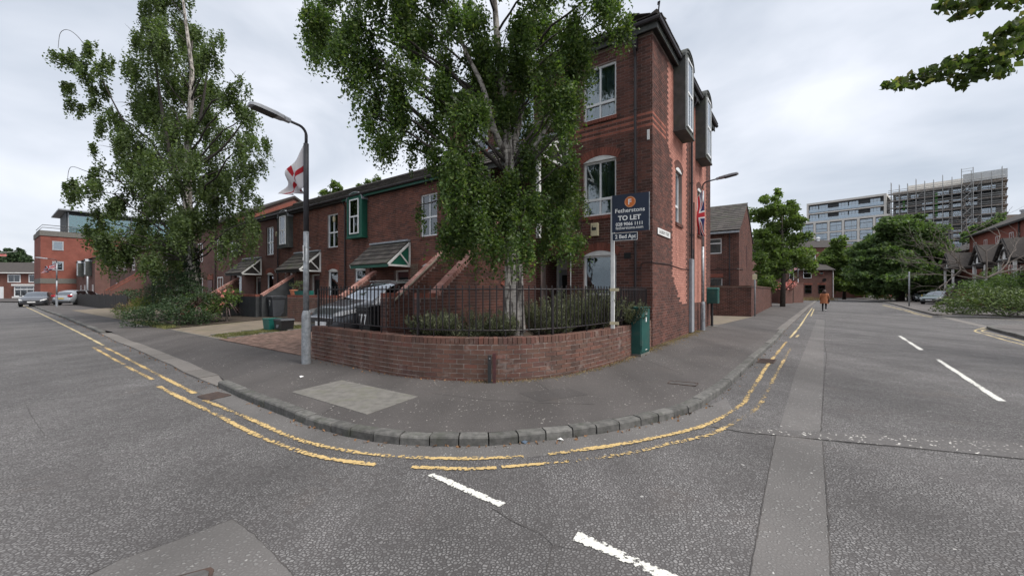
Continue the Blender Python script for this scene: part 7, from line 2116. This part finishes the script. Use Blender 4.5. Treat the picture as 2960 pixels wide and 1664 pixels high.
plain_tree("garden_tree", "sparse tree top over the terrace roof near the birch", 1060, 640, 34, [(1040,545,18),(1065,530,14),(1090,520,16),(1030,560,16),(1085,545,18),(1020,565,12)], (1062,525), .12, 'leaf_green', .15, 1300, z0=0)
plain_tree("pine_tree", "dark pine on the left horizon beyond the row house", 18, 830, 105, [(15,735,22),(35,745,20),(0,755,25),(30,765,22),(-20,740,25)], (15,730), .3, 'leaf_dark', .5, 500, z0=0)
plain_tree("pine_tree", "second dark pine right of the first on the left horizon", 58, 830, 108, [(58,728,12),(70,745,14),(50,745,14),(62,760,18),(80,755,12)], (58,725), .3, 'leaf_dark', .45, 500, z0=0)
plain_tree("garden_tree", "greenery climbing below the scaffold behind the flats", 2860, 800, 75, [(2820,670,25),(2860,650,25),(2890,640,22),(2800,690,22),(2850,690,30),(2900,660,20)], (2850,660), .3, 'leaf_maple', .45, 450, z0=0)

# ---- lime bough reaching in from the right
DL = 5.0
lb = Vector((13.6, 7.2, .11))
t = thing("lime_tree", "lime tree whose leafy bough hangs into the top right corner", "tree", lb, 0, "trees")
tp_ = [lb - Vector((0,0,.3)), lb + Vector((.05,0,1.6)), lb + Vector((-.1,.05,3.2)), lb + Vector((.1,0,5.2)), lb + Vector((.2,.1,7.5))]
mb = MB(); mb.tube([p - lb for p in tp_], [.24,.21,.18,.13,.05], 14); mb.build("trunk", 'bark_dark', t, smooth=True)
mb = MB()
bough = catmull([tp_[2], AT(3240,60,DL+.3), AT(3040,105,DL), AT(2900,158,DL), AT(2760,192,DL), AT(2650,230,DL), AT(2570,248,DL)], .15)
bough2 = catmull([tp_[2] + Vector((0,0,.5)), AT(3200,-60,DL+.4), AT(2980,-25,DL+.1), AT(2840,-10,DL), AT(2740,20,DL)], .15)
bough3 = [AT(3040,105,DL), AT(2950,95,DL), AT(2880,110,DL)]
for b_, r0 in ((bough, .05), (bough2, .045), (bough3, .012)): mb.tube([p - lb for p in b_], [max(.004, r0 * (1 - i / (len(b_) - 1)) ** 1.6) for i in range(len(b_))], 8)
mb.build("bough", 'branch', t, smooth=True)
pts_ = []
for (u, v, r, n) in ((2565,247,14,34),(2610,243,22,70),(2660,225,26,95),(2710,215,30,120),(2760,190,34,150),(2790,225,28,100),(2820,170,36,160),(2860,190,34,140),(2900,150,30,120),(2900,200,26,80),(2880,105,22,60),(2930,90,28,100),(2955,140,28,90),(2990,100,60,240),(3050,60,70,260),
                     (2735,18,22,60),(2780,30,28,90),(2820,15,28,90),(2860,8,25,70),(2920,10,14,20),(2950,-5,25,40),(2800,-25,50,150),(2900,-45,60,180),(3020,-30,70,200),(3150,20,90,260)):
    pts_.append(blob(np.array(AT(u, v, DL + random.uniform(-.12, .12))), r * 1.22 / FPX * DL, int(n * .62), .75, .15))
leaf_mesh("bough_leaves", np.concatenate(pts_), .086, 'leaf_lime', t, tuple(lb), droop=.75, aspect=.85, fold=.15)
cr = [blob(np.array(lb + Vector((x, y, z))), r, int(260 * r * r)) for x, y, z, r in ((.3,0,6.2,1.3),(1.4,.4,5.5,1.4),(.8,-1.2,5.8,1.2),(.4,.6,7.6,1.2),(1.8,1.5,6.6,1.3),(2.4,-.4,6.2,1.3))]
leaf_mesh("crown", np.concatenate(cr), .10, 'leaf_lime', t, tuple(lb), aspect=.85)

# ---- shrubs
def shrub(name, label, base, lumps, leaf, size, dens, mode='blob', group="shrubs", aspect=.5, cat="shrub", flowers=0, stems=True, up=False):
    B = Vector(base); t = thing(name, label, cat, B, 0, group)
    pts_ = []; st = MB()
    for (x, y, z, r) in lumps:
        c = np.array([x, y, z]); n = int(dens * r * r)
        pts_.append(blob(c, r, n, .85, .3))
        if stems: limb(st, (random.uniform(-.1,.1), random.uniform(-.1,.1), 0), (x, y, z + r*.4), .022, .006, .02, 5)
    P = np.concatenate(pts_); P = P[P[:, 2] > .02]
    leaf_mesh("foliage", P, size, leaf, t, (0,0,0), droop=.2, aspect=aspect, up=up)
    if stems: st.build("stems", 'branch', t)
    if flowers:
        for (x, y, z, r) in random.choices(lumps, k=flowers):
            a = random.uniform(math.pi, 2*math.pi); c = np.array([x + r*.9*math.cos(a), y - r*.7, z + r*random.uniform(-.2, .8)])
            leaf_mesh("flower", c + rng.normal(size=(18, 3)) * .035, .05, 'petal', t, (0,0,0), aspect=.9)["kind"] = "stuff"
    return t
def lavender(name, label, base, n, h, r, leaf='leaf_lavender', group="grey-green bushes behind the railing", size=.05, per=20, lean=(0,0)):
    """upright woody shoots set with narrow leaves"""
    B = Vector(base); t = thing(name, label, "bush", B, 0, group); mb = MB(); P, Dd = [], []
    for k in range(n):
        a = random.uniform(0, 2*math.pi); o = Vector((math.cos(a), math.sin(a), 0)) * r * math.sqrt(random.random())
        L = h * random.uniform(.55, 1.1); tilt = Vector((o.x * .8 / r * .5 + lean[0] + random.gauss(0, .18), o.y * .8 / r * .5 + lean[1] + random.gauss(0, .18), 1)).normalized()
        p0 = o * .55; p1 = o * .8 + tilt * L * .5; p2 = p1 + (tilt + Vector((random.gauss(0, .25), random.gauss(0, .25), .1))).normalized() * L * .5
        mb.tube([p0, p1, p2], [.007, .005, .002], 4)
        for q in range(per):
            f = .25 + .75 * (q + random.random()) / per
            p = p0.lerp(p1, f * 2) if f < .5 else p1.lerp(p2, f * 2 - 1)
            ax = (p2 - p1).normalized(); sd = Vector((random.gauss(0,1), random.gauss(0,1), random.gauss(0,.4))).normalized()
            for _ in range(3):
                sd = Vector((random.gauss(0,1), random.gauss(0,1), random.gauss(0,.4))).normalized()
                P.append(p + sd * size * .35); Dd.append(ax * .75 + sd * .8)
    mb.build("stems", 'branch', t)
    leaf_mesh("foliage", np.array([tuple(p) for p in P]), size, leaf, t, (0,0,0), aspect=.28, dirs=np.array([tuple(p) for p in Dd]))
    return t
def hl(x, y, z): p = W(x, y, z); return p
lavender("rosemary_bush", "spreading grey-green bush left of the birch trunk behind the railing", G(1345, 1040, .22) , 380, .95, .75, lean=(-.15, -.15))
lavender("rosemary_bush", "low grey-green bush trailing over the wall's left part", AT(1262, 975, 7.0), 110, .45, .38, lean=(-.3, -.1))
lavender("rosemary_bush", "grey-green bush between the birch and the door behind the railing", AT(1590, 975, 8.2), 200, .80, .55)
lavender("rosemary_bush", "tall grey-green bush under the ground-floor window", AT(1700, 960, 8.6), 240, .95, .55)
lavender("rosemary_bush", "bush tuft spilling over the green cabinet", AT(1815, 945, 8.9), 120, .62, .28, lean=(.05, -.1))
lavender("rosemary_bush", "grey-green bush at the foot of the birch trunk", AT(1440, 975, 7.3), 90, .45, .35)
# dark cotoneaster mass and flowering shrubs left of the drive
bs = G(440, 946, .14)
shrub("cotoneaster", "low dark spreading shrub at the pavement edge by the grey post", bs + Vector((.6,.6,0)), [(-1.5,-.3,.35,.5),(-.8,-.2,.5,.6),(0,-.1,.45,.6),(.7,.1,.4,.5),(-.7,.7,.8,.6),(.2,.8,.9,.7)], 'leaf_dark', .075, 3600, aspect=.45)
shrub("evergreen_bush", "tall dark evergreen bush behind the low spreading shrub", AT(490, 930, 18.3) * Vector((1,1,0)) + Vector((0,0,.2)), [(-.5,0,1.1,.8),(.2,0,1.4,.9),(.9,.1,1.2,.8),(-.2,.3,1.8,.7),(.6,.3,1.9,.7)], 'leaf_dark', .085, 2600, aspect=.45)
shrub("rose_bush", "pink flowering shrub with dark leaves in front of the left birch", AT(585, 925, 16.6) * Vector((1,1,0)) + Vector((0,0,.2)), [(-1.0,0,.45,.45),(-.3,-.1,.5,.5),(.4,0,.5,.45),(.8,.3,.9,.45),(.95,.4,1.2,.4),(0,.5,.9,.5),(-.7,.5,.9,.5)], 'leaf_birch', .08, 2300, aspect=.6, flowers=15)
for k, (u, v, d, lab) in enumerate(((655, 918, 17.0, "spiky palm-like plant with bare stem by the dark low wall"), (568, 905, 16.2, "spiky palm-like plant among the pink flowers"))):
    b_ = AT(u, v, d); b_.z = .2
    t = thing("cordyline", lab, "plant", b_, 0, "palm-like plants"); mb = MB(); mb.tube([(0,0,-.05),(.02,0,.35),(0,.02,.72)], [.05,.045,.04], 8); mb.build("stem", 'dead_branch', t)
    for q in range(46):
        a = random.uniform(0, 2*math.pi); el = random.uniform(-.5, 1.35); L = random.uniform(.5, .75); dr = Vector((math.cos(a)*math.cos(el), math.sin(a)*math.cos(el), math.sin(el)))
        sd = dr.cross(Vector((0,0,1))).normalized() * .018; o = Vector((0,.02,.74)); m_ = o + dr*L*.55 + Vector((0,0,.02)); e_ = o + dr*L + Vector((0,0,-.22*math.cos(el)))
        mb = MB(); mb.add([o - sd*.6, o + sd*.6, m_ + sd, m_ - sd, e_], [(0,1,2,3),(3,2,4)]); mb.build("blade", 'leaf_cordyline', t)
shrub("bright_bush", "bright yellow-green conifer bush by the left pavement", G(385, 917, PAV) + Vector((.3,.3,0)), [(0,0,.5,.6),(.3,.2,.9,.5),(-.3,.2,.7,.5),(.5,.5,1.1,.45)], 'leaf_bright', .09, 2400, aspect=.35, up=True)
shrub("green_bush", "mid-green bush in front of the bright conifer bush", G(360, 922, PAV), [(0,0,.35,.5),(.5,.1,.35,.5),(-.3,.2,.3,.4)], 'leaf_green', .07, 1700, aspect=.4)
shrub("hedge_scrub", "dry brown scrub along the low wall down the left street", G(300, 905, PAV) + Vector((0,.4,0)), [(-.2,.9,.3,.45),(-1.6,2.9,.3,.5),(-3.2,4.9,.3,.5),(-5.0,7.3,.3,.5),(.8,.4,.35,.4)], 'dry_grass', .10, 900, aspect=.25, up=True)
shrub("hedge_scrub", "dark green creeper along the fence down the left street", G(320, 896, PAV) + Vector((0,.8,0)), [(0,.5,1.0,.7),(-1.2,1.8,1.0,.7),(-3,4,1.0,.7),(-6,8,.9,.7)], 'leaf_dark', .12, 800, aspect=.5)
for k, (u, d, w_) in enumerate(((140, 52, 1),)):
    pass
# right-hand bush, bare shrub, hedge
rb = G(2850, 917, .11) + Vector((2.6, 1.2, 0))
shrub("rounded_bush", "large glossy green bush at the right edge by the side access", rb, [(-2.2,.2,.55,.7),(-1.2,-.1,.8,.9),(0,-.2,.95,1.0),(1.2,-.1,.8,.9),(2.4,0,.7,.85),(3.5,.1,.7,.85),(-.8,.9,1.1,.8),(.5,.9,1.15,.75),(2.2,1.0,.9,.8),(-2.6,.8,.5,.6)], 'leaf_bush', .135, 1000, aspect=.5, group="shrubs right of the road")
shrub("rounded_bush", "darker bush behind the large glossy bush under the bare branches", AT(2880, 860, 30) * Vector((1,1,0)) + Vector((0,0,.11)), [(-2,0,1.2,1.3),(0,0,1.5,1.4),(2,.2,1.5,1.4),(4,.3,1.4,1.4),(1,1,2.3,1.1),(3,1,2.2,1.0)], 'leaf_maple', .16, 600, aspect=.55, group="shrubs right of the road")
bt = AT(2850, 855, 27); bt.z = .11
t = thing("bare_shrub", "leafless grey branching shrub spreading above the big bush", "shrub", bt, 0, "shrubs right of the road")
mb = MB()
def grow(p, d, L, r, lev):
    q = p + d * L; mid = p.lerp(q, .5) + Vector((random.gauss(0,.06), random.gauss(0,.06), random.gauss(0,.06))) * L
    mb.tube([p, mid, q], [r, r*.85, r*.68], 5)
    if lev == 0: return
    for _ in range(random.choice((2, 3, 3))):
        nd = (d + Vector((random.gauss(0,.55), random.gauss(0,.45), random.gauss(.02,.42)))).normalized()
        grow(q, nd, L * random.uniform(.62, .88), r * .62, lev - 1)
for d in ((-.9,0,.30),(-.8,.2,.6),(.0,0,1),(.8,0,.55),(1,.1,.3),(-1,.1,.1)): grow(Vector((0,0,2.3)), Vector(d).normalized(), 1.8, .055, 4)
mb.build("branches", 'dead_branch', t)
hb = G(2570, 863, .11)
hb = AT(2572, 858, 62); hb.z = .11
shrub("clipped_hedge", "clipped hedge block below the dark broadleaf tree", hb, [(-2.4,0,.8,.9),(-1.2,0,.85,.95),(0,0,.85,.95),(1.2,0,.85,.95),(2.4,0,.8,.9)], 'leaf_bush', .22, 420, group="shrubs right of the road")
b_ = AT(2275, 850, 45); b_.z = .11
shrub("red_shrub", "red-leaved shrub behind the garden wall on the right street", b_, [(-.5,0,2.0,.7),(.4,0,2.2,.6)], 'petal', .2, 420, group="shrubs right of the road")
b_ = AT(2290, 850, 46); b_.z = .11
t = thing("cordyline", "palm-like plant above the garden walls on the right street", "plant", b_, 0, "palm-like plants"); mb = MB(); mb.tube([(0,0,0),(0,0,3.3)], [.1,.07], 6); mb.build("stem", 'bark_dark', t)
for q in range(30):
    a = random.uniform(0, 2*math.pi); el = random.uniform(-.6, 1.3); L = random.uniform(.8, 1.2); dr = Vector((math.cos(a)*math.cos(el), math.sin(a)*math.cos(el), math.sin(el))); sd = dr.cross(Vector((0,0,1))).normalized()*.06; o = Vector((0,0,3.3))
    mb = MB(); mb.add([o - sd, o + sd, o + dr*L], [(0,1,2)]); mb.build("blade", 'leaf_maple', t)
for (p, r, k) in PLANTS:
    pass
for (p, r, _), lab in zip(PLANTS, ("small leafy plant in the terracotta pot", "spiky green plant growing in the teal trough")):
    shrub("potted_plant", lab, p, [(0,0,r*.5,r*.45),(.12,0,r*.8,r*.35),(-.12,0,r*.7,r*.35)], 'leaf_bush', .06, 2600, aspect=.3, group="potted plants", up=True, cat="plant")

# ---- grass and litter
def tufts(name, label, cat, pts_, h, mat_, n):
    t_pts, d_ = [], []
    P = np.array([tuple(p) for p in pts_]); idx = rng.integers(0, len(P), n); c = P[idx] + rng.normal(size=(n, 3)) * np.array([.05, .05, 0])
    d = rng.normal(size=(n, 3)) * .45; d[:, 2] = 1
    L = h * (.5 + rng.random(n)); d /= np.linalg.norm(d, axis=1)[:, None]
    s = np.cross(d, rng.normal(size=(n, 3))); s /= np.linalg.norm(s, axis=1)[:, None]
    V = np.stack([c - s * .006, c + s * .006, c + d * L[:, None]], 1).reshape(-1, 3); F = np.arange(n * 3).reshape(-1, 3)
    o = link(name, fast_mesh(name, V, F, mat_)); tag(o, label, cat, None, "stuff"); return o
gp = [W(random.uniform(-11.95, -10.7), y, zg(y)) for y in np.linspace(-5.8, -2.6, 500)]
tufts("grass", "thin dry grass strip between the two drives", "grass", gp, .05, 'grass_leaf', 9000)
gp = [W(random.uniform(-21, -16), random.uniform(-6.0, -5.6), PAV) for _ in range(300)]
tufts("weeds", "weeds along the edge of the shrub bed", "weeds", gp, .12, 'grass_leaf', 3000)
ms = [W(abs(random.gauss(0, .14)) + .02, y, PAV + .003) for y in np.linspace(-1.0, 5.2, 900)] + [WPATH.at(s)[0] - Vector((-WPATH.at(s)[1].y, WPATH.at(s)[1].x, 0)) * abs(random.gauss(0, .07)) + Vector((0,0,PAV+.003)) for s in np.linspace(4.2, WPATH.len - .4, 500)]
tufts("moss", "brown moss and dry weeds along the foot of the gable", "moss", ms, .018, 'dry_grass', 6000)
lt = []
for s in np.linspace(0, 1, 420):
    k = int((.25 + .62 * s) * (np_ - 1)); p = pts[k][0].lerp(pts[min(k+1, np_-1)][0], random.random()) - nor[k] * abs(random.gauss(0, .05)); lt.append((p.x, p.y, .012))
for s in np.linspace(0, WPATH.len - .4, 200):
    p, tt = WPATH.at(s); q = p - Vector((-tt.y, tt.x, 0)) * abs(random.gauss(0, .08)); lt.append((q.x, q.y, PAV + .012))
o = leaf_mesh("leaf_litter", np.array(lt), .035, 'litter', None, droop=0, aspect=.7); tag(o, "brown fallen leaves gathered along the kerb and wall foot", "leaf litter", None, "stuff")
gp = [AT(u, 862, 60) * Vector((1,1,0)) + Vector((0, random.uniform(-2, 2), PAV)) for u in np.linspace(2255, 2400, 300)]
tufts("verge_grass", "dry verge grass below the far house and garden walls", "grass", gp, .5, 'dry_grass', 3000)

# ---- scraps on the road
for k, (u, v, m_, lab) in enumerate(((1516,1280,'interior_blue',"small blue scrap of plastic by the kerb"), (1620,1272,'sign_white',"white paper scrap in the gutter right of the blue scrap"), (871,1090,'sign_white',"white paper scrap on the pavement left of the concrete slab"))):
    p = G(u, v, PAV if v < 1150 else 0.0); t = thing("litter", lab, "litter", p, random.uniform(0, 3), "scraps of litter")
    mb = MB(); mb.add([(-.03,-.02,.006),(.03,-.025,.014),(.035,.02,.006),(-.02,.025,.02),(0,0,.03)], [(0,1,4),(1,2,4),(2,3,4),(3,0,4),(3,2,1,0)]); mb.build("scrap", m_, t)
